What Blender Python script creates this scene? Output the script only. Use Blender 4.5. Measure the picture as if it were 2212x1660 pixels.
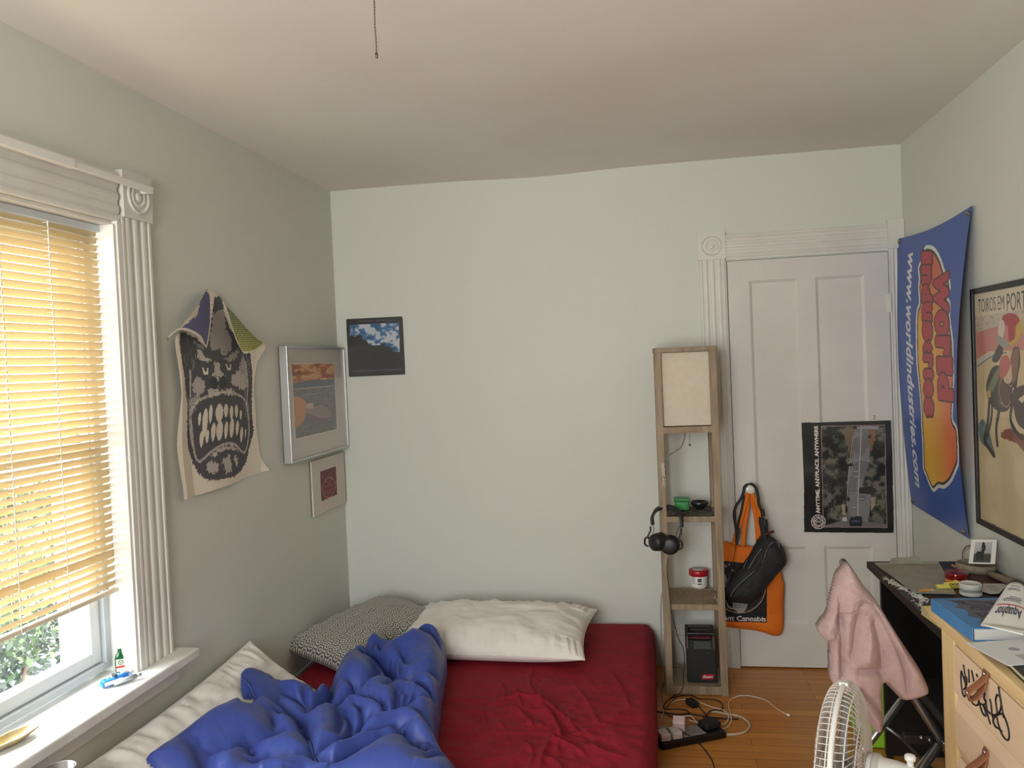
import bpy, math, random
import numpy as np
from mathutils import Vector, Matrix, Euler

for o in list(bpy.data.objects):
    bpy.data.objects.remove(o, do_unlink=True)
scene = bpy.context.scene
COL = scene.collection
PI = math.pi

# ------------------------------------------------------------------ camera
CAM = np.array([1.6539, -4.1250, 1.5739])
YAW, PITCH, ROLL, FPX = 0.1703, -0.0264, -0.0430, 1739.7
IW, IH = 2212, 1660
_f = np.array([-math.sin(YAW)*math.cos(PITCH), math.cos(YAW)*math.cos(PITCH), math.sin(PITCH)])
_r = np.array([math.cos(YAW), math.sin(YAW), 0.0])
_u = np.cross(_r, _f)
CR = math.cos(ROLL)*_r + math.sin(ROLL)*_u
CU = -math.sin(ROLL)*_r + math.cos(ROLL)*_u
camd = bpy.data.cameras.new('camera')
cam = bpy.data.objects.new('camera', camd); COL.objects.link(cam)
cam.matrix_world = Matrix(((CR[0], CU[0], -_f[0], CAM[0]), (CR[1], CU[1], -_f[1], CAM[1]),
                           (CR[2], CU[2], -_f[2], CAM[2]), (0, 0, 0, 1)))
camd.sensor_fit = 'HORIZONTAL'; camd.sensor_width = 36.0; camd.lens = FPX/IW*36.0
camd.clip_start = 0.05; camd.clip_end = 200
scene.camera = cam

# ------------------------------------------------------------------ daylight
world = bpy.data.worlds.new('overcast'); scene.world = world
world.use_nodes = True
wn = world.node_tree; wn.nodes.clear()
wo = wn.nodes.new('ShaderNodeOutputWorld'); wb = wn.nodes.new('ShaderNodeBackground')
wt = wn.nodes.new('ShaderNodeTexCoord'); ws = wn.nodes.new('ShaderNodeSeparateXYZ'); wr = wn.nodes.new('ShaderNodeValToRGB')
wn.links.new(wt.outputs['Generated'], ws.inputs[0]); wn.links.new(ws.outputs['Z'], wr.inputs[0])
wn.links.new(wr.outputs[0], wb.inputs[0]); wn.links.new(wb.outputs[0], wo.inputs[0])
wr.color_ramp.elements[0].position = 0.0; wr.color_ramp.elements[0].color = (0.92, 0.93, 0.90, 1)
wr.color_ramp.elements[1].position = 0.6; wr.color_ramp.elements[1].color = (0.93, 0.97, 1.0, 1)
WORLD_STRENGTH = 16.0
wb.inputs[1].default_value = WORLD_STRENGTH
scene.view_settings.view_transform = 'Standard'
scene.view_settings.look = 'None'
scene.view_settings.exposure = 0.30
scene.view_settings.gamma = 1.0
scene.view_settings.use_curve_mapping = False
scene.cycles.max_bounces = 10
scene.cycles.diffuse_bounces = 6
scene.cycles.transparent_max_bounces = 16
scene.cycles.caustics_reflective = False
scene.cycles.caustics_refractive = False
scene.cycles.sample_clamp_indirect = 6.0
scene.cycles.use_denoising = True

def portal(loc, sx, sy, rot):
    l = bpy.data.lights.new('window_portal', 'AREA'); l.shape = 'RECTANGLE'; l.size = sx; l.size_y = sy
    l.cycles.is_portal = True
    o = bpy.data.objects.new('window_portal', l); COL.objects.link(o); o.location = loc; o.rotation_euler = rot
# room: x 0..RW, y -RL..0 (door wall at y=0), z 0..RH
RW, RL, RH = 2.868, 4.95, 2.534
W1 = (-2.66, -1.815, 0.61, 2.075)      # window_1 opening y0,y1,z0,z1 in the left wall
W3 = (0.12, 1.42, 0.70, 2.40)           # window_3 x0,x1,z0,z1 in the wall behind the camera
portal((-0.2, (W1[0]+W1[1])/2, (W1[2]+W1[3])/2), 1.42, 0.85, (0, -PI/2, 0))
portal(((W3[0]+W3[1])/2, -RL-0.2, (W3[2]+W3[3])/2), 1.6, 1.45, (PI/2, 0, 0))

# ------------------------------------------------------------------ helpers
def at(px, py, x=None, y=None, z=None):
    """point of the place seen at a pixel, on the plane x=, y= or z="""
    d = _f + (px-IW/2)/FPX*CR - (py-IH/2)/FPX*CU
    t = (x-CAM[0])/d[0] if x is not None else (y-CAM[1])/d[1] if y is not None else (z-CAM[2])/d[2]
    return CAM + t*d

def s2l(c):
    c = np.asarray(c, float)/255.0
    return np.where(c <= 0.04045, c/12.92, ((c+0.055)/1.055)**2.4)

def new_mat(name):
    m = bpy.data.materials.new(name); m.use_nodes = True
    nt = m.node_tree; b = nt.nodes['Principled BSDF']
    return m, nt, b

MATS = {}
def mat(name, rgb=(200, 200, 200), rough=0.6, metal=0.0, var=None, bump=None, coat=0.0, sheen=0.0,
        transl=None, spec=0.5, stretch=None, ior=None, trans=0.0):
    """var=(scale, rgb2, detail) mixes a second colour by noise; bump=(scale, strength, distance)"""
    if name in MATS: return MATS[name]
    m, nt, b = new_mat(name)
    c = tuple(s2l(rgb))+(1,)
    b.inputs['Base Color'].default_value = c
    b.inputs['Roughness'].default_value = rough; b.inputs['Metallic'].default_value = metal
    b.inputs['Coat Weight'].default_value = coat; b.inputs['Sheen Weight'].default_value = sheen
    b.inputs['Specular IOR Level'].default_value = spec
    b.inputs['Transmission Weight'].default_value = trans
    if ior: b.inputs['IOR'].default_value = ior
    tc = nt.nodes.new('ShaderNodeTexCoord'); mp = nt.nodes.new('ShaderNodeMapping')
    nt.links.new(tc.outputs['Object'], mp.inputs[0])
    if stretch: mp.inputs['Scale'].default_value = stretch
    if var:
        n = nt.nodes.new('ShaderNodeTexNoise'); n.inputs['Scale'].default_value = var[0]
        n.inputs['Detail'].default_value = var[2] if len(var) > 2 else 4
        nt.links.new(mp.outputs[0], n.inputs[0])
        rp = nt.nodes.new('ShaderNodeValToRGB')
        rp.color_ramp.elements[0].position = 0.3; rp.color_ramp.elements[0].color = c
        rp.color_ramp.elements[1].position = 0.7; rp.color_ramp.elements[1].color = tuple(s2l(var[1]))+(1,)
        nt.links.new(n.outputs['Fac'], rp.inputs[0]); nt.links.new(rp.outputs[0], b.inputs['Base Color'])
    if bump:
        n2 = nt.nodes.new('ShaderNodeTexNoise'); n2.inputs['Scale'].default_value = bump[0]; n2.inputs['Detail'].default_value = 5
        nt.links.new(mp.outputs[0], n2.inputs[0])
        bm = nt.nodes.new('ShaderNodeBump'); bm.inputs['Strength'].default_value = bump[1]
        bm.inputs['Distance'].default_value = bump[2] if len(bump) > 2 else 0.002
        nt.links.new(n2.outputs['Fac'], bm.inputs['Height']); nt.links.new(bm.outputs[0], b.inputs['Normal'])
    if transl:
        tr = nt.nodes.new('ShaderNodeBsdfTranslucent'); tr.inputs[0].default_value = tuple(s2l(transl[0]))+(1,)
        mx = nt.nodes.new('ShaderNodeMixShader'); mx.inputs[0].default_value = transl[1]
        nt.links.new(b.outputs[0], mx.inputs[1]); nt.links.new(tr.outputs[0], mx.inputs[2])
        nt.links.new(mx.outputs[0], nt.nodes['Material Output'].inputs[0])
    MATS[name] = m
    return m

def wood(name, c1, c2, scale=(1, 1, 1), ring=14.0, rough=0.55, bump=0.15):
    """grain runs along the axis whose scale is smallest"""
    m, nt, b = new_mat(name)
    tc = nt.nodes.new('ShaderNodeTexCoord'); mp = nt.nodes.new('ShaderNodeMapping'); mp.inputs['Scale'].default_value = scale
    nt.links.new(tc.outputs['Object'], mp.inputs[0])
    n = nt.nodes.new('ShaderNodeTexNoise'); n.inputs['Scale'].default_value = ring; n.inputs['Detail'].default_value = 6
    n.inputs['Distortion'].default_value = 0.6
    nt.links.new(mp.outputs[0], n.inputs[0])
    rp = nt.nodes.new('ShaderNodeValToRGB')
    rp.color_ramp.elements[0].position = 0.32; rp.color_ramp.elements[0].color = tuple(s2l(c1))+(1,)
    rp.color_ramp.elements[1].position = 0.68; rp.color_ramp.elements[1].color = tuple(s2l(c2))+(1,)
    nt.links.new(n.outputs['Fac'], rp.inputs[0]); nt.links.new(rp.outputs[0], b.inputs['Base Color'])
    bm = nt.nodes.new('ShaderNodeBump'); bm.inputs['Strength'].default_value = bump; bm.inputs['Distance'].default_value = 0.001
    nt.links.new(n.outputs['Fac'], bm.inputs['Height']); nt.links.new(bm.outputs[0], b.inputs['Normal'])
    b.inputs['Roughness'].default_value = rough
    return m

def colmat(name, rough=0.5, coat=0.0, bump=None, spec=0.5, sheen=0.0):
    """surface whose colours are the painted colour attribute"""
    m, nt, b = new_mat(name)
    a = nt.nodes.new('ShaderNodeAttribute'); a.attribute_name = 'Col'
    nt.links.new(a.outputs['Color'], b.inputs['Base Color'])
    b.inputs['Roughness'].default_value = rough; b.inputs['Coat Weight'].default_value = coat
    b.inputs['Specular IOR Level'].default_value = spec; b.inputs['Sheen Weight'].default_value = sheen
    if bump:
        tc = nt.nodes.new('ShaderNodeTexCoord')
        n2 = nt.nodes.new('ShaderNodeTexNoise'); n2.inputs['Scale'].default_value = bump[0]
        nt.links.new(tc.outputs['Object'], n2.inputs[0])
        bm = nt.nodes.new('ShaderNodeBump'); bm.inputs['Strength'].default_value = bump[1]; bm.inputs['Distance'].default_value = bump[2]
        nt.links.new(n2.outputs['Fac'], bm.inputs['Height']); nt.links.new(bm.outputs[0], b.inputs['Normal'])
    return m

def worldloc(o):
    v = np.zeros(3)
    while o is not None:
        v += np.array(o.location); o = o.parent
    return v

def thing(name, label, cat, loc, group=None):
    o = bpy.data.objects.new(name, None); COL.objects.link(o)
    o.empty_display_size = 0.05
    o.location = tuple(float(c) for c in loc); o['label'] = label; o['category'] = cat
    if group: o['group'] = group
    return o

def tag(o, label, cat, group=None, kind=None):
    o['label'] = label; o['category'] = cat
    if group: o['group'] = group
    if kind: o['kind'] = kind
    return o

def link_mesh(name, verts, faces, m, parent=None, smooth=False, col=None, uv=None):
    verts = np.asarray(verts, float).reshape(-1, 3)
    if parent is not None: L = worldloc(parent); loc = (0, 0, 0)
    else:
        lo, hi = verts.min(0), verts.max(0); L = np.array([(lo[0]+hi[0])/2, (lo[1]+hi[1])/2, lo[2]]); loc = tuple(L)
    me = bpy.data.meshes.new(name)
    me.from_pydata((verts-L).tolist(), [], faces if isinstance(faces, list) else faces.tolist())
    if col is not None:
        ca = me.color_attributes.new('Col', 'FLOAT_COLOR', 'POINT')
        c4 = np.ones((len(verts), 4)); c4[:, :3] = col
        ca.data.foreach_set('color', c4.astype(np.float32).ravel())
    if uv is not None:
        ul = me.uv_layers.new(name='UV')
        li = np.zeros(len(me.loops), np.int32); me.loops.foreach_get('vertex_index', li)
        ul.data.foreach_set('uv', np.asarray(uv, np.float32)[li].ravel())
    if smooth: me.polygons.foreach_set('use_smooth', [True]*len(me.polygons))
    me.materials.append(m); me.update()
    o = bpy.data.objects.new(name, me); COL.objects.link(o)
    o.location = loc
    if parent is not None: o.parent = parent
    return o

class MB:
    def __init__(s): s.v = []; s.f = []
    def add(s, vs, fs, M=None):
        k = len(s.v)
        for p in vs:
            if M is not None: p = M @ Vector(tuple(float(c) for c in p))
            s.v.append((float(p[0]), float(p[1]), float(p[2])))
        s.f += [tuple(i+k for i in f) for f in fs]
        return s
    def box(s, x0, x1, y0, y1, z0, z1, M=None):
        vs = [(x0, y0, z0), (x1, y0, z0), (x1, y1, z0), (x0, y1, z0), (x0, y0, z1), (x1, y0, z1), (x1, y1, z1), (x0, y1, z1)]
        return s.add(vs, [(0, 3, 2, 1), (4, 5, 6, 7), (0, 1, 5, 4), (1, 2, 6, 5), (2, 3, 7, 6), (3, 0, 4, 7)], M)
    def tube(s, pts, r, n=8, closed=False, M=None, flat=None):
        P = [Vector(tuple(float(c) for c in p)) for p in pts]
        N = len(P); rs = r if hasattr(r, '__len__') else [r]*N
        T = []
        for i in range(N):
            a = P[(i-1) % N] if (closed or i > 0) else P[i]; b = P[(i+1) % N] if (closed or i < N-1) else P[i]
            t = b-a
            T.append(t.normalized() if t.length > 1e-9 else Vector((0, 0, 1)))
        ref = Vector((0, 0, 1)) if abs(T[0].z) < 0.9 else Vector((1, 0, 0))
        nrm = (ref - T[0]*ref.dot(T[0])).normalized()
        vs = []
        for i in range(N):
            nrm = nrm - T[i]*nrm.dot(T[i])
            nrm = nrm.normalized() if nrm.length > 1e-6 else Vector((1, 0, 0))
            b = T[i].cross(nrm)
            for j in range(n):
                a = 2*PI*j/n
                ca, sa = math.cos(a)*rs[i], math.sin(a)*rs[i]*(flat if flat else 1)
                vs.append(P[i]+nrm*ca+b*sa)
        fs = []
        for i in range(N if closed else N-1):
            for j in range(n):
                a = i*n+j; b2 = i*n+(j+1) % n; c = ((i+1) % N)*n+(j+1) % n; d = ((i+1) % N)*n+j
                fs.append((a, b2, c, d))
        if not closed:
            fs.append(tuple(range(n-1, -1, -1))); fs.append(tuple((N-1)*n+j for j in range(n)))
        return s.add(vs, fs, M)
    def lathe(s, prof, n=32, M=None):
        """prof = [(r, z)...] about local z"""
        vs = []; fs = []; rings = []
        for r, z in prof:
            if r < 1e-6: rings.append([len(vs)]); vs.append((0, 0, z))
            else:
                rings.append(list(range(len(vs), len(vs)+n)))
                vs += [(r*math.cos(2*PI*j/n), r*math.sin(2*PI*j/n), z) for j in range(n)]
        for a, b in zip(rings[:-1], rings[1:]):
            for j in range(n):
                q = (a[j % len(a)], a[(j+1) % len(a)], b[(j+1) % len(b)], b[j % len(b)])
                q2 = []
                for i in q:
                    if i not in q2: q2.append(i)
                if len(q2) > 2: fs.append(tuple(q2))
        return s.add(vs, fs, M)
    def prism(s, poly, h0, h1, M=None):
        """poly in local xy, extruded along local z"""
        n = len(poly)
        vs = [(p[0], p[1], h0) for p in poly]+[(p[0], p[1], h1) for p in poly]
        fs = [tuple(range(n-1, -1, -1)), tuple(range(n, 2*n))]+[(i, (i+1) % n, n+(i+1) % n, n+i) for i in range(n)]
        return s.add(vs, fs, M)
    def ball(s, c, r, n=12, sc=(1, 1, 1), M=None):
        prof = [(r*math.sin(PI*i/n), -r*math.cos(PI*i/n)) for i in range(n+1)]
        prof[0] = (0, -r); prof[-1] = (0, r)
        T = Matrix.Translation(Vector(tuple(float(q) for q in c))) @ Matrix.Diagonal(Vector(sc+(1,)))
        return s.lathe(prof, 2*n, (M @ T) if M is not None else T)
    def build(s, name, m, parent=None, smooth=False, bevel=0.0, seg=2):
        o = link_mesh(name, s.v, s.f, m, parent, smooth)
        if bevel:
            b = o.modifiers.new('bevel', 'BEVEL'); b.width = bevel; b.segments = seg; b.limit_method = 'ANGLE'; b.angle_limit = math.radians(40)
            if smooth is False:
                pass
        return o

def frame_m(origin, ax, ay, az=None):
    """matrix with local x, y, z along the given vectors"""
    ax = Vector(tuple(float(c) for c in ax)).normalized(); ay = Vector(tuple(float(c) for c in ay))
    ay = (ay-ax*ay.dot(ax)).normalized(); az = ax.cross(ay)
    o = origin
    return Matrix(((ax.x, ay.x, az.x, float(o[0])), (ax.y, ay.y, az.y, float(o[1])), (ax.z, ay.z, az.z, float(o[2])), (0, 0, 0, 1)))

def catmull(pts, k=8, closed=False):
    P = [np.array(p, float) for p in pts]; n = len(P); out = []
    rng = range(n) if closed else range(n-1)
    for i in rng:
        p0 = P[(i-1) % n] if (closed or i > 0) else 2*P[0]-P[1]
        p1 = P[i]; p2 = P[(i+1) % n]; p3 = P[(i+2) % n] if (closed or i < n-2) else 2*P[-1]-P[-2]
        for j in range(k):
            t = j/k
            out.append(0.5*((2*p1)+(-p0+p2)*t+(2*p0-5*p1+4*p2-p3)*t*t+(-p0+3*p1-3*p2+p3)*t**3))
    if not closed: out.append(P[-1])
    return out

_PERM = {}
def vnoise(x, y, seed=0):
    if seed not in _PERM: _PERM[seed] = np.random.RandomState(seed).rand(256, 256)
    R = _PERM[seed]
    xi = np.floor(x).astype(int); yi = np.floor(y).astype(int); fx = x-xi; fy = y-yi
    fx = fx*fx*(3-2*fx); fy = fy*fy*(3-2*fy)
    a = R[xi % 256, yi % 256]; b = R[(xi+1) % 256, yi % 256]; c = R[xi % 256, (yi+1) % 256]; d = R[(xi+1) % 256, (yi+1) % 256]
    return (a*(1-fx)+b*fx)*(1-fy)+(c*(1-fx)+d*fx)*fy
def fbm(x, y, seed=0, octv=4):
    v = 0; a = 0.5; t = 0
    for i in range(octv):
        v = v+a*vnoise(x*2**i, y*2**i, seed+i); t += a; a *= 0.5
    return v/t
def ridged(x, y, seed=0, octv=3):
    v = 0; a = 0.5; t = 0
    for i in range(octv):
        v = v+a*(1-abs(2*vnoise(x*2**i, y*2**i, seed+i)-1)); t += a; a *= 0.5
    return v/t

def in_poly(X, Y, poly):
    ins = np.zeros(X.shape, bool); n = len(poly)
    for i in range(n):
        x1, y1 = poly[i][0], poly[i][1]; x2, y2 = poly[(i+1) % n][0], poly[(i+1) % n][1]
        if y1 == y2: continue
        c = ((y1 > Y) != (y2 > Y)) & (X < (x2-x1)*(Y-y1)/(y2-y1)+x1)
        ins ^= c
    return ins
def seg_dist(X, Y, pts, signed=False):
    D = np.full(X.shape, 1e9); S = np.ones(X.shape)
    for (x1, y1), (x2, y2) in zip([p[:2] for p in pts[:-1]], [p[:2] for p in pts[1:]]):
        dx, dy = x2-x1, y2-y1; L = dx*dx+dy*dy+1e-12
        t = np.clip(((X-x1)*dx+(Y-y1)*dy)/L, 0, 1)
        d = np.hypot(X-x1-t*dx, Y-y1-t*dy)
        m = d < D; D[m] = d[m]
        if signed: S[m] = np.sign(dx*(Y-y1)-dy*(X-x1))[m]
    return (D, S) if signed else D

def text_tris(s, bold=0.0, shear=0.0, spacing=1.0):
    c = bpy.data.curves.new('t', 'FONT'); c.body = s; c.size = 1.0; c.offset = bold; c.shear = shear; c.space_character = spacing
    c.resolution_u = 3
    o = bpy.data.objects.new('t', c)
    me = o.to_mesh(); me.calc_loop_triangles()
    v = np.array([p.co[:2] for p in me.vertices]) if len(me.vertices) else np.zeros((0, 2))
    f = [tuple(t.vertices) for t in me.loop_triangles]
    o.to_mesh_clear(); bpy.data.objects.remove(o); bpy.data.curves.remove(c)
    return v, f

class Paint:
    """colour sheet on a plane of the place (axis 'x' at X: coords y,z ; axis 'y' at Y: coords x,z ; 'z': x,y) or on any unit sheet"""
    def __init__(s, axis, val, a0, a1, b0, b1, step, base, proj=None):
        s.axis, s.val, s.proj = axis, val, proj
        na = max(2, int(round(abs(a1-a0)/step))+1); nb = max(2, int(round(abs(b1-b0)/step))+1)
        s.A, s.B = np.meshgrid(np.linspace(a0, a1, na), np.linspace(b0, b1, nb))
        s.C = np.zeros(s.A.shape+(3,)); s.C[:] = base
        s.crop = (0, 0, 1); s.keep = None
    def P(s, pts):
        out = []
        for p in pts:
            px, py = s.crop[0]+p[0]/s.crop[2], s.crop[1]+p[1]/s.crop[2]
            if s.proj: out.append(s.proj(px, py)); continue
            q = at(px, py, **{s.axis: s.val})
            out.append((q[1], q[2]) if s.axis == 'x' else (q[0], q[2]) if s.axis == 'y' else (q[0], q[1]))
        return out
    def fill(s, m, c, a=1.0):
        m = (m.astype(float)*a)[..., None]; s.C = s.C*(1-m)+np.asarray(c, float)*m
    def poly(s, pts, c, a=1.0, smooth=False, jag=0, only=None):
        q = s.P(pts)
        if smooth: q = catmull(q, 6, True)
        A, B = s.A, s.B
        if jag:
            A = A+(vnoise(s.A*180, s.B*180, 3)-.5)*jag; B = B+(vnoise(s.A*180+9, s.B*180+5, 4)-.5)*jag
        m = in_poly(A, B, q)
        if only is not None: m &= only
        s.fill(m, c, a); return m
    def line(s, pts, w, c, a=1.0, smooth=False, only=None):
        q = s.P(pts)
        if smooth: q = catmull(q, 6)
        m = seg_dist(s.A, s.B, q) < w/2
        if only is not None: m &= only
        s.fill(m, c, a); return m
    def mask(s, pts, smooth=False):
        q = s.P(pts)
        if smooth: q = catmull(q, 6, True)
        return in_poly(s.A, s.B, q)
    def text(s, t, p0, p1, ptop, c, bold=0.0, shear=0.0, h=0.72, spacing=1.0, only_mask=False):
        """p0 baseline start, p1 baseline end, ptop point above p0 at cap height"""
        v, f = text_tris(t, bold, shear, spacing)
        if not len(v): return
        P0, P1, PT = [np.array(q[:2]) for q in s.P([p0, p1, ptop])]
        x0, x1 = v[:, 0].min(), v[:, 0].max()
        Q = P0+np.outer((v[:, 0]-x0)/(x1-x0), P1-P0)+np.outer(v[:, 1]/h, PT-P0)
        a0, b0 = s.A[0, 0], s.B[0, 0]; da = s.A[0, 1]-a0; db = s.B[1, 0]-b0
        M = np.zeros(s.A.shape, bool)
        for t3 in f:
            q = Q[list(t3)]
            i = np.sort((q[:, 0]-a0)/da); j = np.sort((q[:, 1]-b0)/db)
            i0, i1 = max(0, int(math.floor(i[0]))), min(s.A.shape[1], int(i[-1])+2); j0, j1 = max(0, int(math.floor(j[0]))), min(s.A.shape[0], int(j[-1])+2)
            if i1 <= i0 or j1 <= j0: continue
            X = s.A[j0:j1, i0:i1]; Y = s.B[j0:j1, i0:i1]
            def e(p, r): return (r[0]-p[0])*(Y-p[1])-(r[1]-p[1])*(X-p[0])
            e0, e1, e2 = e(q[0], q[1]), e(q[1], q[2]), e(q[2], q[0])
            M[j0:j1, i0:i1] |= ((e0 >= 0) & (e1 >= 0) & (e2 >= 0)) | ((e0 <= 0) & (e1 <= 0) & (e2 <= 0))
        if only_mask: return M
        s.fill(M, c)
    def build(s, name, m, parent=None, fn=None, keep=None):
        nb, na = s.A.shape
        off = fn(s.A, s.B) if fn else np.full(s.A.shape, float(s.val) if s.val is not None else 0)
        if isinstance(off, tuple): V = np.stack(off, -1).reshape(-1, 3)
        elif s.axis == 'x': V = np.stack([off, s.A, s.B], -1).reshape(-1, 3)
        elif s.axis == 'y': V = np.stack([s.A, off, s.B], -1).reshape(-1, 3)
        else: V = np.stack([s.A, s.B, off], -1).reshape(-1, 3)
        idx = np.arange(na*nb).reshape(nb, na)
        F = np.stack([idx[:-1, :-1], idx[:-1, 1:], idx[1:, 1:], idx[1:, :-1]], -1).reshape(-1, 4)
        C = s2l(np.clip(s.C, 0, 255)).reshape(-1, 3)
        if keep is not None:
            kf = keep.reshape(-1)[F].all(1); F = F[kf]
            used = np.unique(F); rm = np.full(na*nb, -1); rm[used] = np.arange(len(used)); F = rm[F]; V = V[used]; C = C[used]
        return link_mesh(name, V, F, m, parent, True, C)

def grid_mesh(name, X, Y, Z, m, parent=None, keep=None, uv=False, close=False):
    nb, na = X.shape
    V = np.stack([X, Y, Z], -1).reshape(-1, 3)
    idx = np.arange(na*nb).reshape(nb, na)
    F = np.stack([idx[:-1, :-1], idx[:-1, 1:], idx[1:, 1:], idx[1:, :-1]], -1).reshape(-1, 4)
    UV = None
    if uv:
        a, b = np.meshgrid(np.linspace(0, 1, na), np.linspace(0, 1, nb)); UV = np.stack([a, b], -1).reshape(-1, 2)
    if keep is not None:
        kf = keep.reshape(-1)[F].all(1); F = F[kf]
        used = np.unique(F); rm = np.full(na*nb, -1); rm[used] = np.arange(len(used)); F = rm[F]; V = V[used]
        if UV is not None: UV = UV[used]
    return link_mesh(name, V, F, m, parent, True, uv=UV)
# ================================================================== room shell
wall_m = mat('wall_paint', (204, 207, 199), 0.62, bump=(9, 0.25, 0.004), var=(1.4, (207, 209, 201)))
ceil_m = mat('ceiling_paint', (224, 225, 219), 0.8, bump=(5, 0.2, 0.004), var=(1.1, (220, 215, 208), 3))
trim_m = mat('trim_paint', (214, 214, 209), 0.42, bump=(35, 0.2, 0.0015), var=(6, (206, 205, 199)))
door_m = mat('door_paint', (208, 207, 202), 0.45, bump=(25, 0.2, 0.0015), var=(5, (203, 201, 196)))
def struct(o):
    o['kind'] = 'structure'; return o

T0 = 0.21
# floor: narrow oak strips running across the room
fm, nt, b = new_mat('oak_strip_floor')
tc = nt.nodes.new('ShaderNodeTexCoord')
bk = nt.nodes.new('ShaderNodeTexBrick'); bk.inputs['Scale'].default_value = 1.0
bk.inputs['Brick Width'].default_value = 0.9; bk.inputs['Row Height'].default_value = 0.057
bk.inputs['Mortar Size'].default_value = 0.0012; bk.inputs['Mortar Smooth'].default_value = 0.2
bk.offset = 0.37; bk.offset_frequency = 3
bk.inputs['Color1'].default_value = tuple(s2l((204, 140, 68)))+(1,); bk.inputs['Color2'].default_value = tuple(s2l((184, 120, 54)))+(1,)
bk.inputs['Mortar'].default_value = tuple(s2l((92, 54, 26)))+(1,)
mp = nt.nodes.new('ShaderNodeMapping'); mp.inputs['Scale'].default_value = (1.2, 22, 1)
gn = nt.nodes.new('ShaderNodeTexNoise'); gn.inputs['Scale'].default_value = 5; gn.inputs['Detail'].default_value = 7; gn.inputs['Distortion'].default_value = 0.8
mx = nt.nodes.new('ShaderNodeMix'); mx.data_type = 'RGBA'; mx.blend_type = 'MULTIPLY'; mx.inputs[0].default_value = 0.42
gr = nt.nodes.new('ShaderNodeValToRGB'); gr.color_ramp.elements[0].color = (0.55, 0.48, 0.42, 1); gr.color_ramp.elements[1].color = (1, 1, 1, 1)
gr.color_ramp.elements[0].position = 0.3; gr.color_ramp.elements[1].position = 0.62
nt.links.new(tc.outputs['Object'], bk.inputs[0]); nt.links.new(tc.outputs['Object'], mp.inputs[0]); nt.links.new(mp.outputs[0], gn.inputs[0])
nt.links.new(gn.outputs['Fac'], gr.inputs[0]); nt.links.new(bk.outputs['Color'], mx.inputs[6]); nt.links.new(gr.outputs[0], mx.inputs[7])
nt.links.new(mx.outputs[2], b.inputs['Base Color']); b.inputs['Roughness'].default_value = 0.38
bp = nt.nodes.new('ShaderNodeBump'); bp.inputs['Strength'].default_value = 0.25; bp.inputs['Distance'].default_value = 0.001
nt.links.new(gn.outputs['Fac'], bp.inputs['Height']); nt.links.new(bp.outputs[0], b.inputs['Normal'])
struct(MB().box(0, RW, -RL, T0, -0.12, 0).build('floor', fm))

# ceiling: old plaster, slightly out of level along the door wall
xs, ys = np.meshgrid(np.linspace(0, RW, 90), np.linspace(-RL, 0, 150))
zs = RH+0.016*(fbm(xs*1.3+3, ys*1.3, 11, 3)-0.5)*np.clip(-ys/0.4, 0, 1)*np.clip(xs/0.3, 0, 1)*np.clip((RW-xs)/0.3, 0, 1)
zs -= 0.014*np.exp(-((xs-1.12)/0.33)**2)*np.exp(ys/0.25)
zs -= 0.007*np.exp(-((xs-1.25-ys*0.12)/0.10)**2)*np.clip((-ys-0.2)/0.3, 0, 1)*np.clip((1.9+ys)/0.5, 0, 1)
struct(grid_mesh('ceiling', xs, ys, zs, ceil_m))
struct(MB().box(-0.2, RW+0.2, -RL-0.2, 0.2, RH+0.03, RH+0.1).build('ceiling_slab', ceil_m))

T = 0.16
mb = MB()   # left wall with two openings
def wall_with_holes(mb, a0, a1, holes, put):
    holes = sorted(holes); c = a0
    for h in holes:
        put(c, h[0], 0, RH+0.03); put(h[0], h[1], 0, h[2]); put(h[0], h[1], h[3], RH+0.03); c = h[1]
    put(c, a1, 0, RH+0.03)
wall_with_holes(mb, -RL, 0.0, [W1], lambda a, b_, z0, z1: mb.box(-T, 0, a, b_, z0, z1))
struct(mb.build('wall_left', wall_m))
mb = MB(); wall_with_holes(mb, -T, RW+T, [W3], lambda a, b_, z0, z1: mb.box(a, b_, -RL-T, -RL, z0, z1)); struct(mb.build('wall_front', wall_m))
DX0, DX1, DZ = 2.0467, 2.7955, 2.03
mb = MB(); mb.box(-T, DX0, 0, T, 0, RH+0.03).box(DX0, DX1, 0, T, DZ, RH+0.03).box(DX1, RW+T, 0, T, 0, RH+0.03); struct(mb.build('wall_back', wall_m))
struct(MB().box(RW, RW+T, -RL, 0, 0, RH+0.03).build('wall_right', wall_m))

def profile_strip(mb, prof, width, L, M):
    """prof: [(t, d)] across the width (0..1) and depth; length along local z"""
    poly = [(0, 0)]+[(t*width, d) for t, d in prof]+[(width, 0)]
    mb.prism(poly, 0, L, M)
FL = []
for k in range(5):     # reeded casing: flat edges and rounded reeds
    pass
FL = [(0, .016), (.04, .019), (.10, .019), (.12, .0145), (.15, .0145)]
for c in (.24, .5, .76):
    for q in range(9):
        a = PI*q/8; FL.append((c-.085*math.cos(a), .0148+.0042*math.sin(a)))
    if c < .7: FL += [(c+.105, .0138), (c+.155, .0138)]
FL += [(.85, .0145), (.88, .0145), (.90, .019), (.96, .019), (1, .016)]
def casing(mb, p, across, out, along, width, L):
    """p: back edge start; across the width, out from the wall, along the length"""
    M = frame_m(p, across, out)
    az = Vector(tuple(M.col[2][:3]))
    if az.dot(Vector(along)) < 0:      # mirror the width so the strip runs the wanted way
        p2 = [p[i]+across[i]*width for i in range(3)]
        M = frame_m(p2, [-c for c in across], out)
    profile_strip(mb, FL, width, L, M)
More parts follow.
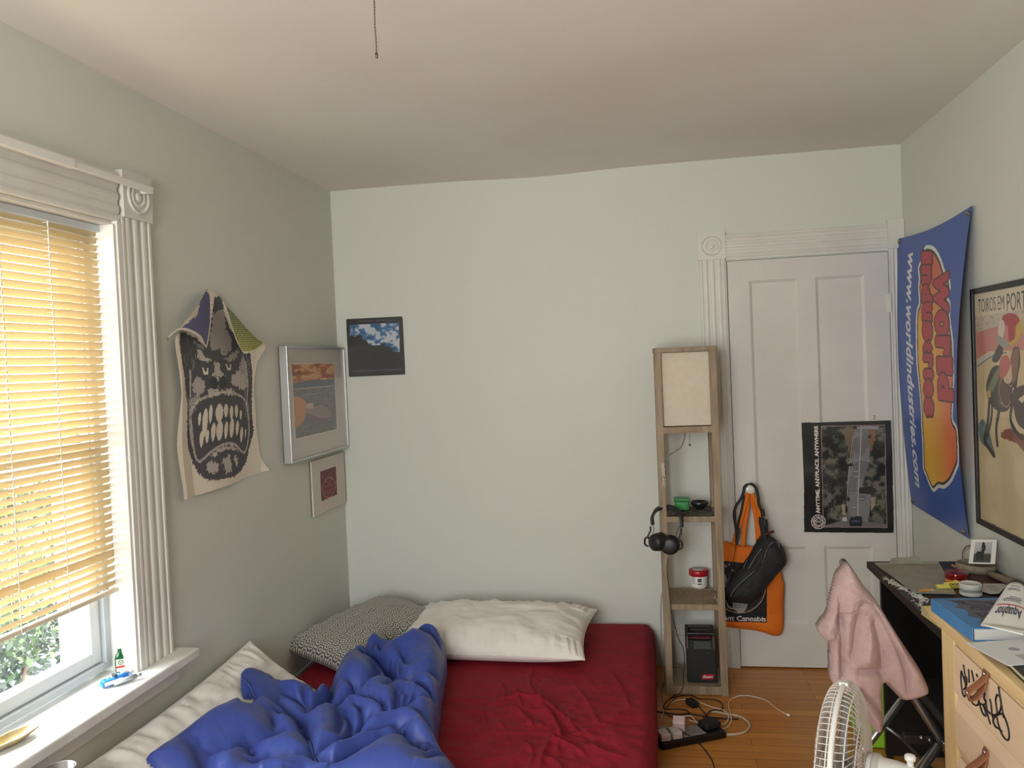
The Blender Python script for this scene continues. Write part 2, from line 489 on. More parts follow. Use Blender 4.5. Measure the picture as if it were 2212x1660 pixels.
def rosette(mb, c, out, up, s, d=0.024):
    side = Vector(up).cross(Vector(out))
    M = frame_m(c, side, up); 
    if Vector(tuple(M.col[2][:3])).dot(Vector(out)) < 0: M = frame_m(c, [-q for q in side], up)
    mb.box(-s/2, s/2, -s/2, s/2, 0, d, M)
    R = s*0.37
    prof = [(R, d-.001), (R, d+.002), (R*.93, d+.005), (R*.85, d+.002), (R*.8, d-.0005), (R*.66, d), (R*.6, d+.004), (R*.5, d+.004), (R*.42, d), (R*.3, d), (R*.24, d+.005), (R*.1, d+.007), (0, d+.007)]
    mb.lathe([(r_, z_+.0009) for r_, z_ in prof], 40, M)

# ---- door casing
mb = MB()
casing(mb, (1.914, 0, 0.0), (1, 0, 0), (0, -1, 0), (0, 0, 1), 0.124, 2.04)
casing(mb, (2.797, 0, 0.0), (1, 0, 0), (0, -1, 0), (0, 0, 1), 0.069, 2.04)
casing(mb, (2.038, 0, 2.046), (0, 0, 1), (0, -1, 0), (1, 0, 0), 0.112, 0.758)
rosette(mb, (1.975, 0, 2.107), (0, -1, 0), (0, 0, 1), 0.134)
mb.box(2.792, 2.866, -0.028, 0, 2.04, 2.178)
mb.box(DX0-.02, DX0-.004, -.012, .06, 0, DZ+.02).box(DX1+.003, DX1+.018, -.012, .06, 0, DZ+.02).box(DX0-.02, DX1+.018, -.012, .06, DZ+.004, DZ+.02)
struct(mb.build('trim_1', trim_m))
struct(MB().box(DX0-.1, DX1+.1, T, T0, -.1, DZ+.1).build('door_light_block', wall_m))  # unseen slab added behind the door to block light at the gap

# ---- door leaf with four sunk panels
def z_at(px, py): return at(px, py, y=-0.01)[2]
pz = dict(u1=z_at(1670, 604), u0=z_at(1670, 1109), l1=z_at(1720, 1182), l0=z_at(1720, 1348))
pa0, pa1 = at(1619, 640, y=-.01)[0], at(1723, 640, y=-.01)[0]
pb0, pb1 = at(1762, 640, y=-.01)[0], at(1868, 640, y=-.01)[0]
door = thing('door_1', '', '', (DX0, 0.0, 0.0)); del door['label'], door['category']; struct(door)
mb = MB(); y0, y1 = -0.010, 0.028
x0, x1 = DX0+.002, DX1-.002
mb.box(x0, pa0, y0, y1, .008, DZ-.003); mb.box(pa1, pb0, y0, y1, .008, DZ-.003); mb.box(pb1, x1, y0, y1, .008, DZ-.003)
for a, b2 in ((pa0, pa1), (pb0, pb1)):
    mb.box(a, b2, y0, y1, .008, pz['l0']); mb.box(a, b2, y0, y1, pz['l1'], pz['u0']); mb.box(a, b2, y0, y1, pz['u1'], DZ-.003)
    for c, d in ((pz['l0'], pz['l1']), (pz['u0'], pz['u1'])):
        w = .014; dp = .009
        vs = [(a, y0, c), (b2, y0, c), (b2, y0, d), (a, y0, d), (a+w, y0+dp, c+w), (b2-w, y0+dp, c+w), (b2-w, y0+dp, d-w), (a+w, y0+dp, d-w)]
        mb.add(vs, [(0, 1, 5, 4), (1, 2, 6, 5), (2, 3, 7, 6), (3, 0, 4, 7), (4, 5, 6, 7)])
mb.build('door_leaf', door_m, door)
kn = at(1618, 1059, y=-0.07)
mk = Matrix.Translation(Vector(tuple(kn+np.array([0, .052, 0])))) @ Matrix.Rotation(PI/2, 4, 'X')
porc = mat('chipped_porcelain', (222, 220, 212), 0.25, coat=.4)
kb = MB().lathe([(0, 0), (.024, .0), (.024, .004), (.01, .007), (.009, .022), (.018, .026), (.027, .034), (.030, .042), (.029, .050), (.023, .058), (.012, .062), (0, .063)], 32, mk).build('doorknob', porc, door, True)
# dark chips in the knob's glaze
mb = MB()
for dx, dz, r in ((-.002, .002, .0026), (.004, -.003, .0014), (.011, -.012, .003), (-.017, -.002, .0024), (.012, .006, .0013), (.007, -.002, .0012)):
    d = math.sqrt(max(0, 1-(dx/.031)**2-(dz/.031)**2))
    mb.ball((kn[0]+dx, kn[1]-.0085-.0 + (1-d)*.018, kn[2]+dz), r, 6, (1, .5, 1))
mb.build('glaze_chip', mat('glaze_chip', (30, 28, 26), .7), kb, True)
mb = MB()
for zz in (at(1915, 655, y=-.02)[2], 0.28):
    mb.tube([(DX1+.002, -.018, zz-.045), (DX1+.002, -.018, zz+.045)], .006, 10); mb.box(DX1-.016, DX1+.02, -.014, -.010, zz-.043, zz+.043)
mb.build('hinge', trim_m, door, bevel=.001)
num = MB(); v, f = text_tris('3', .01)
q = at(1889, 902, y=-.0105); sc_ = .028
num.add([(q[0]-.008+p[0]*sc_, -.0112, q[2]-.009+p[1]*sc_) for p in v], f); num.build('numeral_mark', mat('pencil_mark', (120, 112, 98), .8), door)

# baseboards
def baseboard(name, x0, x1, y0, y1, z=.19):
    mb = MB(); mb.box(x0, x1, y0, y1, 0, z-.03)
    if abs(x1-x0) > abs(y1-y0): mb.box(x0, x1, y0+(.006 if y1 <= 0.001 else 0), y1, z-.03, z)
    else: mb.box(x0, x1-.006 if x0 == 0 else x1, y0, y1, z-.03, z) if x0 == 0 else mb.box(x0+.006, x1, y0, y1, z-.03, z)
    return struct(mb.build(name, trim_m, bevel=.003))
baseboard('baseboard_back', 0.018, 1.912, -.018, 0)
baseboard('baseboard_left', 0, .018, -RL, 0)
baseboard('baseboard_right', RW-.018, RW, -RL, -.02)

# ---- window_1
def P1(mb, *a): mb.box(*a)
win = thing('window_1', '', '', (0, (W1[0]+W1[1])/2, W1[2])); del win['label'], win['category']; struct(win)
y0, y1, z0, z1 = W1
mb = MB()
casing(mb, (0, -1.800, 0.640), (0, 1, 0), (1, 0, 0), (0, 0, 1), 0.160, 1.455)
casing(mb, (0, y0-.14, 0.640), (0, 1, 0), (1, 0, 0), (0, 0, 1), 0.160, 1.455)
casing(mb, (0, y0-.02, 2.075), (0, 0, 1), (1, 0, 0), (0, 1, 0), 0.155, y1-y0+.03)
rosette(mb, (0, -1.715, 2.167), (1, 0, 0), (0, 0, 1), 0.150, .026)
rosette(mb, (0, y0-.08, 2.167), (1, 0, 0), (0, 0, 1), 0.150, .026)
mb.build('window_casing', trim_m, win)
mb = MB()
mb.box(-.14, .0, y1, y1+.012, z0, z1).box(-.14, 0, y0-.012, y0, z0, z1).box(-.14, 0, y0-.012, y1+.012, z1-.012, z1+.0)
mb.box(-.115, .018, y1-.004, y1+.02, z0, z1).box(-.05, .012, y1-.016, y1, z0, z1-.012)   # stop bead
mb.box(-.05, .012, y0, y0+.016, z0, z1-.012)
mb.build('jamb', trim_m, win, bevel=.002)
mb = MB(); mb.box(-.12, .088, y0-.19, -1.600, .607, .640); mb.build('window_sill', mat('sill_paint', (226, 226, 222), .4, bump=(30, .3, .0015), var=(9, (208, 207, 200))), win, bevel=.006, seg=3)
mb = MB(); mb.box(0, .022, y0-.16, -1.625, .535, .608); mb.build('apron', trim_m, win, bevel=.004)
vin = mat('vinyl', (205, 209, 212), .35); vin2 = mat('vinyl_track', (172, 178, 182), .4)
mb = MB()
def rect_frame(mb, x0, x1, a0, a1, b0, b1, w, wb=None):
    wb = wb or w
    mb.box(x0, x1, a0, a0+w, b0, b1).box(x0, x1, a1-w, a1, b0, b1).box(x0, x1, a0+w, a1-w, b0, b0+wb).box(x0, x1, a0+w, a1-w, b1-w, b1)
rect_frame(mb, -.175, -.085, y0, y1, .655, z1-.012, .030, .022)
mb.box(-.175, -.10, y1-.036, y1-.030, .655, z1-.02); mb.build('window_frame', vin2, win, bevel=.002)
sash = MB(); rect_frame(sash, -.135, -.100, y0+.032, y1-.034, .680, 1.38, .042, .040); rect_frame(sash, -.142, -.128, y0+.070, y1-.074, .715, 1.345, .010)
so = sash.build('lower_sash', vin, win, bevel=.003)
sash = MB(); rect_frame(sash, -.172, -.140, y0+.032, y1-.034, 1.34, z1-.04, .042, .04); su = sash.build('upper_sash', vin, win, bevel=.003)
# window glass with a film of dirt
gm = bpy.data.materials.new('dusty_window_glass'); gm.use_nodes = True; nt = gm.node_tree; nt.nodes.clear()
out = nt.nodes.new('ShaderNodeOutputMaterial'); tr = nt.nodes.new('ShaderNodeBsdfTransparent'); gl = nt.nodes.new('ShaderNodeBsdfGlossy'); gl.inputs['Roughness'].default_value = .03
tl = nt.nodes.new('ShaderNodeBsdfTranslucent'); tl.inputs[0].default_value = (.9, .93, 1, 1)
m1 = nt.nodes.new('ShaderNodeMixShader'); m2 = nt.nodes.new('ShaderNodeMixShader')
tc = nt.nodes.new('ShaderNodeTexCoord'); no = nt.nodes.new('ShaderNodeTexNoise'); no.inputs['Scale'].default_value = 7; no.inputs['Detail'].default_value = 6
mr = nt.nodes.new('ShaderNodeMapRange'); mr.inputs[1].default_value = .35; mr.inputs[2].default_value = .75; mr.inputs[3].default_value = .001; mr.inputs[4].default_value = .010
nt.links.new(tc.outputs['Object'], no.inputs[0]); nt.links.new(no.outputs['Fac'], mr.inputs[0]); nt.links.new(mr.outputs[0], m1.inputs[0]); m2.inputs[0].default_value = .05
nt.links.new(tr.outputs[0], m1.inputs[1]); nt.links.new(tl.outputs[0], m1.inputs[2])
nt.links.new(m1.outputs[0], m2.inputs[1]); nt.links.new(gl.outputs[0], m2.inputs[2]); nt.links.new(m2.outputs[0], out.inputs[0])
MB().box(-.120, -.117, y0+.074, y1-.076, .718, 1.342).build('glass', gm, so)
MB().box(-.158, -.155, y0+.074, y1-.076, 1.378, z1-.08).build('glass', gm, su)
# outer storm window frame
mb = MB(); rect_frame(mb, -.26, -.20, y0-.03, y1+.03, .60, z1+.03, .05); mb.box(-.28, -.17, y0-.06, y1+.06, .60, .64)
mb.build('storm_frame', mat('exterior_trim', (225, 228, 232), .5), win, bevel=.003)

def plain_window(name, axis, a0, a1, z0, z1, pos, sgn):
    """double-hung window behind the camera: axis 'y' lies in the left wall, 'x' in the front wall"""
    w = thing(name, '', '', (pos, (a0+a1)/2, z0) if axis == 'y' else ((a0+a1)/2, pos, z0)); del w['label'], w['category']; struct(w)
    def bx(mb, d0, d1, u0, u1, v0, v1):
        lo, hi = sorted((pos+sgn*d0, pos+sgn*d1))
        mb.box(lo, hi, u0, u1, v0, v1) if axis == 'y' else mb.box(u0, u1, lo, hi, v0, v1)
    def rf(mb, d0, d1, u0, u1, v0, v1, t):
        bx(mb, d0, d1, u0, u0+t, v0, v1); bx(mb, d0, d1, u1-t, u1, v0, v1); bx(mb, d0, d1, u0+t, u1-t, v0, v0+t); bx(mb, d0, d1, u0+t, u1-t, v1-t, v1)
    mb = MB(); rf(mb, 0, .02, a0-.13, a1+.13, z0-.0, z1+.13, .14); mb.build('window_casing', trim_m, w, bevel=.003)
    mb = MB(); bx(mb, -.12, .07, a0-.15, a1+.15, z0-.03, z0); mb.build('window_sill', trim_m, w, bevel=.004)
    zm = (z0+z1)/2
    for nm, d, v0, v1 in (('lower_sash', -.09, z0, zm+.02), ('upper_sash', -.12, zm-.02, z1)):
        mb = MB(); rf(mb, d, d-.03, a0, a1, v0, v1, .045); s_ = mb.build(nm, vin, w, bevel=.003)
        mb = MB(); bx(mb, d-.013, d-.016, a0+.045, a1-.045, v0+.045, v1-.045); mb.build('glass', gm, s_)
plain_window('window_2', 'x', W3[0], W3[1], W3[2], W3[3], -RL, 1)

# ---- venetian blind
bl = thing('venetian_blind', 'cream venetian blind lowered over most of the window', 'blind', (-.05, (y0+y1)/2, .90))
slat_m = mat('slat_vinyl', (204, 184, 142), .45, transl=((150, 120, 80), .10))
mb = MB(); n = 48; zt, zb = 2.036, .930; random.seed(4)
ya, yb = y0+.012, y1-.006
for i in range(n):
    zc = zt-(zt-zb)*i/(n-1); tilt = -math.radians(53+random.uniform(-3, 3)+(4 if i > 30 else 0)-max(0, 10-i)*1.5)
    if i in (43,): tilt = -math.radians(84)
    dy = random.uniform(-.002, .002)
    nx = 5; row = []
    for (yy, rnd) in ((ya+dy, 0), (ya+dy+.006, 1), (yb+dy-.006, 1), (yb+dy, 0)):
        for k in range(nx):
            s_ = (k/(nx-1)-.5)*(.0255 if rnd else .019); cam_ = .0024*(1-(2*k/(nx-1)-1)**2)
            # room-side edge hangs low
            row.append((-.050+s_*math.cos(tilt)+cam_*math.sin(tilt), yy, zc-s_*math.sin(tilt)+cam_*math.cos(tilt)))
    fs = [(a*nx+k, a*nx+k+1, (a+1)*nx+k+1, (a+1)*nx+k) for a in range(3) for k in range(nx-1)]
    mb.add(row, fs)
mb.build('slats', slat_m, bl, True)
mb = MB(); mb.box(-.068, -.034, ya, yb, 2.040, 2.062); mb.build('headrail', mat('headrail', (190, 196, 200), .4), bl, bevel=.002)
mb = MB(); mb.box(-.062, -.038, ya, yb, .900, .913); mb.build('bottom_rail', mat('bottom_rail', (215, 205, 182), .45), bl, bevel=.004, seg=3)
cord_m = mat('blind_cord', (235, 232, 222), .7)
for yy in (at(125, 900, x=-.04)[1], at(8, 900, x=-.04)[1]+.015, -2.50):
    mb = MB()
    for dx in (-.063, -.037): mb.tube([(dx, yy, zz) for zz in np.linspace(.905, 2.04, 40)], .0008, 5)
    for i in range(n):
        zc = zt-(zt-zb)*i/(n-1); mb.box(-.060, -.034, yy-.0015, yy+.0015, zc-.0015, zc)
        mb.box(-.038, -.0355, yy-.002, yy+.002, zc-.011, zc-.002)
    mb.build('ladder_cord', cord_m, bl)
mb = MB(); yy = at(8, 900, x=-.04)[1]-.03
for k, (a, b2) in enumerate((((210, 1285), (190, 1312)), ((80, 1330), (62, 1352)))):
    mb = MB(); p, q = at(*a, x=-.05), at(*b2, x=-.05); mb.tube(catmull([p, (p+q)/2+[0, .01, -.004], q, q+[0, -.012, .008]], 6), .001, 5); mb.build('cord_end', cord_m, bl, True)

# ---- flat curtain rod above the window
cr = thing('curtain_rod', 'flat white curtain rod above the window casing', 'curtain rod', (.04, -2.2, 2.23))
white_metal = mat('white_enamel', (222, 222, 218), .35)
e = at(332, 419, x=.06)
mb = MB(); mb.box(.048, .062, -2.9, e[1], e[2]-.001, e[2]+.021); mb.box(.044, .066, -2.9, at(160, 355, x=.06)[1], e[2]-.003, e[2]+.024); mb.build('rod', white_metal, cr, bevel=.004)
mb = MB(); mb.box(.0, .060, e[1]-.022, e[1]-.010, e[2]-.002, e[2]+.018); mb.box(.026, .034, -1.70, -1.68, 2.215, e[2]+.012); mb.box(.0, .003, e[1]-.05, e[1]-.01, e[2]-.03, e[2]+.01); mb.build('bracket', white_metal, cr, bevel=.001)

# ---- garden beyond the window
def leafy(name, label, c, r, nleaf, cols, seed):
    rs = np.random.RandomState(seed); t = thing(name, label, 'shrub', (c[0], c[1], -3.0))
    pts = rs.normal(size=(nleaf, 3)); pts /= np.linalg.norm(pts, axis=1)[:, None]
    rad = .72+.3*rs.rand(nleaf)
    V = []; F = []; C = []
    for i in range(nleaf):
        p = np.array(c)+pts[i]*np.array(r)*rad[i]*(1+.25*math.sin(5*pts[i, 1]+seed)*math.sin(7*pts[i, 2]))
        s_ = .026+.03*rs.rand(); a = rs.normal(size=3); a /= np.linalg.norm(a); b2 = np.cross(a, rs.normal(size=3)); b2 /= np.linalg.norm(b2)
        k = len(V); V += [p-a*s_, p+b2*s_*.45, p+a*s_, p-b2*s_*.45]; F.append((k, k+1, k+2, k+3))
        C += [np.array(cols[rs.randint(len(cols))])]*4
    link_mesh('foliage', V, F, colmat('leaf', .6), t, col=s2l(np.array(C)))
    mb = MB(); rs2 = random.Random(seed)
    for k in range(5):
        q = [c[0]+rs2.uniform(-.5, .5)*r[0], c[1]+rs2.uniform(-.6, .6)*r[1], c[2]+rs2.uniform(-.1, .6)*r[2]]
        mb.tube(catmull([(c[0], c[1], -3), ((c[0]+q[0])/2+.1, (c[1]+q[1])/2, -1.5+.2*k), q], 6), [.05-.04*i/12 for i in range(13)], 6)
    mb.build('branches', mat('bark', (96, 84, 72), .8), t, True)
    return t
greens = [(40, 62, 30), (54, 76, 38), (30, 48, 28), (66, 80, 46), (26, 40, 28)]
leafy('garden_shrub', 'green leafy shrub outside the window below the blind', (-3.5, 1.5, .05), (.85, 2.1, .74), 15000, greens, 5)
leafy('garden_shrub', 'dark bluish leaves standing in for shade and haze below the green shrub', (-3.4, 1.4, -1.62), (.8, 2.2, .72), 9000, [(16, 22, 24), (22, 30, 30), (14, 18, 22), (30, 34, 30)], 9)  # shade and haze under the green shrub, put into dark leaf colours
struct(MB().box(-14, -T-.1, -12, 8, -3.1, -3.0).build('ground', mat('garden_ground', (30, 33, 38), .9, var=(3, (22, 28, 24)))))
# ================================================================== things on the walls
paper = colmat('printed_paper', .7); gloss = colmat('glossy_print', .35, coat=.15); vinylprint = colmat('printed_vinyl', .38, coat=.1)
cardm = mat('white_card', (214, 210, 202), .8)
steel = mat('steel', (170, 170, 172), .28, 1.0); brass = mat('brass', (190, 150, 80), .3, 1.0)
def pin(mb, p, out, r=.004):
    M = frame_m(p, Vector(out).orthogonal(), Vector(out).cross(Vector(out).orthogonal()))
    if Vector(tuple(M.col[2][:3])).dot(Vector(out)) < 0: M = M @ Matrix.Rotation(PI, 4, 'X')
    mb.lathe([(0, 0), (r, .0), (r, .002), (r*.6, .004), (0, .0045)], 12, M)

# ---- ape face cloth poster on the left wall
CR3 = (340, 600, 3.073)
dk, cr = (80, 80, 85), (226, 217, 200)
pt = Paint('x', .008, -1.60, -.80, 1.10, 1.93, .0022, cr); pt.crop = CR3
po = thing('ape_poster', 'cream wall poster of a snarling dark ape face, its top corners folded forward', 'poster', (.004, -1.2, 1.135))
face = [(120, 370), (104, 450), (125, 600), (140, 730), (165, 850), (175, 1000), (185, 1110), (215, 1200), (250, 1290), (300, 1345), (395, 1345), (510, 1320), (560, 1285), (600, 1220), (615, 1120), (636, 1020), (620, 900), (627, 770), (632, 620), (620, 510), (560, 430), (470, 330), (430, 220), (405, 125), (362, 130), (355, 250), (335, 380), (305, 450), (230, 390), (160, 362)]
fm_ = pt.poly(face, dk, jag=.012)
def dots(mask, r, c, cell=.0088):
    a = (pt.A+pt.B)/cell; b_ = (pt.A-pt.B)/cell
    m = np.hypot(a-np.round(a), b_-np.round(b_)) < r
    pt.fill(m & mask, c)
lt = (205, 198, 190)
for q, r in (([(360, 240), (430, 200), (450, 330), (500, 440), (480, 490), (430, 520), (400, 480), (345, 480), (345, 380)], .42),
          ([(238, 485), (275, 480), (300, 525), (345, 545), (330, 565), (262, 552)], .5), ([(425, 545), (500, 490), (545, 455), (535, 540), (495, 560), (440, 555)], .42),
          ([(195, 730), (235, 655), (282, 690), (285, 740), (240, 785)], .46), ([(465, 680), (520, 615), (595, 650), (595, 735), (525, 745), (475, 705)], .46),
          ([(362, 560), (402, 560), (398, 615), (438, 655), (385, 670), (380, 740), (370, 740), (360, 665), (318, 680), (350, 620)], .5),
          ([(300, 745), (365, 740), (395, 745), (480, 735), (500, 795), (400, 780), (305, 800)], .48), ([(200, 790), (240, 760), (250, 800), (215, 900)], .4),
          ([(545, 560), (575, 520), (600, 640), (585, 700), (540, 610)], .4), ([(330, 1180), (420, 1112), (495, 1110), (550, 1170), (500, 1150), (425, 1150), (350, 1200)], .5),
          ([(405, 1215), (470, 1170), (490, 1290), (440, 1310)], .5), ([(500, 1190), (540, 1180), (535, 1260), (510, 1240)], .42), ([(300, 1260), (340, 1210), (395, 1250), (360, 1310), (310, 1290)], .44), ([(200, 420), (280, 430), (305, 470), (300, 500), (230, 440)], .35)):
    m = pt.mask(q, True) & fm_
    m &= in_poly(pt.A+(vnoise(pt.A*90, pt.B*90, 7)-.5)*.03, pt.B+(vnoise(pt.A*90, pt.B*90, 8)-.5)*.03, pt.P(q))
    dots(m, r, lt)
rs = random.Random(3)
for i in range(150):      # fur strokes
    side = rs.random() < .6
    x = rs.uniform(125, 240) if side else rs.uniform(545, 615); y = rs.uniform(400, 900)
    pt.line([(x, y), (x+rs.uniform(-6, 6), y+rs.uniform(20, 60))], .0018, (120, 120, 124) if rs.random() < .7 else lt, only=fm_)
for L in ([(232, 825), (200, 900), (215, 1020), (235, 1160), (265, 1222), (335, 1160), (420, 1108), (500, 1108), (582, 1160), (603, 1040), (590, 900), (560, 800), (430, 760), (300, 790), (232, 825)],
          [(195, 620), (190, 760), (205, 900)], [(590, 560), (600, 700), (588, 820), (600, 940)], [(180, 820), (200, 1000), (230, 1140)]):
    q = catmull(pt.P(L), 8); d = seg_dist(pt.A, pt.B, q); dots((d < .0055) & fm_, .45, lt, .0062)
for q in ([(270, 835), (400, 815), (530, 830), (580, 950), (590, 1070), (560, 1110), (470, 1080), (380, 1100), (290, 1130), (245, 1110), (225, 960)],): pt.poly(q, dk, smooth=True)
for (x, y, w, h) in ((345, 700, 31, 45), (413, 698, 31, 45)): pt.poly([(x-w, y), (x, y-h), (x+w, y), (x, y+h)], (66, 66, 70), smooth=True)
for (xa, ya_, xb, yb_) in ((245, 895, 262, 985), (272, 868, 303, 1060), (308, 845, 330, 970), (352, 838, 400, 965), (408, 838, 438, 930), (452, 850, 478, 945), (492, 845, 516, 930), (530, 880, 546, 945),
                         (262, 1018, 286, 1130), (296, 1010, 318, 1102), (330, 965, 358, 1090), (364, 950, 406, 1085), (418, 955, 444, 1075), (456, 935, 488, 1065), (503, 950, 526, 1050), (540, 990, 560, 1095), (574, 1005, 584, 1065)):
    cx = (xa+xb)/2; pt.poly([(cx, ya_), (xb, ya_*.75+yb_*.25), (xb-2, yb_*.75+ya_*.25), (cx, yb_), (xa+2, yb_*.7+ya_*.3), (xa, ya_*.7+yb_*.3)], (218, 209, 193), smooth=True)
for q in ([(273, 600), (283, 600), (288, 625), (303, 625), (306, 602), (316, 602), (310, 645), (280, 645)], [(440, 573), (450, 575), (458, 600), (472, 600), (474, 574), (483, 574), (479, 613), (455, 616)]): pt.poly(q, (222, 216, 204))
outl = [(130, 1482), (122, 1350), (100, 1120), (108, 780), (70, 470), (72, 400), (110, 350), (200, 250), (318, 78), (345, 88), (400, 130), (520, 300), (690, 440), (706, 465), (668, 560), (640, 740), (652, 1000), (690, 1190), (738, 1280), (430, 1390)]
qo = pt.P(outl)
yc = -1.2
def ape_fn(A, B):
    w = .010*np.sin((A+1.5)*9)*np.clip((1.75-B)/.3, 0, 1)+.006*np.sin(B*13+A*4)
    ed = np.clip((A+.93)/.12, 0, 1)
    return .016+w+.03*ed*np.clip((1.25-B)/.12, 0, 1)+.018*ed*np.clip((B-1.6)/.1, 0, 1)+.02*np.clip((-1.47-A)/.07, 0, 1)
pt.build('printed_sheet', paper, po, ape_fn, keep=in_poly(pt.A, pt.B, qo))
def flap(name, poly, rim, base, deco, lift):
    q = [at(CR3[0]+p[0]/CR3[2], CR3[1]+p[1]/CR3[2], x=.045) for p in poly]
    ys_ = [v[1] for v in q]; zs_ = [v[2] for v in q]
    p = Paint('x', .045, min(ys_), max(ys_), min(zs_), max(zs_), .002, base); p.crop = CR3
    deco(p)
    p.line(rim, .013, (214, 207, 192), smooth=True)
    qq = p.P(poly); y0_, y1_ = min(ys_), max(ys_)
    f_ = lambda A, B: .045+lift*(A-y0_)/(y1_-y0_)+.012*np.sin((A-y0_)/(y1_-y0_)*PI)
    return p.build(name, paper, po, f_, keep=in_poly(p.A, p.B, catmull(qq, 5, True)))
def dl(p):
    p.poly([(60, 360), (150, 330), (245, 250), (262, 190), (265, 150), (330, 60), (200, 60), (60, 200)], (198, 192, 176), jag=.01)
fl = flap('folded_corner', [(325, 80), (350, 115), (357, 230), (350, 340), (315, 468), (270, 410), (200, 365), (130, 352), (80, 398), (68, 430), (72, 385), (130, 330), (230, 210), (300, 105)],
     [(325, 82), (350, 120), (353, 230), (345, 340), (313, 460), (270, 400), (200, 358), (130, 348), (78, 390)], (92, 92, 128), dl, 0)
fl['label'] = 'purple folded corner'
def dr(p):
    p.C[:] = (58, 62, 60)
    t_ = np.clip((p.B-p.B.min())/(p.B.max()-p.B.min()), 0, 1)
    a = p.A/.0075; b_ = p.B/.0075; m = np.hypot(a-np.round(a), b_-np.round(b_)) < (.48-.2*t_)
    col = np.stack([150+40*(1-t_), 170+20*(1-t_), 120-20*(1-t_)], -1); p.C = np.where(m[..., None], col, p.C)
fr_ = flap('folded_corner', [(372, 98), (410, 150), (480, 230), (560, 330), (640, 405), (686, 436), (640, 470), (560, 510), (530, 480), (500, 420), (470, 320), (440, 210), (400, 135)],
     [(375, 100), (405, 140), (440, 210), (470, 320), (500, 420), (545, 500), (620, 490), (700, 462)], (60, 64, 60), dr, .01)
fr_['label'] = 'green dotted folded corner'
mb = MB(); pin(mb, at(447, 629, x=.02), (1, 0, 0), .006); mb.build('pushpin', mat('red_pin', (120, 40, 36), .4), po, True)

# ---- silver framed harbour print
SF = .042
fr = thing('framed_print', 'sunset harbour print under a wide mat in a brushed silver frame', 'framed picture', (0, -.35, 1.16))
c4 = [at(617, 747, x=SF), at(736, 752, x=SF), at(746, 977, x=SF), at(632, 992, x=SF)]
yl, yr = (c4[0][1]+c4[3][1])/2, -.006; zt_, zb_ = c4[0][2], (c4[2][2]+c4[3][2])/2
silver = mat('brushed_silver', (200, 200, 200), .33, .85, bump=(60, .1, .0005), stretch=(1, 1, .05))
mb = MB()
for (a0, a1, b0, b1) in ((yl, yl+.011, zb_, zt_), (yr-.011, yr, zb_, zt_), (yl+.011, yr-.011, zb_, zb_+.011), (yl+.011, yr-.011, zt_-.011, zt_)): mb.box(.004, SF, a0, a1, b0, b1)
mb.build('frame', silver, fr, bevel=.002)
pp = Paint('x', SF-.008, yl+.01, yr-.01, zb_+.01, zt_-.01, .0022, (206, 199, 193)); pp.crop = (590, 730, 4.153)
pic = [(165, 235), (545, 232), (572, 822), (205, 905)]
pp.poly([(158, 228), (552, 225), (580, 826), (200, 915)], (226, 222, 214))
pm = pp.poly(pic, (105, 104, 108))
pp.poly([(165, 235), (545, 232), (550, 372), (300, 385), (180, 412)], (196, 128, 92), only=pm)
n_ = fbm(pp.A*14, pp.B*60, 21, 4); sky = pp.mask([(165, 235), (545, 232), (549, 372), (176, 412)])
pp.fill(sky & (n_ > .53), (214, 160, 118)); pp.fill(sky & (n_ < .40), (150, 104, 88)); pp.fill(sky & (n_ > .60), (226, 184, 140))
pp.poly([(178, 418), (230, 398), (350, 380), (470, 374), (550, 372), (553, 440), (180, 460)], (92, 98, 118), only=pm)
pp.line([(180, 462), (360, 448), (553, 432)], .004, (190, 172, 142)); pp.line([(185, 535), (300, 512), (400, 500)], .003, (160, 148, 130))
m_ = pp.mask([(185, 465), (553, 440), (570, 822), (205, 905)]) & pm; n_ = ridged(pp.A*30, pp.B*70, 5, 3); pp.fill(m_ & (n_ > .68), (134, 130, 128), .6); pp.fill(m_ & (n_ < .35), (84, 84, 90), .7)
pp.poly([(186, 542), (260, 548), (300, 585), (300, 650), (280, 730), (250, 772), (205, 790)], (196, 138, 96), only=pm, smooth=True)
pp.poly([(300, 640), (440, 600), (525, 665), (515, 700), (455, 718), (370, 690), (305, 668)], (150, 130, 130), only=pm); pp.poly([(302, 590), (362, 585), (360, 632), (305, 640)], (188, 178, 178))
pp.line([(305, 668), (370, 692), (455, 718), (512, 702)], .004, (176, 152, 146)); pp.poly([(305, 675), (455, 725), (420, 780), (310, 720)], (120, 100, 106), only=pm)
for x in (380, 420, 470, 500): pp.line([(x, 520), (x+6, 690)], .0015, (160, 150, 148), only=pm)
pp.build('print', gloss, fr)
pane = bpy.data.materials.new('picture_glass'); pane.use_nodes = True; nt = pane.node_tree; nt.nodes.clear()
o_ = nt.nodes.new('ShaderNodeOutputMaterial'); t_ = nt.nodes.new('ShaderNodeBsdfTransparent'); g_ = nt.nodes.new('ShaderNodeBsdfGlossy'); g_.inputs['Roughness'].default_value = .06; x_ = nt.nodes.new('ShaderNodeMixShader'); x_.inputs[0].default_value = .05
nt.links.new(t_.outputs[0], x_.inputs[1]); nt.links.new(g_.outputs[0], x_.inputs[2]); nt.links.new(x_.outputs[0], o_.inputs[0])
MB().box(SF-.006, SF-.004, yl+.01, yr-.01, zb_+.01, zt_-.01).build('glass', pane, fr)
MB().box(.003, SF-.012, yl+.008, yr-.008, zb_+.008, zt_-.008).build('backing', mat('dark_board', (60, 56, 52), .8), fr)

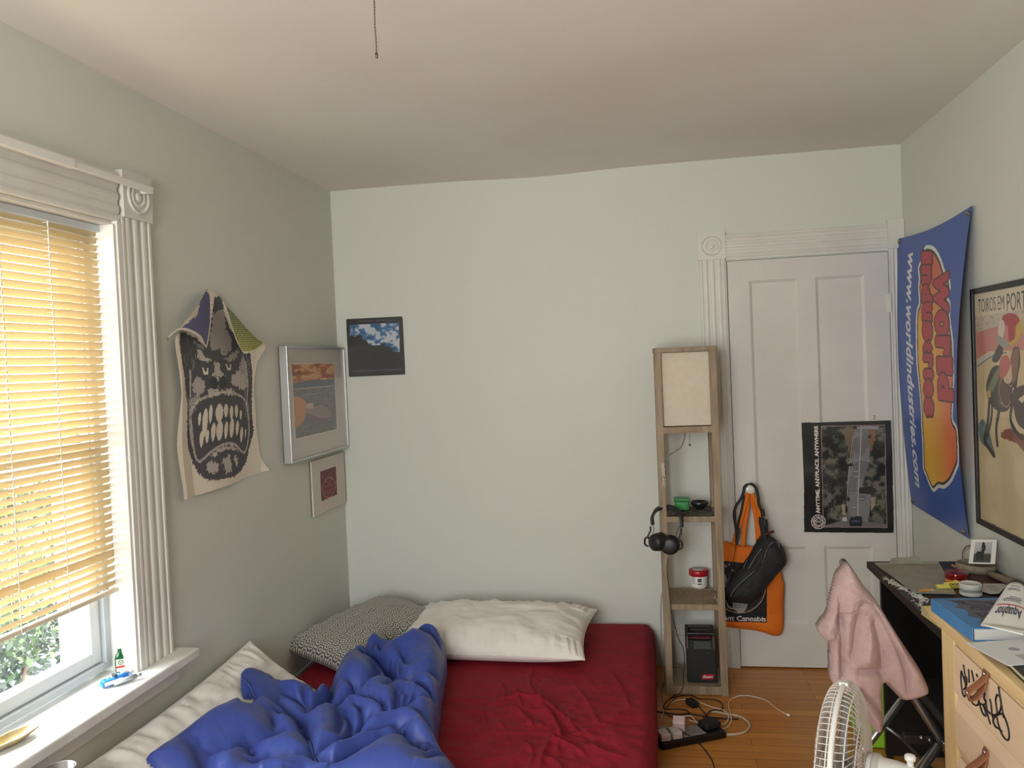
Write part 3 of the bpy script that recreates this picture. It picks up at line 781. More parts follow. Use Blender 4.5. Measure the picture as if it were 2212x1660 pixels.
# ---- small matted maroon print
q = [at(673, 998, x=.016), at(741, 977, x=.016), at(742, 1088, x=.016), at(680, 1119, x=.016)]
a0, a1, b0, b1 = (q[0][1]+q[3][1])/2, -.02, (q[2][2]+q[3][2])/2, (q[0][2]+q[1][2])/2
sp = thing('matted_print', 'small maroon line print in a wide white mat below the silver frame', 'art print', (0, -.2, b0))
mb = MB(); mb.box(.006, .014, a0, a1, b0, b1); mb.build('mat_board', mat('mat_board', (206, 198, 192), .8), sp, bevel=.001)
c_ = [(423, 1203), (562, 1153), (573, 1405), (433, 1470)]
cq = [at(590+p[0]/4.153, 730+p[1]/4.153, x=.015) for p in c_]
pp = Paint('x', .015, cq[0][1], cq[1][1], (cq[2][2]+cq[3][2])/2, (cq[0][2]+cq[1][2])/2, .0012, (104, 62, 68))
u = (pp.A-pp.A.min())/np.ptp(pp.A); v = (pp.B-pp.B.min())/np.ptp(pp.B)
n_ = fbm(u*3, v*4, 31, 3); st = np.abs(np.sin(n_*46)); pp.fill((st < .28), (158, 112, 110))
pp.fill((v < .62) & (np.hypot((u-.5)/.34, (v-.33)/.26) < 1), (112, 64, 68))
pp.fill((np.abs(np.sin(u*34)) < .35) & (np.hypot((u-.5)/.33, (v-.32)/.2) < 1) & (np.abs(v-.34) > .02), (190, 130, 124))
pp.fill(np.abs(np.hypot((u-.5)/.4, (v-.36)/.34)-1) < .05, (176, 122, 118)); pp.fill(np.abs(np.hypot((u-.5)/.18, (v-.62)/.07)-1) < .14, (176, 122, 118))
pp.build('print', paper, sp)

# ---- record sleeve
rec = thing('record_sleeve', 'black bordered record sleeve with a cloudy blue sky over a dark bottom half', 'record sleeve', (.2, -.004, 1.54))
k6 = (740, 670, 10.37)
pp = Paint('y', -.010, .045, .385, 1.52, 1.865, .0016, (38, 37, 38)); pp.crop = k6
n_ = fbm(pp.A*34, pp.B*46, 40, 5); sk = pp.mask([(155, 335), (1258, 283), (1285, 935), (1200, 950), (1150, 990), (1060, 820), (960, 830), (900, 740), (840, 790), (640, 795), (580, 770), (540, 690), (450, 640), (430, 570), (340, 560), (320, 605), (165, 600)])
pp.fill(sk, (64, 104, 146)); pp.fill(sk & (n_ > .53), (130, 150, 172)); pp.fill(sk & (n_ > .585), (180, 184, 192)); pp.fill(sk & (n_ < .38), (48, 84, 124))
n2 = vnoise(pp.A*400, pp.B*400, 2)
for q in ([(140, 600), (330, 560), (450, 600), (560, 720), (600, 800), (600, 900), (150, 900)], [(840, 800), (880, 730), (960, 730), (1000, 830), (1150, 850), (1150, 1000), (840, 1000)]):
    pp.fill(pp.mask(q, True) & (n2 > .45), (40, 42, 42))
pp.poly([(130, 900), (1290, 940), (1300, 1300), (150, 1320)], (36, 36, 37)); pp.poly([(205, 1360), (480, 1348), (1310, 1300), (1315, 1350), (215, 1400)], (62, 62, 68))
pp.text('Jackson Browne', (345, 268), (1105, 248), (343, 215), (92, 84, 98), bold=.0, shear=.35)
rk = [(92, 205), (1315, 145), (1332, 160), (1395, 1430), (1380, 1445), (160, 1500), (142, 1485), (80, 218)]
pp.build('cover', gloss, rec, keep=in_poly(pp.A, pp.B, pp.P(rk)))
q = pp.P(rk); MB().prism([(p[0], p[1]) for p in q], 0, .005, Matrix(((1, 0, 0, 0), (0, 0, 1, -.0096), (0, 1, 0, 0), (0, 0, 0, 1)))).build('sleeve_card', mat('sleeve_black', (36, 36, 38), .5), rec)

# ---- street poster on the door
DP = -.016
pp = Paint('y', DP, 2.355, 2.79, .665, 1.235, .0016, (26, 25, 26)); pp.crop = (1700, 880, 5.535)
ph = [(412, 232), (1165, 220), (1190, 1437), (438, 1430)]
pp.poly([(404, 224), (1172, 212), (1198, 1445), (430, 1438)], (150, 120, 122)); pm = pp.poly(ph, (46, 50, 46))
n_ = fbm(pp.A*34, pp.B*34, 51, 5); pp.fill(pm & (n_ > .52), (72, 76, 66)); pp.fill(pm & (n_ > .60), (104, 100, 90)); pp.fill(pm & (n_ < .42), (26, 28, 27))
n3 = vnoise(pp.A*260, pp.B*260, 6); pp.fill(pm & (n3 > .9) & (n_ > .45), (150, 146, 138))
pp.poly([(690, 260), (800, 240), (800, 330), (740, 560), (700, 400)], (110, 96, 80), only=pm, jag=.01); pp.poly([(980, 270), (1060, 280), (1050, 400), (1000, 520), (985, 520)], (122, 90, 74), only=pm, jag=.01)
rd = pp.poly([(810, 258), (978, 258), (985, 560), (985, 640), (940, 800), (900, 930), (1000, 1050), (985, 1260), (960, 1420), (735, 1430), (725, 1080), (745, 760), (770, 640), (790, 420)], (122, 122, 126), only=pm)
pp.fill(rd & (vnoise(pp.A*14, pp.B*26, 9) > .6), (106, 106, 110)); pp.line([(885, 258), (870, 640), (850, 1030), (845, 1330)], .003, (190, 188, 180))
pp.line([(790, 340), (740, 760), (715, 1080), (718, 1180)], .003, (170, 160, 150)); pp.line([(760, 628), (985, 636)], .002, (150, 150, 150)); pp.line([(730, 1022), (990, 1035)], .002, (150, 150, 150))
for a, b_ in (((800, 828), (850, 828)), ((800, 768), (845, 770)), ((775, 1195), (815, 1198)), ((865, 1092), (915, 1096))): pp.line([a, b_], .003, (176, 174, 170))
pp.poly([(860, 960), (1020, 950), (1090, 1010), (1000, 1040), (860, 1030)], (44, 46, 46), only=pm); pp.poly([(830, 235), (990, 225), (1090, 235), (1090, 270), (985, 262), (840, 258)], (140, 142, 146), only=pm)
pp.poly([(435, 1420), (620, 1370), (735, 1360), (960, 1370), (1190, 1400), (1190, 1437), (438, 1430)], (112, 108, 104), only=pm)
pp.poly([(1000, 1080), (1060, 1070), (1050, 1170), (1000, 1250)], (150, 138, 116), only=pm); pp.poly([(650, 1160), (690, 1155), (700, 1290), (660, 1280)], (152, 140, 120), only=pm)
pp.poly([(480, 1020), (530, 1030), (525, 1140), (485, 1130)], (96, 104, 108), only=pm); pp.poly([(1075, 1335), (1155, 1335), (1155, 1390), (1075, 1390)], (96, 98, 96), only=pm)
for (x, y, w, h, c) in ((822, 1370, 78, 56, (34, 38, 52)), (850, 1325, 48, 20, (40, 44, 56)), (765, 690, 26, 18, (40, 42, 44)), (720, 1098, 28, 26, (36, 38, 42)), (690, 1340, 30, 22, (180, 180, 176)), (985, 350, 20, 20, (52, 54, 56))):
    pp.poly([(x-w, y-h*.3), (x-w*.7, y-h), (x+w*.7, y-h), (x+w, y-h*.3), (x+w*.95, y+h), (x-w*.95, y+h)], c)
pp.poly([(765, 1350), (880, 1350), (870, 1378), (772, 1378)], (70, 78, 96))
pp.poly([(480, 470), (540, 520), (560, 610), (500, 560)], (120, 110, 100), .6, only=pm)
for k_ in range(9): x = 470+k_*30; pp.line([(x, 900), (x+rs.uniform(-60, 60), 1350)], .0012, (130, 128, 122), .6, only=pm)
pp.text('ANYTIME. ANYPLACE. ANYWHERE', (392, 1272), (368, 222), (347, 1274), (222, 214, 206), bold=.035)
def ring(p, cx, cy, r0, r1, c):
    q = p.P([(cx+r1*math.cos(2*PI*i/40), cy+r1*math.sin(2*PI*i/40)) for i in range(40)]); m = in_poly(p.A, p.B, q)
    if r0: m &= ~in_poly(p.A, p.B, p.P([(cx+r0*math.cos(2*PI*i/40), cy+r0*math.sin(2*PI*i/40)) for i in range(40)]))
    p.fill(m, c)
ring(pp, 375, 1372, 0, 87, (30, 28, 29)); ring(pp, 375, 1372, 78, 86, (214, 204, 198)); ring(pp, 375, 1372, 52, 60, (214, 204, 198))
pp.poly([(318, 1376), (375, 1330), (436, 1372), (376, 1418)], (30, 28, 29)); pp.line([(312, 1376), (375, 1328), (440, 1372), (376, 1420), (312, 1376)], .0028, (214, 204, 198))
for t_, yy in (('INDEPENDENT', 1381),):
    w_ = 44 if len(t_) > 5 else 18; pp.text(t_, (375-w_, yy+2), (375+w_, yy), (375-w_, yy-(22 if w_ > 30 else 13)), (214, 204, 198), bold=.01)
for i, ch in enumerate('RIDE THE BEST TRUCK COMPANY'):
    a = PI+.1+i*(2*PI/28); ca, sa = math.cos(a), math.sin(a); tx, ty = -sa, ca
    if ch != ' ': pp.text(ch, (375+62*ca-6*tx, 1372+62*sa-6*ty), (375+62*ca+6*tx, 1372+62*sa+6*ty), (375+75*ca-6*tx, 1372+75*sa-6*ty), (214, 204, 198))
out4 = [(170, 185), (700, 172), (1243, 158), (1258, 600), (1268, 1000), (1275, 1505), (740, 1503), (203, 1495), (200, 1000), (188, 600)]
dpf = lambda A, B: DP-.003*ridged(A*7, B*5, 61, 3)-.002*np.sin(B*22+A*8)
o_ = pp.build('street_poster', gloss, None, dpf, keep=in_poly(pp.A, pp.B, pp.P(out4)))
tag(o_, 'black bordered poster of a steep street, taped sideways on the door', 'poster')

# ---- blue vinyl banner on the right wall
BY0, BY1, BZ0, BZ1 = -.012, -.865, .820, 2.085
def ban_s(s_, t_):      # s across (0 far .. 1 near), t down; returns y, z, x
    yy = BY0+(BY1-BY0)*s_+.115*s_*t_**2+.028*t_*(1-s_)*-1
    zz = BZ1+(BZ0-BZ1)*t_-.012*s_*t_-.02*np.sin(PI*s_)*(1-t_)
    xx = RW-.010-(.056*np.sin(PI*np.clip(t_, 0, 1))**.8*(.35+.65*s_))-.018*(1-s_)*(1-t_)-.006*np.sin(s_*6+t_*3)*np.sin(PI*t_)
    return yy, zz, xx
def ban_inv(px, py):
    s_, t_ = .5, .5
    for _ in range(25):
        x = float(ban_s(s_, t_)[2]); q = at(px, py, x=x)
        y_, z_, _x = ban_s(s_, t_)
        s_ += (q[1]-y_)/(BY1-BY0); t_ += (q[2]-z_)/(BZ0-BZ1)
        s_ = min(1.3, max(-.3, s_)); t_ = min(1.3, max(-.3, t_))
    return (s_, t_)
blue = (34, 76, 158)
pb = Paint('u', None, 0, 1, 0, 1, .0042, blue, proj=ban_inv)
nb_, na_ = 560, 240
pb.A, pb.B = np.meshgrid(np.linspace(0, 1, na_), np.linspace(0, 1, nb_)); pb.C = np.zeros(pb.A.shape+(3,)); pb.C[:] = blue
k5, k6b = (1920, 440, 4.37), (1920, 780, 4.15)
def G(k, pts): return [(k[0]+p[0]/k[2], k[1]+p[1]/k[2]) for p in pts]
blob = G(k5, [(345, 420), (420, 428), (480, 520), (520, 640), (560, 700), (576, 800), (552, 890), (576, 960), (572, 1080), (600, 1300), (606, 1500)]) + \
    G(k6b, [(580, 100), (575, 300), (568, 520), (604, 600), (618, 720), (620, 900), (605, 960), (555, 1070), (495, 1125), (445, 1120), (400, 1155), (365, 1100), (335, 1020), (312, 960), (308, 800), (298, 600), (290, 400), (272, 200)]) + \
    G(k5, [(268, 1500), (262, 1150), (270, 1010), (292, 940), (284, 800), (290, 700), (282, 610), (310, 545), (335, 520)])
def fill_ring(p, pts, c, grow, only=None):
    q = catmull(p.P(pts), 6, True); m = in_poly(p.A, p.B, q); d = seg_dist(p.A, p.B*1.6, [(a, b_*1.6) for a, b_ in q+[q[0]]])
    sd = np.where(m, d, -d); p.fill(sd > -grow, c); return sd
sd = fill_ring(pb, blob, (214, 216, 214), .012)
pb.fill(sd > .008, (36, 28, 24))
ga = np.clip(np.abs(pb.A-.47)/.42, 0, 1); base_ = np.stack([228-10*ga, 178-70*ga**1.5, 52+10*ga], -1)
topm = np.clip((.34-pb.B)/.22, 0, 1)[..., None]; base_ = base_*(1-topm)+np.array([196, 84, 60])*topm
pb.C = np.where((sd > .022)[..., None], base_, pb.C)
for t_, k, a, kk, b_, c, bold in (('World', k5, (428, 640), k6b, (455, 345), (560, 640), .06), ('Industries', k5, (318, 455), k6b, (330, 500), (400, 455), .05)):
    A_, B_, C_ = G(k, [a])[0], G(kk, [b_])[0], G(k, [c])[0]
    wts = np.array([{'W': 1.5, 'I': .75, 'i': .55, 'l': .6, 't': .75, 'r': .8}.get(ch_, 1.0) for ch_ in t_]); ends = np.concatenate([[0], np.cumsum(wts)])/wts.sum()
    A_, B_, C_ = np.array(A_), np.array(B_), np.array(C_)
    for j_, ch_ in enumerate(t_):
        u0, u1 = ends[j_]+.004, ends[j_+1]-.004; sc1 = 1.0 if (ch_.isupper() or ch_ in 'ldt') else 1.0
        M_ = pb.text(ch_, tuple(A_+(B_-A_)*u0), tuple(A_+(B_-A_)*u1), tuple(A_+(B_-A_)*u0+(C_-A_)*sc1), None, bold=.05, h=.72 if (ch_.isupper() or ch_ in 'ldit') else .55, only_mask=True)
        def dil(m, k):
            for _i in range(k):
                n2_ = m.copy(); n2_[1:] |= m[:-1]; n2_[:-1] |= m[1:]; n2_[:, 1:] |= m[:, :-1]; n2_[:, :-1] |= m[:, 1:]; m = n2_
            return m
        rd1 = dil(M_, 2 if t_ == 'World' else 2); pb.fill(dil(rd1, 3), (44, 16, 18)); pb.fill(rd1, (172, 38, 52))
        lowm = rd1 & ~np.roll(rd1, -4, 1); pb.fill(lowm, (120, 24, 40), .7)
A_, B_, C_ = G(k5, [(186, 458)])[0], G(k6b, [(240, 1118)])[0], G(k5, [(250, 458)])[0]
pb.text('www.worldindustries.com', A_, B_, C_, (214, 218, 222), bold=.03, shear=.2, spacing=1.05)
bo = thing('vinyl_banner', 'blue vinyl banner with red bubble lettering, tacked upright by the door corner', 'banner', (RW, -.4, .82))
def ban_fn(A, B):
    y_, z_, x_ = ban_s(A, B); return (x_, y_, z_)
pb.build('printed_sheet', vinylprint, bo, ban_fn)
mb = MB(); mt = MB()
for s_, t_ in ((.03, .012), (.965, .018), (.03, .985), (.93, .985)):
    y_, z_, x_ = [float(c) for c in ban_s(s_, t_)]
    ang = [(x_-.002, y_+.009*math.cos(a), z_+.009*math.sin(a)) for a in np.linspace(0, 2*PI, 17)[:-1]]
    m1_ = MB().tube(ang, .0025, 6, closed=True); m1_.build('grommet', brass, bo, True)
    m2_ = MB(); pin(m2_, (x_-.003, y_+.002, z_+.003), (-1, 0, 0), .005); m2_.build('tack', steel, bo, True)

# ---- framed bullfight poster
TX = RW-.028
tf = thing('framed_poster', 'vintage bullfight poster in a thin black frame on the right wall', 'framed picture', (RW, -1.12, .885))
_a, _b = at(2094, 626, x=TX), at(2108, 1130, x=TX)
ty0, tz0, tz1 = float((_a[1]+_b[1])/2), float(_b[2]), float(_a[2]); ty1 = ty0-.65
mb = MB()
for (a0, a1, b0, b1) in ((ty0-.020, ty0, tz0, tz1), (ty1, ty1+.020, tz0, tz1), (ty1+.02, ty0-.02, tz0, tz0+.02), (ty1+.02, ty0-.02, tz1-.02, tz1)): mb.box(TX, RW-.002, a0, a1, b0, b1)
mb.build('frame', mat('black_frame', (26, 26, 27), .4), tf, bevel=.002)
MB().box(TX+.012, RW-.004, ty1+.015, ty0-.015, tz0+.015, tz1-.015).build('backing', mat('dark_board', (60, 56, 52), .8), tf)
PX_ = TX+.010
pp = Paint('x', PX_, ty1+.018, ty0-.018, tz0+.018, tz1-.018, .0019, (206, 186, 146)); pp.crop = (2000, 560, 2.406)
n_ = fbm(pp.A*9, pp.B*9, 71, 4); pp.fill(n_ > .55, (200, 178, 136), .5); pp.fill(n_ < .42, (214, 196, 158), .6)
X2 = 700
pp.poly([(240, 180), (X2, 60), (X2, 330), (255, 300)], (214, 202, 176)); pp.poly([(255, 300), (X2, 230), (X2, 330), (262, 385)], (198, 188, 166)); n2 = vnoise(pp.A*120, pp.B*160, 4); pm = pp.mask([(255, 300), (X2, 230), (X2, 330), (262, 385)]); pp.fill(pm & (n2 > .7), (170, 158, 140))
pp.poly([(262, 385), (330, 360), (430, 335), (X2, 300), (X2, 400), (560, 470), (330, 480), (264, 520)], (196, 128, 118)); pp.poly([(264, 528), (300, 500), (370, 480), (420, 486), (340, 510), (266, 560)], (196, 190, 178))
pp.line([(266, 560), (340, 508), (420, 486)], .005, (110, 116, 122), smooth=True)
pp.text('TOIROS EM', (273, 278), (407, 260), (271, 207), (38, 36, 34), bold=.0); pp.text('PORTUGAL', (421, 272), (640, 240), (420, 176), (38, 36, 34), bold=.0)
br, bd, bl_ = (92, 66, 58), (52, 42, 42), (134, 98, 80)
pp.poly([(275, 860), (300, 835), (330, 900), (345, 960), (362, 1025), (348, 1030), (325, 985), (295, 965), (280, 930)], (96, 116, 116), smooth=True)
pp.poly([(392, 905), (430, 880), (480, 900), (560, 930), (620, 960), (600, 1040), (520, 1005), (470, 960), (400, 930)], (132, 74, 58), smooth=True, jag=.01)
for L, w in (([(330, 740), (322, 850), (305, 940), (330, 985), (352, 1020)], .020), ([(382, 780), (366, 880), (372, 965)], .020), ([(345, 740), (340, 830), (318, 930)], .015), ([(455, 720), (440, 830), (470, 900), (500, 930)], .018), ([(560, 850), (590, 960)], .03), ([(620, 850), (630, 980)], .03)): pp.line(L, w, bd, smooth=True)
pp.poly([(316, 640), (345, 565), (385, 560), (410, 640), (442, 640), (450, 580), (440, 530), (452, 470), (470, 455), (486, 470), (490, 540), (478, 610), (470, 672), (450, 672), (448, 740), (420, 790), (375, 790), (338, 755), (318, 710)], bd, smooth=True)
pp.poly([(380, 600), (415, 650), (440, 700), (425, 770), (385, 770), (372, 690)], br, smooth=True); pp.poly([(445, 500), (470, 462), (484, 490), (474, 600), (452, 650), (446, 580)], bl_, smooth=True)
for L in ([(440, 560), (420, 600), (435, 660), (450, 655)], [(388, 745), (420, 770), (440, 740)], [(400, 600), (380, 680), (400, 760)]): pp.line(L, .004, (176, 150, 130), smooth=True)
pp.poly([(450, 700), (480, 665), (540, 650), (640, 660), (700, 720), (690, 880), (600, 900), (520, 890), (470, 840)], (70, 50, 46), smooth=True); pp.poly([(480, 730), (510, 705), (520, 720), (500, 750)], (206, 190, 160))
pp.poly([(345, 530), (352, 500), (385, 440), (402, 480), (372, 535)], (48, 52, 46), smooth=True); pp.poly([(388, 520), (420, 500), (440, 540), (420, 600), (392, 620), (380, 590)], (190, 96, 96), smooth=True)
pp.poly([(320, 680), (355, 600), (385, 560), (375, 620), (345, 690)], (112, 120, 92), smooth=True); pp.poly([(314, 690), (335, 678), (340, 715), (318, 725)], (176, 146, 60))
pp.poly([(398, 300), (430, 282), (470, 290), (492, 330), (482, 370), (455, 420), (432, 430), (425, 350), (405, 345)], (168, 34, 42), smooth=True); pp.poly([(380, 330), (402, 318), (410, 350), (398, 410), (376, 420)], (214, 200, 186), smooth=True)
pp.poly([(468, 350), (496, 320), (500, 370), (478, 420), (446, 455), (436, 432), (462, 410)], (202, 164, 50), smooth=True); pp.poly([(366, 395), (400, 410), (435, 445), (405, 462), (372, 430)], (150, 156, 146), smooth=True)
pp.poly([(490, 320), (530, 300), (560, 380), (520, 420)], (186, 172, 120), smooth=True)
pp.line([(290, 1359), (300, 1362)], .004, (90, 82, 70)); pp.line([(306, 1365), (330, 1374)], .003, (90, 82, 70)); pp.line([(338, 1377), (365, 1386)], .004, (90, 82, 70))
pp.build('print', gloss, tf)
MB().box(TX+.005, TX+.007, ty1+.018, ty0-.018, tz0+.018, tz1-.018).build('glass', pane, tf)
# ================================================================== bed
BT = .235
def cloth(name, rgb, rgb2, rough=.85, sheen=.3, scale=9, weave=420, wb=.12):
    m = mat(name, rgb, rough, var=(scale, rgb2, 3), sheen=sheen, spec=.3)
    nt = m.node_tree; b = nt.nodes['Principled BSDF']
    tc = nt.nodes.new('ShaderNodeTexCoord'); n1 = nt.nodes.new('ShaderNodeTexNoise'); n1.inputs['Scale'].default_value = 60; n1.inputs['Detail'].default_value = 4
    bm = nt.nodes.new('ShaderNodeBump'); bm.inputs['Strength'].default_value = wb; bm.inputs['Distance'].default_value = .002
    nt.links.new(tc.outputs['Object'], n1.inputs[0]); nt.links.new(n1.outputs['Fac'], bm.inputs['Height']); nt.links.new(bm.outputs[0], b.inputs['Normal'])
    return m
red_m = cloth('burgundy_sheet', (140, 20, 40), (128, 15, 35), .8, .0)
navy_m = cloth('navy_comforter', (60, 78, 152), (54, 70, 142), .40, .05)
cream_m = cloth('white_pillowcase', (232, 228, 222), (224, 218, 212), .8, .2)

def crease_field(X, Y, creases):
    Z = np.zeros(X.shape); near = np.full(X.shape, 9.0)
    for c in creases:
        pts, a, w = c[0], c[1], c[2]; A, W = (c[3], c[4]) if len(c) > 3 else (0, 1)
        q = catmull(pts, 5) if len(pts) > 2 else pts
        D, S = seg_dist(X, Y, q, True)
        L = sum(math.hypot(q[i+1][0]-q[i][0], q[i+1][1]-q[i][1]) for i in range(len(q)-1))
        e = np.minimum(np.hypot(X-q[0][0], Y-q[0][1]), np.hypot(X-q[-1][0], Y-q[-1][1])); tp = np.clip(e/(.25*L), 0, 1)
        tp = np.where(D < e*.999, np.maximum(tp, .15), .15)
        Z += a*np.exp(-D/w)*tp
        if A: Z += A*np.where(S > 0, np.exp(-D/W), 0)*tp*(1-np.exp(-D/.006))
        near = np.minimum(near, D)
    return Z, near

# ---- mattress in a burgundy fitted sheet
bed = thing('mattress', 'mattress on the floor in a wrinkled burgundy fitted sheet', 'bed', (.83, -1.05, 0))
X0, X1, Y0, Y1, R = .06, 1.612, -2.17, -.035, .045
def arc(a, half):
    s_ = np.sign(a); a = np.abs(a); t = (a-(half-R))/R
    pos = np.where(t < 0, a, np.where(t < PI/2, half-R+R*np.sin(np.clip(t, 0, PI/2)), half)); dr = np.where(t < 0, 0, np.where(t < PI/2, R*(1-np.cos(np.clip(t, 0, PI/2))), R+(t-PI/2)*R))
    return s_*pos, dr
hx, hy = (X1-X0)/2, (Y1-Y0)/2; ext = R*(PI/2-1)+.19
a = np.concatenate([np.linspace(-hx-ext, -hx+R, 14)[:-1], np.linspace(-hx+R, hx-R, 300), np.linspace(hx-R, hx+ext, 40)[1:]])
b_ = np.concatenate([np.linspace(-hy-ext, -hy+R, 14)[:-1], np.linspace(-hy+R, hy-R, 380), np.linspace(hy-R, hy+ext, 14)[1:]])
A, B = np.meshgrid(a, b_); px_, dx_ = arc(A, hx); py_, dy_ = arc(B, hy)
X = px_+(X0+X1)/2; Y = py_+(Y0+Y1)/2
# round the plan corners
rc = .07; cx_ = np.clip(np.abs(px_)-(hx-rc), 0, None); cy_ = np.clip(np.abs(py_)-(hy-rc), 0, None); rr = np.hypot(cx_, cy_); k = np.where(rr > rc, rc/np.maximum(rr, 1e-6), 1)
X = np.where(cx_ > 0, np.sign(px_)*(hx-rc+cx_*k)+(X0+X1)/2, X); Y = np.where(cy_ > 0, np.sign(py_)*(hy-rc+cy_*k)+(Y0+Y1)/2, Y)
Z = BT-np.maximum(dx_, dy_)
c4 = lambda pts: [tuple(at(150+p[0]/1.7015, 1250+p[1]/1.7015, z=BT+.005)[:2]) for p in pts]
ridges = [([(1530, 470), (1600, 440), (1700, 440), (1790, 490), (1850, 545), (1900, 600)], .011, .010), ([(1690, 395), (1740, 470), (1800, 560), (1790, 650)], .012, .010), ([(1520, 470), (1522, 500), (1530, 540)], .010, .007),
          ([(1835, 560), (1760, 620), (1720, 700)], .012, .010), ([(1560, 470), (1640, 480), (1720, 560)], .008, .009), ([(1700, 330), (1690, 380), (1700, 430)], .008, .008), ([(1640, 400), (1650, 440), (1665, 480)], .008, .007),
          ([(1880, 570), (1980, 530), (2050, 480)], .007, .012), ([(1400, 430), (1500, 450), (1560, 440)], .005, .012), ([(1740, 600), (1830, 610), (1920, 670)], .009, .010), ([(1500, 560), (1470, 600), (1480, 640)], .008, .010),
          ([(1850, 380), (1900, 450), (1960, 560)], .006, .012), ([(1580, 380), (1600, 420), (1590, 450)], .007, .006), ([(1560, 520), (1600, 560), (1620, 620)], .006, .010), ([(1900, 600), (1960, 640), (2060, 660)], .007, .014),
          ([(1420, 560), (1480, 540), (1520, 545)], .005, .010), ([(1750, 650), (1800, 690), (1820, 760)], .010, .012), ([(1650, 580), (1700, 640), (1680, 720)], .008, .012), ([(1980, 330), (2040, 420), (2060, 520)], .004, .016), ([(1600, 660), (1560, 740), (1500, 800)], .009, .016)]
top = np.clip(1-np.maximum(dx_, dy_)/.03, 0, 1)
cz, _ = crease_field(X, Y, [(c4(p), a_, w_) for p, a_, w_ in ridges])
q0 = c4([(1780, 560)])[0]; ctr = np.exp(-(((X-q0[0])/.42)**2+((Y-q0[1])/.45)**2))
th = np.arctan2(Y-q0[1], X-q0[0]); rad_ = np.hypot(X-q0[0], Y-q0[1])
Z += top*(cz*1.7+.016*(ridged(X*9+Y*3, Y*11, 81, 3)-.6)*(.25+ctr)+.010*ctr*(ridged(th*3.2, rad_*2.5, 82, 2)-.5))
side = np.clip(dx_/.04, 0, 1)
X += side*np.sign(px_)*(.006+.006*(ridged(Y*7, Z*2.5, 83, 2)-.4)+.010*np.sin(np.clip((BT-Z)/BT, 0, 1)*PI))
Z = np.maximum(Z, .004)
grid_mesh('fitted_sheet', X, Y, Z, red_m, bed)
MB().box(X0+.02, X1-.02, Y0+.02, Y1-.02, .0, BT-.04).build('mattress_core', mat('ticking', (205, 200, 190), .8), bed, bevel=.02)

# ---- pillows
def pillow(name, label, c, L, W, Tk, M3, m, seed, wr=.010, uv=False, flat=.35, pinch=.07, group=None):
    """L along local x, W along y, thickness along z"""
    nu, nv = 110, 80
    u = np.sin(np.linspace(-PI/2, PI/2, nu)); v = np.sin(np.linspace(-PI/2, PI/2, nv))
    U, V = np.meshgrid(u, v)
    rs_ = np.random.RandomState(seed)
    x = L/2*U*(1-pinch*(1-V**2)*U**2); y = W/2*V*(1-pinch*(1-U**2)*V**2)
    prof = (1-np.abs(U)**3.4)**.55*(1-np.abs(V)**2.6)**.52
    edge = np.clip(1-(1-np.abs(V))/.5, 0, 1)*(1-np.abs(V)**8); edgeu = np.clip(1-(1-np.abs(U))/.35, 0, 1)*(1-np.abs(U)**8)
    parts_ = []
    for sg in (1, -1):
        z = sg*Tk/2*prof*(1 if sg > 0 else flat*1.6)
        w_ = wr*(edge*(ridged(U*L*16+V*.6, V*1.2+seed, seed, 2)-.55)*1.9+edgeu*(ridged(V*W*14, U*1.2+seed, seed+3, 2)-.55)*1.2+1.0*(ridged(U*3+V*1.2, V*2.4-U, seed+5, 3)-.6)*prof)
        if sg > 0: z = z+w_*np.clip(prof*3, 0, 1)
        parts_.append(np.stack([x, y, z], -1).reshape(-1, 3))
    idx = np.arange(nu*nv).reshape(nv, nu); F = np.stack([idx[:-1, :-1], idx[:-1, 1:], idx[1:, 1:], idx[1:, :-1]], -1).reshape(-1, 4)
    Vt = np.concatenate(parts_); F = np.concatenate([F, F[:, ::-1]+nu*nv])
    R_ = np.array([list(r)[:3] for r in M3])
    Wv = Vt@R_.T+np.array(c)
    a_, b2 = (U*.5+.5)*L, (V*.5+.5)*W; uvs = np.concatenate([np.stack([a_, b2], -1).reshape(-1, 2)]*2)
    t = thing(name, label, 'pillow', c, 'pillows on the bed')
    link_mesh('pillowcase', Wv, F.tolist(), m, t, True, uv=uvs)
    loop = [(-1+2*i/40, -1) for i in range(40)]+[(1, -1+2*i/30) for i in range(30)]+[(1-2*i/40, 1) for i in range(40)]+[(-1, 1-2*i/30) for i in range(30)]
    sp_ = []
    for uu, vv in loop:
        p = np.array([L/2*uu*(1-pinch*(1-vv**2)*uu**2), W/2*vv*(1-pinch*(1-uu**2)*vv**2), .001*math.sin(uu*40+vv*31)]); sp_.append(R_@p+np.array(c))
    MB().tube(sp_, .0022, 6, closed=True).build('seam', m, t, True)
    return t
def Rm(rz, rx=0, ry=0): return (Matrix.Rotation(rz, 3, 'Z') @ Matrix.Rotation(ry, 3, 'Y') @ Matrix.Rotation(rx, 3, 'X'))
pillow('pillow', 'long plump white pillow lying against the far wall on the burgundy sheet', (.893, -.425, .312), .90, .56, .190, Rm(-.035, .08), cream_m, 3, .026, flat=.5)
pillow('pillow', 'white pillow propped along the wall under the window, creased, partly under the comforter', (.248, -1.675, .360), 1.09, .50, .060, Rm(PI/2+.03, .0, .0) @ Matrix.Rotation(math.radians(33), 3, 'X'), cream_m, 8, .034)
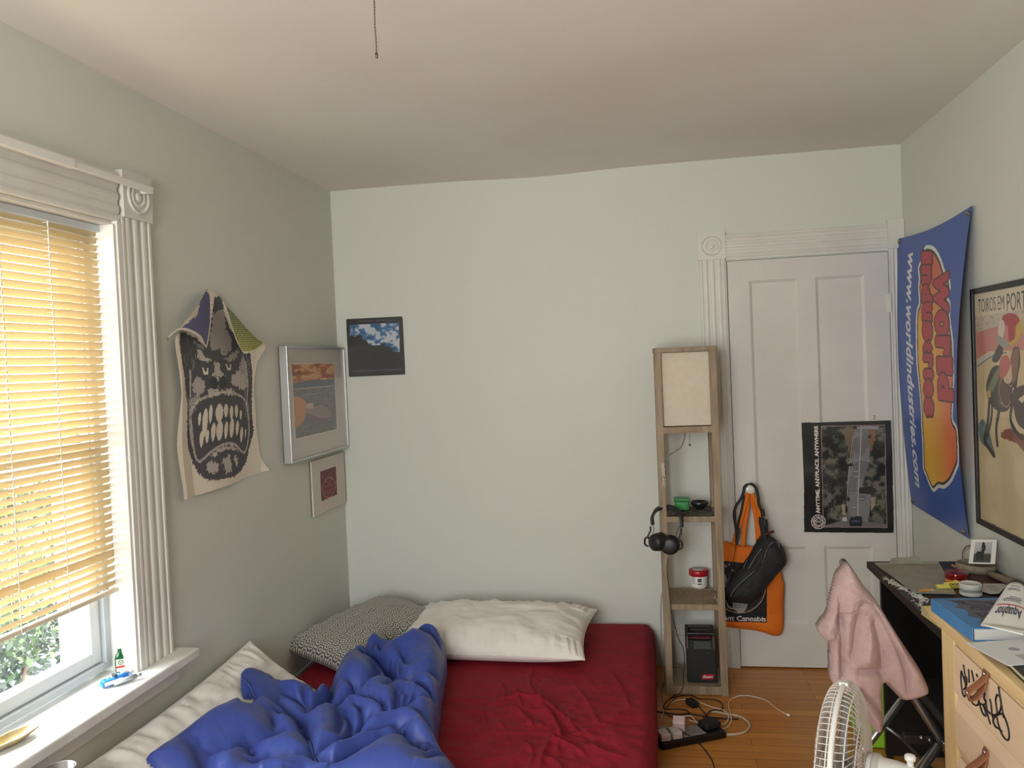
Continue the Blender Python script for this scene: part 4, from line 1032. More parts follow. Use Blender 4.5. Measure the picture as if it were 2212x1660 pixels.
# medallion-patterned pillow
pm_, nt, b = new_mat('medallion_pillowcase')
tc = nt.nodes.new('ShaderNodeUVMap'); tc.uv_map = 'UV'
def mnode(op, a, b2=None, c=None):
    n = nt.nodes.new('ShaderNodeMath'); n.operation = op
    for i, q in enumerate((a, b2, c)):
        if q is None: continue
        if isinstance(q, (int, float)): n.inputs[i].default_value = q
        else: nt.links.new(q, n.inputs[i])
    return n.outputs[0]
sx = nt.nodes.new('ShaderNodeSeparateXYZ'); nt.links.new(tc.outputs[0], sx.inputs[0])
def cell(per, off):
    r = []
    for ax in (0, 1):
        f = mnode('FRACT', mnode('ADD', mnode('MULTIPLY', sx.outputs[ax], 1/per), off)); r.append(mnode('SUBTRACT', f, .5))
    return r
def length(p): return mnode('SQRT', mnode('ADD', mnode('MULTIPLY', p[0], p[0]), mnode('MULTIPLY', p[1], p[1])))
p1 = cell(.052, 0); d1 = length(p1); p2 = cell(.052, .5); d2 = length(p2)
w1 = mnode('SINE', mnode('MULTIPLY', d1, 34)); w2 = mnode('SINE', mnode('MULTIPLY', d2, 30))
p3 = cell(.0105, 0); d3 = length(p3); dot_ = mnode('LESS_THAN', d3, .26)
sel = mnode('LESS_THAN', d1, d2); pat = mnode('ADD', mnode('MULTIPLY', sel, mnode('GREATER_THAN', w1, .25)), mnode('MULTIPLY', mnode('SUBTRACT', 1, sel), mnode('GREATER_THAN', w2, .3)))
pat = mnode('MINIMUM', mnode('ADD', mnode('MULTIPLY', pat, .75), mnode('MULTIPLY', dot_, .5)), 1.0)
mx = nt.nodes.new('ShaderNodeMix'); mx.data_type = 'RGBA'; mx.inputs[6].default_value = tuple(s2l((82, 79, 75)))+(1,); mx.inputs[7].default_value = tuple(s2l((206, 202, 190)))+(1,)
nt.links.new(pat, mx.inputs[0]); nt.links.new(mx.outputs[2], b.inputs['Base Color']); b.inputs['Roughness'].default_value = .85; b.inputs['Sheen Weight'].default_value = .2
pillow('pillow', 'grey medallion-patterned pillow in the room corner behind the comforter', (.285, -.47, .302), .74, .44, .20, Rm(math.radians(68), .16, -.04), pm_, 14, .020)

# ---- navy comforter, thrown back in a heap
def HB(x, y):
    return .385+.125*np.clip((.42-x)/.40, 0, 1)-.03*np.clip((x-.85)/.2, 0, 1)+.045*np.exp(-((x-.62)**2+(y+.78)**2)/.18**2)+.02*np.exp(-((x-.45)**2+(y+1.2)**2)/.2**2)
def onH(px, py, dz=0):
    z = .4
    for _ in range(20):
        q = at(px, py, z=z); z = .5*z+.5*(float(HB(q[0], q[1]))+dz)
    return (q[0], q[1])
k8 = lambda pts: [onH(500+p[0]/4.424, 1290+p[1]/4.424, -.02) for p in pts]
bnd = [(517, 1452), (522, 1436), (545, 1430), (580, 1434), (640, 1450), (688, 1444), (715, 1418), (738, 1392), (770, 1366), (810, 1354), (850, 1362), (880, 1348), (915, 1343), (947, 1343), (960, 1370), (966, 1420), (958, 1480), (950, 1540), (946, 1590), (960, 1625), (990, 1665), (1000, 1715), (960, 1755), (820, 1762), (640, 1764), (480, 1745), (370, 1712), (318, 1685), (334, 1664), (400, 1612), (470, 1565), (546, 1528), (530, 1505), (520, 1480)]
BP = catmull([onH(p[0], p[1], .02 if i <= 13 or i >= 32 else -.06) for i, p in enumerate(bnd)], 5, True)
xs_ = [p[0] for p in BP]; ys_ = [p[1] for p in BP]
gx = np.arange(max(.03, min(xs_)-.005), max(xs_)+.006, .0042); gy = np.arange(max(-2.40, min(ys_)-.005), max(ys_)+.006, .0042)
X, Y = np.meshgrid(gx, gy)
ins = in_poly(X, Y, BP); dB = seg_dist(X, Y, BP+[BP[0]])
V = lambda pts, a_, w_, A=0, W=.1: (k8(pts), -a_, w_, A, W)
cre = [V([(730, 1065), (830, 1010), (900, 930), (945, 850), (950, 790), (900, 690), (880, 620)], .060, .028, .02, .1),
       V([(740, 1075), (850, 1010), (1000, 965), (1130, 900), (1300, 815), (1480, 785), (1650, 790), (1830, 770), (1960, 740)], .060, .026, .0, .1),
       V([(110, 840), (170, 900), (240, 955), (330, 965), (430, 1010), (560, 1090), (650, 1200), (700, 1310), (735, 1400), (775, 1480)], .035, .020, -.02, .10),
       V([(775, 1480), (930, 1590), (1080, 1545), (1200, 1480), (1300, 1420), (1450, 1360), (1600, 1330), (1760, 1340), (1900, 1400), (1990, 1440)], .055, .026, .0, .1),
       V([(790, 1490), (1000, 1400), (1090, 1350), (1150, 1280), (1210, 1220), (1330, 1150), (1450, 1130), (1560, 1108), (1650, 1060), (1750, 1010), (1850, 980)], .050, .022, .018, .08),
       V([(1480, 910), (1530, 860), (1640, 830), (1800, 870), (1900, 920), (1960, 960)], .045, .020, .02, .07), V([(1590, 930), (1590, 1000), (1570, 1100)], .022, .014),
       V([(1150, 480), (1250, 520), (1400, 580), (1480, 640), (1560, 720), (1620, 770)], .055, .024, .02, .08),
       V([(1300, 340), (1290, 400), (1265, 470), (1290, 520)], .030, .012), V([(1440, 330), (1470, 390), (1500, 430), (1400, 460), (1350, 520)], .034, .012), V([(1400, 460), (1440, 540)], .02, .010), V([(1490, 400), (1500, 470)], .02, .010),
       V([(1520, 480), (1600, 420), (1720, 360), (1830, 370), (1960, 430), (2010, 480)], .040, .020, .02, .08), V([(1580, 320), (1620, 380), (1600, 430)], .03, .014),
       V([(1890, 250), (1920, 300), (1910, 340)], .02, .008), V([(1960, 240), (1975, 300), (1970, 340)], .02, .008), V([(1830, 240), (1840, 300)], .015, .008),
       V([(1700, 700), (1660, 640), (1640, 560)], .02, .012), V([(1560, 640), (1540, 700), (1540, 760)], .018, .009), V([(1620, 650), (1615, 720), (1610, 770)], .018, .009), V([(1500, 620), (1480, 700), (1500, 770)], .015, .010),
       V([(1380, 640), (1400, 700), (1370, 780), (1320, 810)], .03, .016), V([(1130, 800), (1180, 830), (1170, 880)], .022, .012),
       V([(1050, 1000), (1080, 1080), (1130, 1170), (1140, 1260), (1100, 1340)], .024, .016), V([(1000, 1000), (1030, 1090), (1040, 1200), (1010, 1330)], .022, .016), V([(1180, 1020), (1240, 1100), (1270, 1180)], .018, .014), V([(1110, 900), (1220, 960), (1340, 1020), (1430, 1070)], .018, .012),
       V([(1440, 1020), (1460, 1080), (1500, 1110)], .02, .010), V([(1330, 960), (1350, 1010)], .012, .008),
       V([(420, 760), (440, 840), (500, 890), (590, 950), (680, 1010), (730, 1055)], .022, .012), V([(220, 660), (270, 760), (340, 850), (420, 920)], .030, .016), V([(110, 730), (180, 800), (240, 860)], .018, .012), V([(110, 840), (100, 760), (150, 690), (220, 650), (280, 690)], .012, .008),
       V([(770, 780), (800, 830), (780, 900)], .026, .014), V([(600, 720), (640, 780), (700, 820)], .012, .010), V([(720, 880), (700, 950), (730, 1010)], .012, .010), V([(880, 680), (930, 660), (960, 700), (940, 740)], .022, .009),
       V([(430, 1090), (500, 1140), (540, 1170)], .028, .016), V([(380, 1140), (400, 1240), (410, 1320)], .008, .008), V([(160, 1420), (200, 1500), (190, 1560)], .022, .018), V([(10, 1470), (100, 1440), (300, 1400), (500, 1360), (690, 1340)], .012, .03),
       V([(200, 1637), (400, 1590), (600, 1560), (760, 1540), (900, 1600)], .035, .018, .0, .1), V([(-300, 1500), (-260, 1560), (-250, 1640), (-240, 1720)], .035, .014), V([(-340, 1480), (-200, 1500), (0, 1480)], .01, .02),
       V([(1620, 1220), (1660, 1290), (1700, 1330)], .022, .010), V([(1560, 1230), (1640, 1290), (1680, 1330)], .018, .010), V([(1250, 1310), (1400, 1270), (1580, 1215), (1700, 1220)], .026, .016), V([(1740, 1380), (1770, 1460), (1830, 1500)], .028, .014), V([(1830, 1470), (1900, 1450), (1960, 1430)], .02, .010), V([(1880, 1600), (1960, 1540), (2020, 1500)], .026, .014), V([(1740, 1100), (1860, 1170), (1920, 1230)], .010, .008),
       V([(1620, 920), (1640, 980)], .012, .007), V([(1700, 960), (1650, 1040)], .014, .008), V([(1770, 960), (1720, 1030)], .012, .008), V([(1700, 1800), (1300, 1750), (900, 1780)], .04, .03), V([(300, 1800), (-200, 1850), (-500, 1900)], .04, .03), V([(700, 1700), (600, 1900), (500, 2100)], .03, .03)]
cz, near = crease_field(X, Y, cre); cz = cz*1.55
lo = np.where(X > .47, BT+.004, np.minimum(.46, BT+.004+(.47-X)*.66))
wE = .075; e_ = np.clip(dB/wE, 0, 1); capf = np.sqrt(np.clip(1-(1-e_)**2, 0, 1))
puff = .024*(fbm(X*7, Y*7, 91, 2)-.5)+.044*(1-np.exp(-near/.05))-.020
fine = -.007*(ridged(X*22+Y*9, Y*20-X*6, 92, 3)-.55)*(.35+1.2*np.exp(-near/.035))
H = HB(X, Y)+.016+puff+cz+fine
H = np.maximum(H, lo+.04)
Z = lo+(H-lo)*capf
# soften the sharpest creases a little
for _ in range(2):
    Zp = Z.copy(); Zp[1:-1, 1:-1] = (Z[1:-1, 1:-1]*4+Z[:-2, 1:-1]+Z[2:, 1:-1]+Z[1:-1, :-2]+Z[1:-1, 2:])/8; Z = np.where(ins, Zp, Z)
cf = thing('comforter', 'rumpled navy blue comforter heaped across the bed', 'comforter', (.5, -1.2, BT))
grid_mesh('shell', X, Y, Z, navy_m, cf, keep=ins)
def zc(x, y):
    i = min(len(gx)-1, max(0, int(round((x-gx[0])/.0042)))); j = min(len(gy)-1, max(0, int(round((y-gy[0])/.0042)))); return float(Z[j, i])
hem = catmull(k8([(108, 845), (170, 900), (240, 955), (330, 965), (430, 1010), (560, 1090), (650, 1200), (700, 1310), (735, 1400), (775, 1480), (850, 1550), (930, 1590), (1010, 1580), (1080, 1545), (1180, 1490), (1300, 1420)]), 10)
MB().tube([(p[0], p[1], zc(p[0], p[1])+.004) for p in hem], .0042, 8).build('piped_hem', navy_m, cf, True)
# ================================================================== shelf tower, door bags, floor clutter
def sweep_rect(mb, pts, wdir, w, t):
    """flat strap: rectangle w (along wdir) by t swept along pts"""
    P = [Vector(tuple(float(c) for c in p)) for p in pts]; N = len(P); vs = []; wd = wdir if isinstance(wdir, list) else [wdir]*N
    for i in range(N):
        T_ = (P[min(N-1, i+1)]-P[max(0, i-1)]).normalized(); W_ = Vector(tuple(wd[i])); W_ = (W_-T_*W_.dot(T_)).normalized(); Nn = T_.cross(W_)
        for a, b_ in ((-.5, -.5), (.5, -.5), (.5, .5), (-.5, .5)): vs.append(P[i]+W_*a*w+Nn*b_*t)
    fs = [(i*4+j, i*4+(j+1) % 4, (i+1)*4+(j+1) % 4, (i+1)*4+j) for i in range(N-1) for j in range(4)]
    fs += [(3, 2, 1, 0), tuple((N-1)*4+j for j in range(4))]
    return mb.add(vs, fs)
def puffy(name, poly, y0, T_, w, m, parent=None, step=.004, extra=None, back=.0, col=None):
    """soft flat thing hanging in a plane of constant y: outline (x, z), swelling towards -y"""
    q = catmull(poly, 5, True); xs_ = [p[0] for p in q]; zs_ = [p[1] for p in q]
    A, B = np.meshgrid(np.arange(min(xs_)-step, max(xs_)+step, step), np.arange(min(zs_)-step, max(zs_)+step, step))
    d = seg_dist(A, B, q+[q[0]]); ins_ = in_poly(A, B, q); e = np.clip(d/w, 0, 1); cap_ = np.sqrt(np.clip(1-(1-e)**2, 0, 1))
    h = T_*cap_*(1+(extra(A, B, d) if extra else 0))
    V1 = np.stack([A, y0-h, B], -1).reshape(-1, 3); V2 = np.stack([A, y0+back*cap_, B], -1).reshape(-1, 3)
    nb, na = A.shape; idx = np.arange(na*nb).reshape(nb, na); F = np.stack([idx[:-1, :-1], idx[:-1, 1:], idx[1:, 1:], idx[1:, :-1]], -1).reshape(-1, 4)
    F = F[ins_.reshape(-1)[F].all(1)]; used = np.unique(F); rm = np.full(na*nb, -1); rm[used] = np.arange(len(used)); F = rm[F]
    n = len(used); Vv = np.concatenate([V1[used], V2[used]]); Fv = np.concatenate([F, F[:, ::-1]+n])
    # close the rim
    from collections import Counter
    ec = {}
    for f in F.tolist():
        for i in range(4):
            e_ = (f[i], f[(i+1) % 4]); k = (min(e_), max(e_)); ec.setdefault(k, []).append(e_)
    rim = [v[0] for v in ec.values() if len(v) == 1]
    Fl = Fv.tolist()+[[b_, a_, a_+n, b_+n] for a_, b_ in rim]
    C = None
    if col is not None: c = col(A, B).reshape(-1, 3)[used]; C = np.concatenate([c, c])
    return link_mesh(name, Vv, Fl, m, parent, True, C)

grey_wood = wood('weathered_wood', (122, 106, 86), (156, 138, 114), (6, 6, .5), 9, .65, .2)
tw = thing('shelf_lamp', 'tall weathered-wood shelf tower with a paper lamp box on top', 'floor lamp', (1.815, -.22, 0))
TX0, TX1, TY0, TY1, LG = 1.672, 1.953, -.362, -.088, .033
for x in (TX0, TX1-LG):
    for y in (TY0, TY1-LG):
        MB().box(x, x+LG, y, y+LG, 0, 1.592).build('post', grey_wood, tw, bevel=.0015)
def deck(name, z0, z1, solid=True):
    mb = MB(); mb.box(TX0+.002, TX1-.002, TY0+.001, TY0+.02, z0, z1).box(TX0+.002, TX1-.002, TY1-.02, TY1-.001, z0, z1).box(TX0+.001, TX0+.02, TY0+.02, TY1-.02, z0, z1).box(TX1-.02, TX1-.001, TY0+.02, TY1-.02, z0, z1)
    if solid: mb.box(TX0+.02, TX1-.02, TY0+.02, TY1-.02, z0+.006, z1-.003)
    return mb.build(name, grey_wood, tw, bevel=.001)
deck('shelf', .004, .042); deck('shelf', .398, .424); deck('shelf', .806, .832); deck('shelf', 1.218, 1.246)
mb = MB(); t_ = .034; mb.box(TX0-.003, TX1+.003, TY0-.003, TY0+t_, 1.590, 1.612).box(TX0-.003, TX1+.003, TY1-t_, TY1+.003, 1.590, 1.612).box(TX0-.003, TX0+t_, TY0+t_, TY1-t_, 1.590, 1.612).box(TX1-t_, TX1+.003, TY0+t_, TY1-t_, 1.590, 1.612)
mb.build('top_frame', grey_wood, tw, bevel=.002)
shade_m = mat('rice_paper', (238, 232, 216), .85, var=(40, (230, 222, 204)), transl=((230, 210, 180), .35))
mb = MB(); a0, a1, b0, b1 = TX0+.030, TX1-.030, TY0+.022, TY1-.022
mb.box(a0, a1, b0, b0+.002, 1.250, 1.588).box(a0, a1, b1-.002, b1, 1.250, 1.588).box(a0, a0+.002, b0, b1, 1.250, 1.588).box(a1-.002, a1, b0, b1, 1.250, 1.588)
mb.build('lamp_shade', shade_m, tw)
p0 = at(1490, 936, y=-.22); p1 = at(1490, 960, y=-.22)
mb = MB(); mb.tube([p0+[0, 0, .02], p1], .0009, 6); cd = mb.build('pull_cord', mat('pull_cord', (120, 112, 100), .6), tw)
MB().ball(p1-[0, 0, .004], .0055, 8).build('cord_knob', mat('cord_knob', (96, 88, 78), .4), cd, True)
mb = MB(); pl = [at(1479, 936, y=-.20)+[0, 0, .03], at(1479, 945, y=-.22), at(1472, 965, y=-.25), at(1460, 975, y=-.28), at(1445, 985, y=-.33), at(1437, 997, y=-.345)]
pl = [np.array(p) for p in pl]
mb.tube(catmull(pl, 8), .0028, 6, flat=.6)
mb.tube(catmull([pl[-1], (TX0+.030, TY0+.045, .95), (TX0+.026, TY0+.045, .6), (TX0-.008, TY0+.06, .42), (TX0-.012, TY0+.08, .2), (TX0-.004, -.22, .03), (1.652, -.30, .006), (1.655, -.45, .006)], 8), .0028, 6)
mb.build('power_cord', mat('grey_cord', (150, 144, 134), .6), tw, True)
chalk = mat('white_marker', (228, 228, 224), .7)
def strokes(mb, lines, conv, r=.001, n=5, flat=.5, smooth=True):
    for L in lines:
        q = [conv(p) for p in L]; mb.tube(catmull(q, 4) if smooth and len(q) > 2 else q, r, n)
mb = MB(); cv = lambda p: tuple(at(1360+p[0]/3.0175, 700+p[1]/3.0175, y=TY0-.0012))
strokes(mb, [[(208, 905), (215, 930), (208, 945), (228, 925)], [(222, 905), (217, 935), (232, 945)], [(206, 925), (230, 915)], [(210, 950), (228, 960), (212, 968), (226, 940)], [(230, 945), (218, 990), (210, 975), (225, 965), (232, 1000)], [(215, 985), (222, 1030), (214, 1060)], [(216, 1020), (234, 1012), (230, 1060), (224, 1070)], [(222, 1040), (232, 1048)]], cv, .0009, smooth=False)
mb.build('marker_scribble', chalk, tw)

# camouflage cloth, tin, bowl on the second shelf
cm, nt, b = new_mat('camouflage_cloth'); tc = nt.nodes.new('ShaderNodeTexCoord'); n_ = nt.nodes.new('ShaderNodeTexNoise'); n_.inputs['Scale'].default_value = 26; n_.inputs['Detail'].default_value = 2; rp = nt.nodes.new('ShaderNodeValToRGB'); rp.color_ramp.interpolation = 'CONSTANT'
rp.color_ramp.elements[0].position = 0; rp.color_ramp.elements[0].color = tuple(s2l((58, 56, 50)))+(1,); rp.color_ramp.elements[1].position = .62; rp.color_ramp.elements[1].color = tuple(s2l((122, 124, 112)))+(1,)
e = rp.color_ramp.elements.new(.46); e.color = tuple(s2l((94, 84, 78)))+(1,); e = rp.color_ramp.elements.new(.54); e.color = tuple(s2l((70, 78, 60)))+(1,)
nt.links.new(tc.outputs['Object'], n_.inputs[0]); nt.links.new(n_.outputs['Fac'], rp.inputs[0]); nt.links.new(rp.outputs[0], b.inputs['Base Color']); b.inputs['Roughness'].default_value = .9
X, Y = np.meshgrid(np.linspace(TX0+.036, TX1-.034, 60), np.linspace(TY0+.004, TY1-.035, 60)); Zc = .8335+.0025*ridged(X*30, Y*30, 5, 2)
tag(grid_mesh('cloth', X, Y, Zc, cm), 'camouflage cloth lining the shelf under the green tin and black bowl', 'cloth')
c = at(1473, 1104, z=.838)
tn = thing('green_tin', 'small green lidded tin beside the black bowl on the shelf', 'tin', (c[0], c[1]+.025, .838))
g1, g2 = mat('tin_green', (38, 124, 62), .35, coat=.3), mat('tin_label', (46, 148, 72), .4)
MB().box(c[0]-.033, c[0]+.036, c[1], c[1]+.05, .838, .881).build('body', g1, tn, bevel=.007, seg=3)
MB().box(c[0]-.036, c[0]+.039, c[1]-.003, c[1]+.053, .878, .898).build('lid', g1, tn, bevel=.006, seg=3)
mb = MB(); MB().box(c[0]-.026, c[0]+.016, c[1]-.0015, c[1]+.001, .843, .874).build('label', g2, tn, bevel=.0007)
mb.tube([(c[0]-.026, c[1]-.002, .846), (c[0]-.024, c[1]-.002, .874), (c[0]+.014, c[1]-.002, .875), (c[0]+.017, c[1]-.002, .846), (c[0]-.026, c[1]-.002, .844)], .0005, 4); mb.build('label_border', mat('pale_green', (150, 190, 150), .6), tn)
c = at(1512, 1101, z=.838)
mb = MB().lathe([(0, .0), (.020, .0), (.022, .004), (.030, .010), (.041, .022), (.044, .034), (.042, .035), (.038, .024), (.026, .013), (0, .010)], 36, Matrix.Translation(Vector((c[0], c[1]+.02, .838))))
bw = mb.build('bowl', mat('black_speckled_glaze', (30, 30, 32), .25, var=(220, (40, 40, 42)), coat=.5), None, True); tag(bw, 'small black bowl with white speckles on the shelf by the green tin', 'bowl')
mb = MB(); rs = random.Random(5)
for i in range(22):
    a, r = rs.uniform(0, 6.28), rs.uniform(.0, .026); mb.ball((c[0]+r*math.cos(a)+.004, c[1]+.02+r*math.sin(a), .8495+.2*r*r/.03), .0013, 4)
mb.build('glaze_speckle', chalk, bw)

# headphones
hp = thing('headphones', 'black over-ear headphones hanging on the shelf tower', 'headphones', (1.70, -.39, .70))
blk = mat('black_plastic', (28, 28, 29), .45); blk2 = mat('black_leatherette', (34, 32, 33), .6, bump=(90, .2, .0006)); fabric_b = mat('black_nylon', (32, 33, 35), .75, bump=(300, .3, .0006))
A_ = lambda px, py, y: np.array(at(px, py, y=y))
band = catmull([A_(1410, 1135, -.395), A_(1409, 1118, -.39), A_(1417, 1104, -.375), A_(1432, 1096, -.335), A_(1448, 1096, -.325), A_(1463, 1104, -.345), A_(1471, 1118, -.385), A_(1473, 1140, -.395)], 8)
mb = MB(); sweep_rect(mb, band, Vector((.15, 1, .1)), .034, .013); mb.build('headband', blk2, hp, True, bevel=.004)
for sx_, cup, top in ((-1, (1419, 1172), (1405, 1138)), (1, (1447, 1179), (1471, 1142))):
    C_ = A_(cup[0], cup[1], -.398); ax = Vector((-.35*sx_+.25, -1, .05)) if sx_ > 0 else Vector((-.75, -.65, 0))
    mk = frame_m(C_, ax.orthogonal(), ax.cross(ax.orthogonal()))
    mk = mk if Vector(tuple(mk.col[2][:3])).dot(ax) > 0 else mk @ Matrix.Rotation(PI, 4, 'X')
    rr_ = .043 if sx_ > 0 else .041
    ec_ = MB().lathe([(0, -.024), (rr_*.78, -.024), (rr_, -.016), (rr_*1.02, -.004), (rr_*.93, .004), (rr_*.95, .008), (rr_*.9, .020), (rr_*.6, .026), (0, .027)], 36, mk).build('ear_cup', blk, hp, True)
    MB().lathe([(rr_*.55, -.020), (rr_*.7, -.034), (rr_*.95, -.034), (rr_*1.03, -.026), (rr_*1.0, -.014)], 36, mk).build('ear_pad', blk2, ec_, True)
    tp_ = A_(top[0], top[1], -.395); bt_ = C_+np.array([.036*sx_, -.010, .018]); b3 = C_+np.array([.038*sx_, -.006, -.012])
    mb = MB(); mb.tube([tp_, tp_+[0, 0, -.02], bt_+[.004*sx_, 0, .012], bt_], .004, 8)
    out_ = np.array([.016*sx_, 0, 0]); mb.tube(catmull([bt_+[0, 0, .008], bt_+out_+[0, 0, .002], b3+out_+[0, 0, .004], b3+[0, 0, -.006]], 8), .0045, 8); mb.build('yoke', blk, hp, True)
    mb = MB(); mb.tube(catmull([tp_+[-.004*sx_, 0, .012], tp_+[-.016*sx_, -.004, -.01], bt_+[-.012*sx_, -.002, .008]], 6), .0014, 6); mb.build('cup_wire', blk, hp, True)
mb = MB(); k3 = (1420, 1060, 6.385); k5c = (1430, 1290, 7.218)
w_ = [at(k3[0]+p[0]/k3[2], k3[1]+p[1]/k3[2], y=-.385) for p in [(150, 925), (138, 1010), (134, 1100), (150, 1280), (165, 1420), (180, 1560), (192, 1650)]]+[at(k5c[0]+p[0]/k5c[2], k5c[1]+p[1]/k5c[2], y=-.383) for p in [(150, 260), (200, 450), (270, 680), (330, 800), (350, 1000), (335, 1200)]]
w_ += [np.array((1.745, -.392, .045)), np.array((1.71, -.42, .008)), np.array((1.675, -.50, .006)), np.array((1.66, -.56, .006)), np.array((1.69, -.60, .006)), np.array((1.76, -.60, .006)), np.array((1.80, -.63, .006))]
mb.tube(catmull([np.array(p) for p in w_], 5), .0017, 6); mb.build('cable', blk, hp, True)

# jar with a red lid, key ring
c = at(1511, 1274, z=.424); c[1] += .045
M_ = Matrix.Translation(Vector((c[0], c[1], .424)))
wp = mat('white_plastic', (226, 224, 218), .3); redp = mat('red_plastic', (168, 22, 40), .3)
jr = thing('cream_jar', 'white plastic jar with a red screw lid on the lower shelf', 'jar', (c[0], c[1], .424))
MB().lathe([(0, 0), (.036, 0), (.041, .004), (.0425, .012), (.043, .060), (.041, .064), (0, .064)], 40, M_).build('body', wp, jr, True)
ld = MB().lathe([(.045, .060), (.0465, .062), (.0465, .084), (.044, .088), (.034, .089), (0, .0885)], 40, M_).build('lid', redp, jr, True)
MB().lathe([(.030, .0885), (.030, .0905), (0, .091)], 40, M_).build('lid_disc', mat('grey_disc', (176, 172, 170), .5), ld, True)
def wrap(mb, a0, a1, z0, z1, r, n=10):
    vs = []; 
    for i in range(n+1):
        a = a0+(a1-a0)*i/n; vs += [(c[0]+r*math.cos(a), c[1]+r*math.sin(a), z0), (c[0]+r*math.cos(a), c[1]+r*math.sin(a), z1)]
    mb.add(vs, [(2*i, 2*i+2, 2*i+3, 2*i+1) for i in range(n)])
mb = MB(); wrap(mb, -1.75, -1.30, .424+.034, .424+.052, .0433); wrap(mb, -1.80, -1.28, .424+.022, .424+.028, .0433); mb.build('barcode', mat('label_dark', (70, 74, 76), .5), jr)
mb = MB()
for i in range(9): wrap(mb, -2.55, -1.95-.06*(i % 3), .424+.024+i*.0042, .424+.0258+i*.0042, .0433, 6)
mb.build('label_text', mat('label_grey', (130, 132, 134), .5), jr)
c2 = at(1546, 1300, z=.43); mb = MB()
for k in range(3): mb.tube([(c2[0]+.009*math.cos(a)*(1-.2*k), c2[1]+.012*k+.002*k, .437+.010*math.sin(a)+.003*k) for a in np.linspace(0, 2*PI, 13)[:-1]], .0014, 5, closed=True)
tag(mb.build('key_ring', steel, None, True), 'little steel key ring at the right of the lower shelf', 'key ring')

# jobsite radio on the bottom shelf
rx0, rx1, ry0, ry1, rz0, rz1 = 1.772, 1.906, -.318, -.165, .043, .268
rd_ = thing('radio', 'black jobsite radio with a red badge on the bottom shelf', 'radio', ((rx0+rx1)/2, (ry0+ry1)/2, rz0))
mb = MB()
sec = [(ry0, rz0), (ry1, rz0), (ry1, rz1-.01), (ry1-.01, rz1-.035), (ry0+.035, rz1-.035), (ry0+.002, rz1-.075)]
mb.prism([(p[0], p[1]) for p in sec], rx0, rx1, Matrix(((0, 0, 1, 0), (1, 0, 0, 0), (0, 1, 0, 0), (0, 0, 0, 1)))); mb.build('body', mat('radio_black', (20, 20, 21), .6), rd_, bevel=.008, seg=3)
mb = MB()
for x in (rx0, rx1-.014): mb.prism([(ry0+.004, rz1-.078), (ry0+.03, rz1-.02), (ry0+.045, rz1), (ry1, rz1), (ry1, rz1-.03), (ry0+.05, rz1-.03)], x, x+.014, Matrix(((0, 0, 1, 0), (1, 0, 0, 0), (0, 1, 0, 0), (0, 0, 0, 1))))
mb.box(rx0, rx1, ry1-.016, ry1, rz1-.016, rz1).box(rx0, rx1, ry0+.034, ry0+.050, rz1-.014, rz1-.002); mb.build('roll_cage', blk, rd_, bevel=.004)
MB().box(rx0+.015, rx1-.015, ry0+.052, ry1-.018, rz1-.036, rz1-.030).build('red_deck', mat('dark_red', (110, 20, 34), .4), rd_, bevel=.001)
mb = MB()
for i in range(6): mb.ball((rx0+.03+i*.015, ry0+.075+(i % 2)*.012, rz1-.028), .004, 6, (1, 1, .5))
mb.build('button', blk, rd_, True)
def slope(u0, u1, w0, w1):  # on the sloped face: u across 0..1, w from its foot 0..1
    f = lambda u, w: (rx0+(rx1-rx0)*u, ry0+.002+.033*w-.0018, rz1-.075+.040*w+.0012)
    return [f(u0, w0), f(u1, w0), f(u1, w1), f(u0, w1)]
MB().add(slope(.26, .84, .15, .85), [(0, 1, 2, 3)]).build('display', mat('lcd', (62, 68, 68), .2), rd_)
for xa_ in (.03, .09): MB().box(rx0+xa_, rx0+xa_+.019, ry0-.001, ry0+.002, .180, .184).build('vent_slot', mat('slot', (52, 52, 54), .4), rd_)
mb = MB(); Mx_ = Matrix(((1, 0, 0, 0), (0, 0, 1, ry0-.0015), (0, 1, 0, 0), (0, 0, 0, 1)))
mb.prism([(rx0+.062, .060), (rx0+.116, .060), (rx0+.124, .084), (rx0+.072, .084)], 0, .002, Mx_); bdg = mb.build('badge', mat('badge_red', (170, 24, 40), .4), rd_)
v, f = text_tris('Milwaukee', .01, .3); sc_ = .046/np.ptp(v[:, 0]); MB().add([(rx0+.070+p[0]*sc_, ry0-.0025, .069+p[1]*sc_*1.3) for p in v], f).build('lettering', chalk, bdg)
MB().tube([(rx0+.070, ry0-.0022, .0655), (rx0+.108, ry0-.0022, .069)], .0008, 4).build('underline', chalk, bdg)
mb = MB()
for i in range(7): mb.tube([(rx0-.0008, ry0+.034, .196-.018*i), (rx0-.0008, ry0+.052, .188-.018*i), (rx0-.0008, ry0+.036, .182-.018*i)], .0018, 5)
mb.build('side_marking', mat('side_grey', (150, 150, 152), .5), rd_)
MB().box(rx0-.0015, rx0+.002, ry0+.03, ry0+.07, .205, .225).build('side_badge', mat('badge_red', (170, 24, 40), .4), rd_)

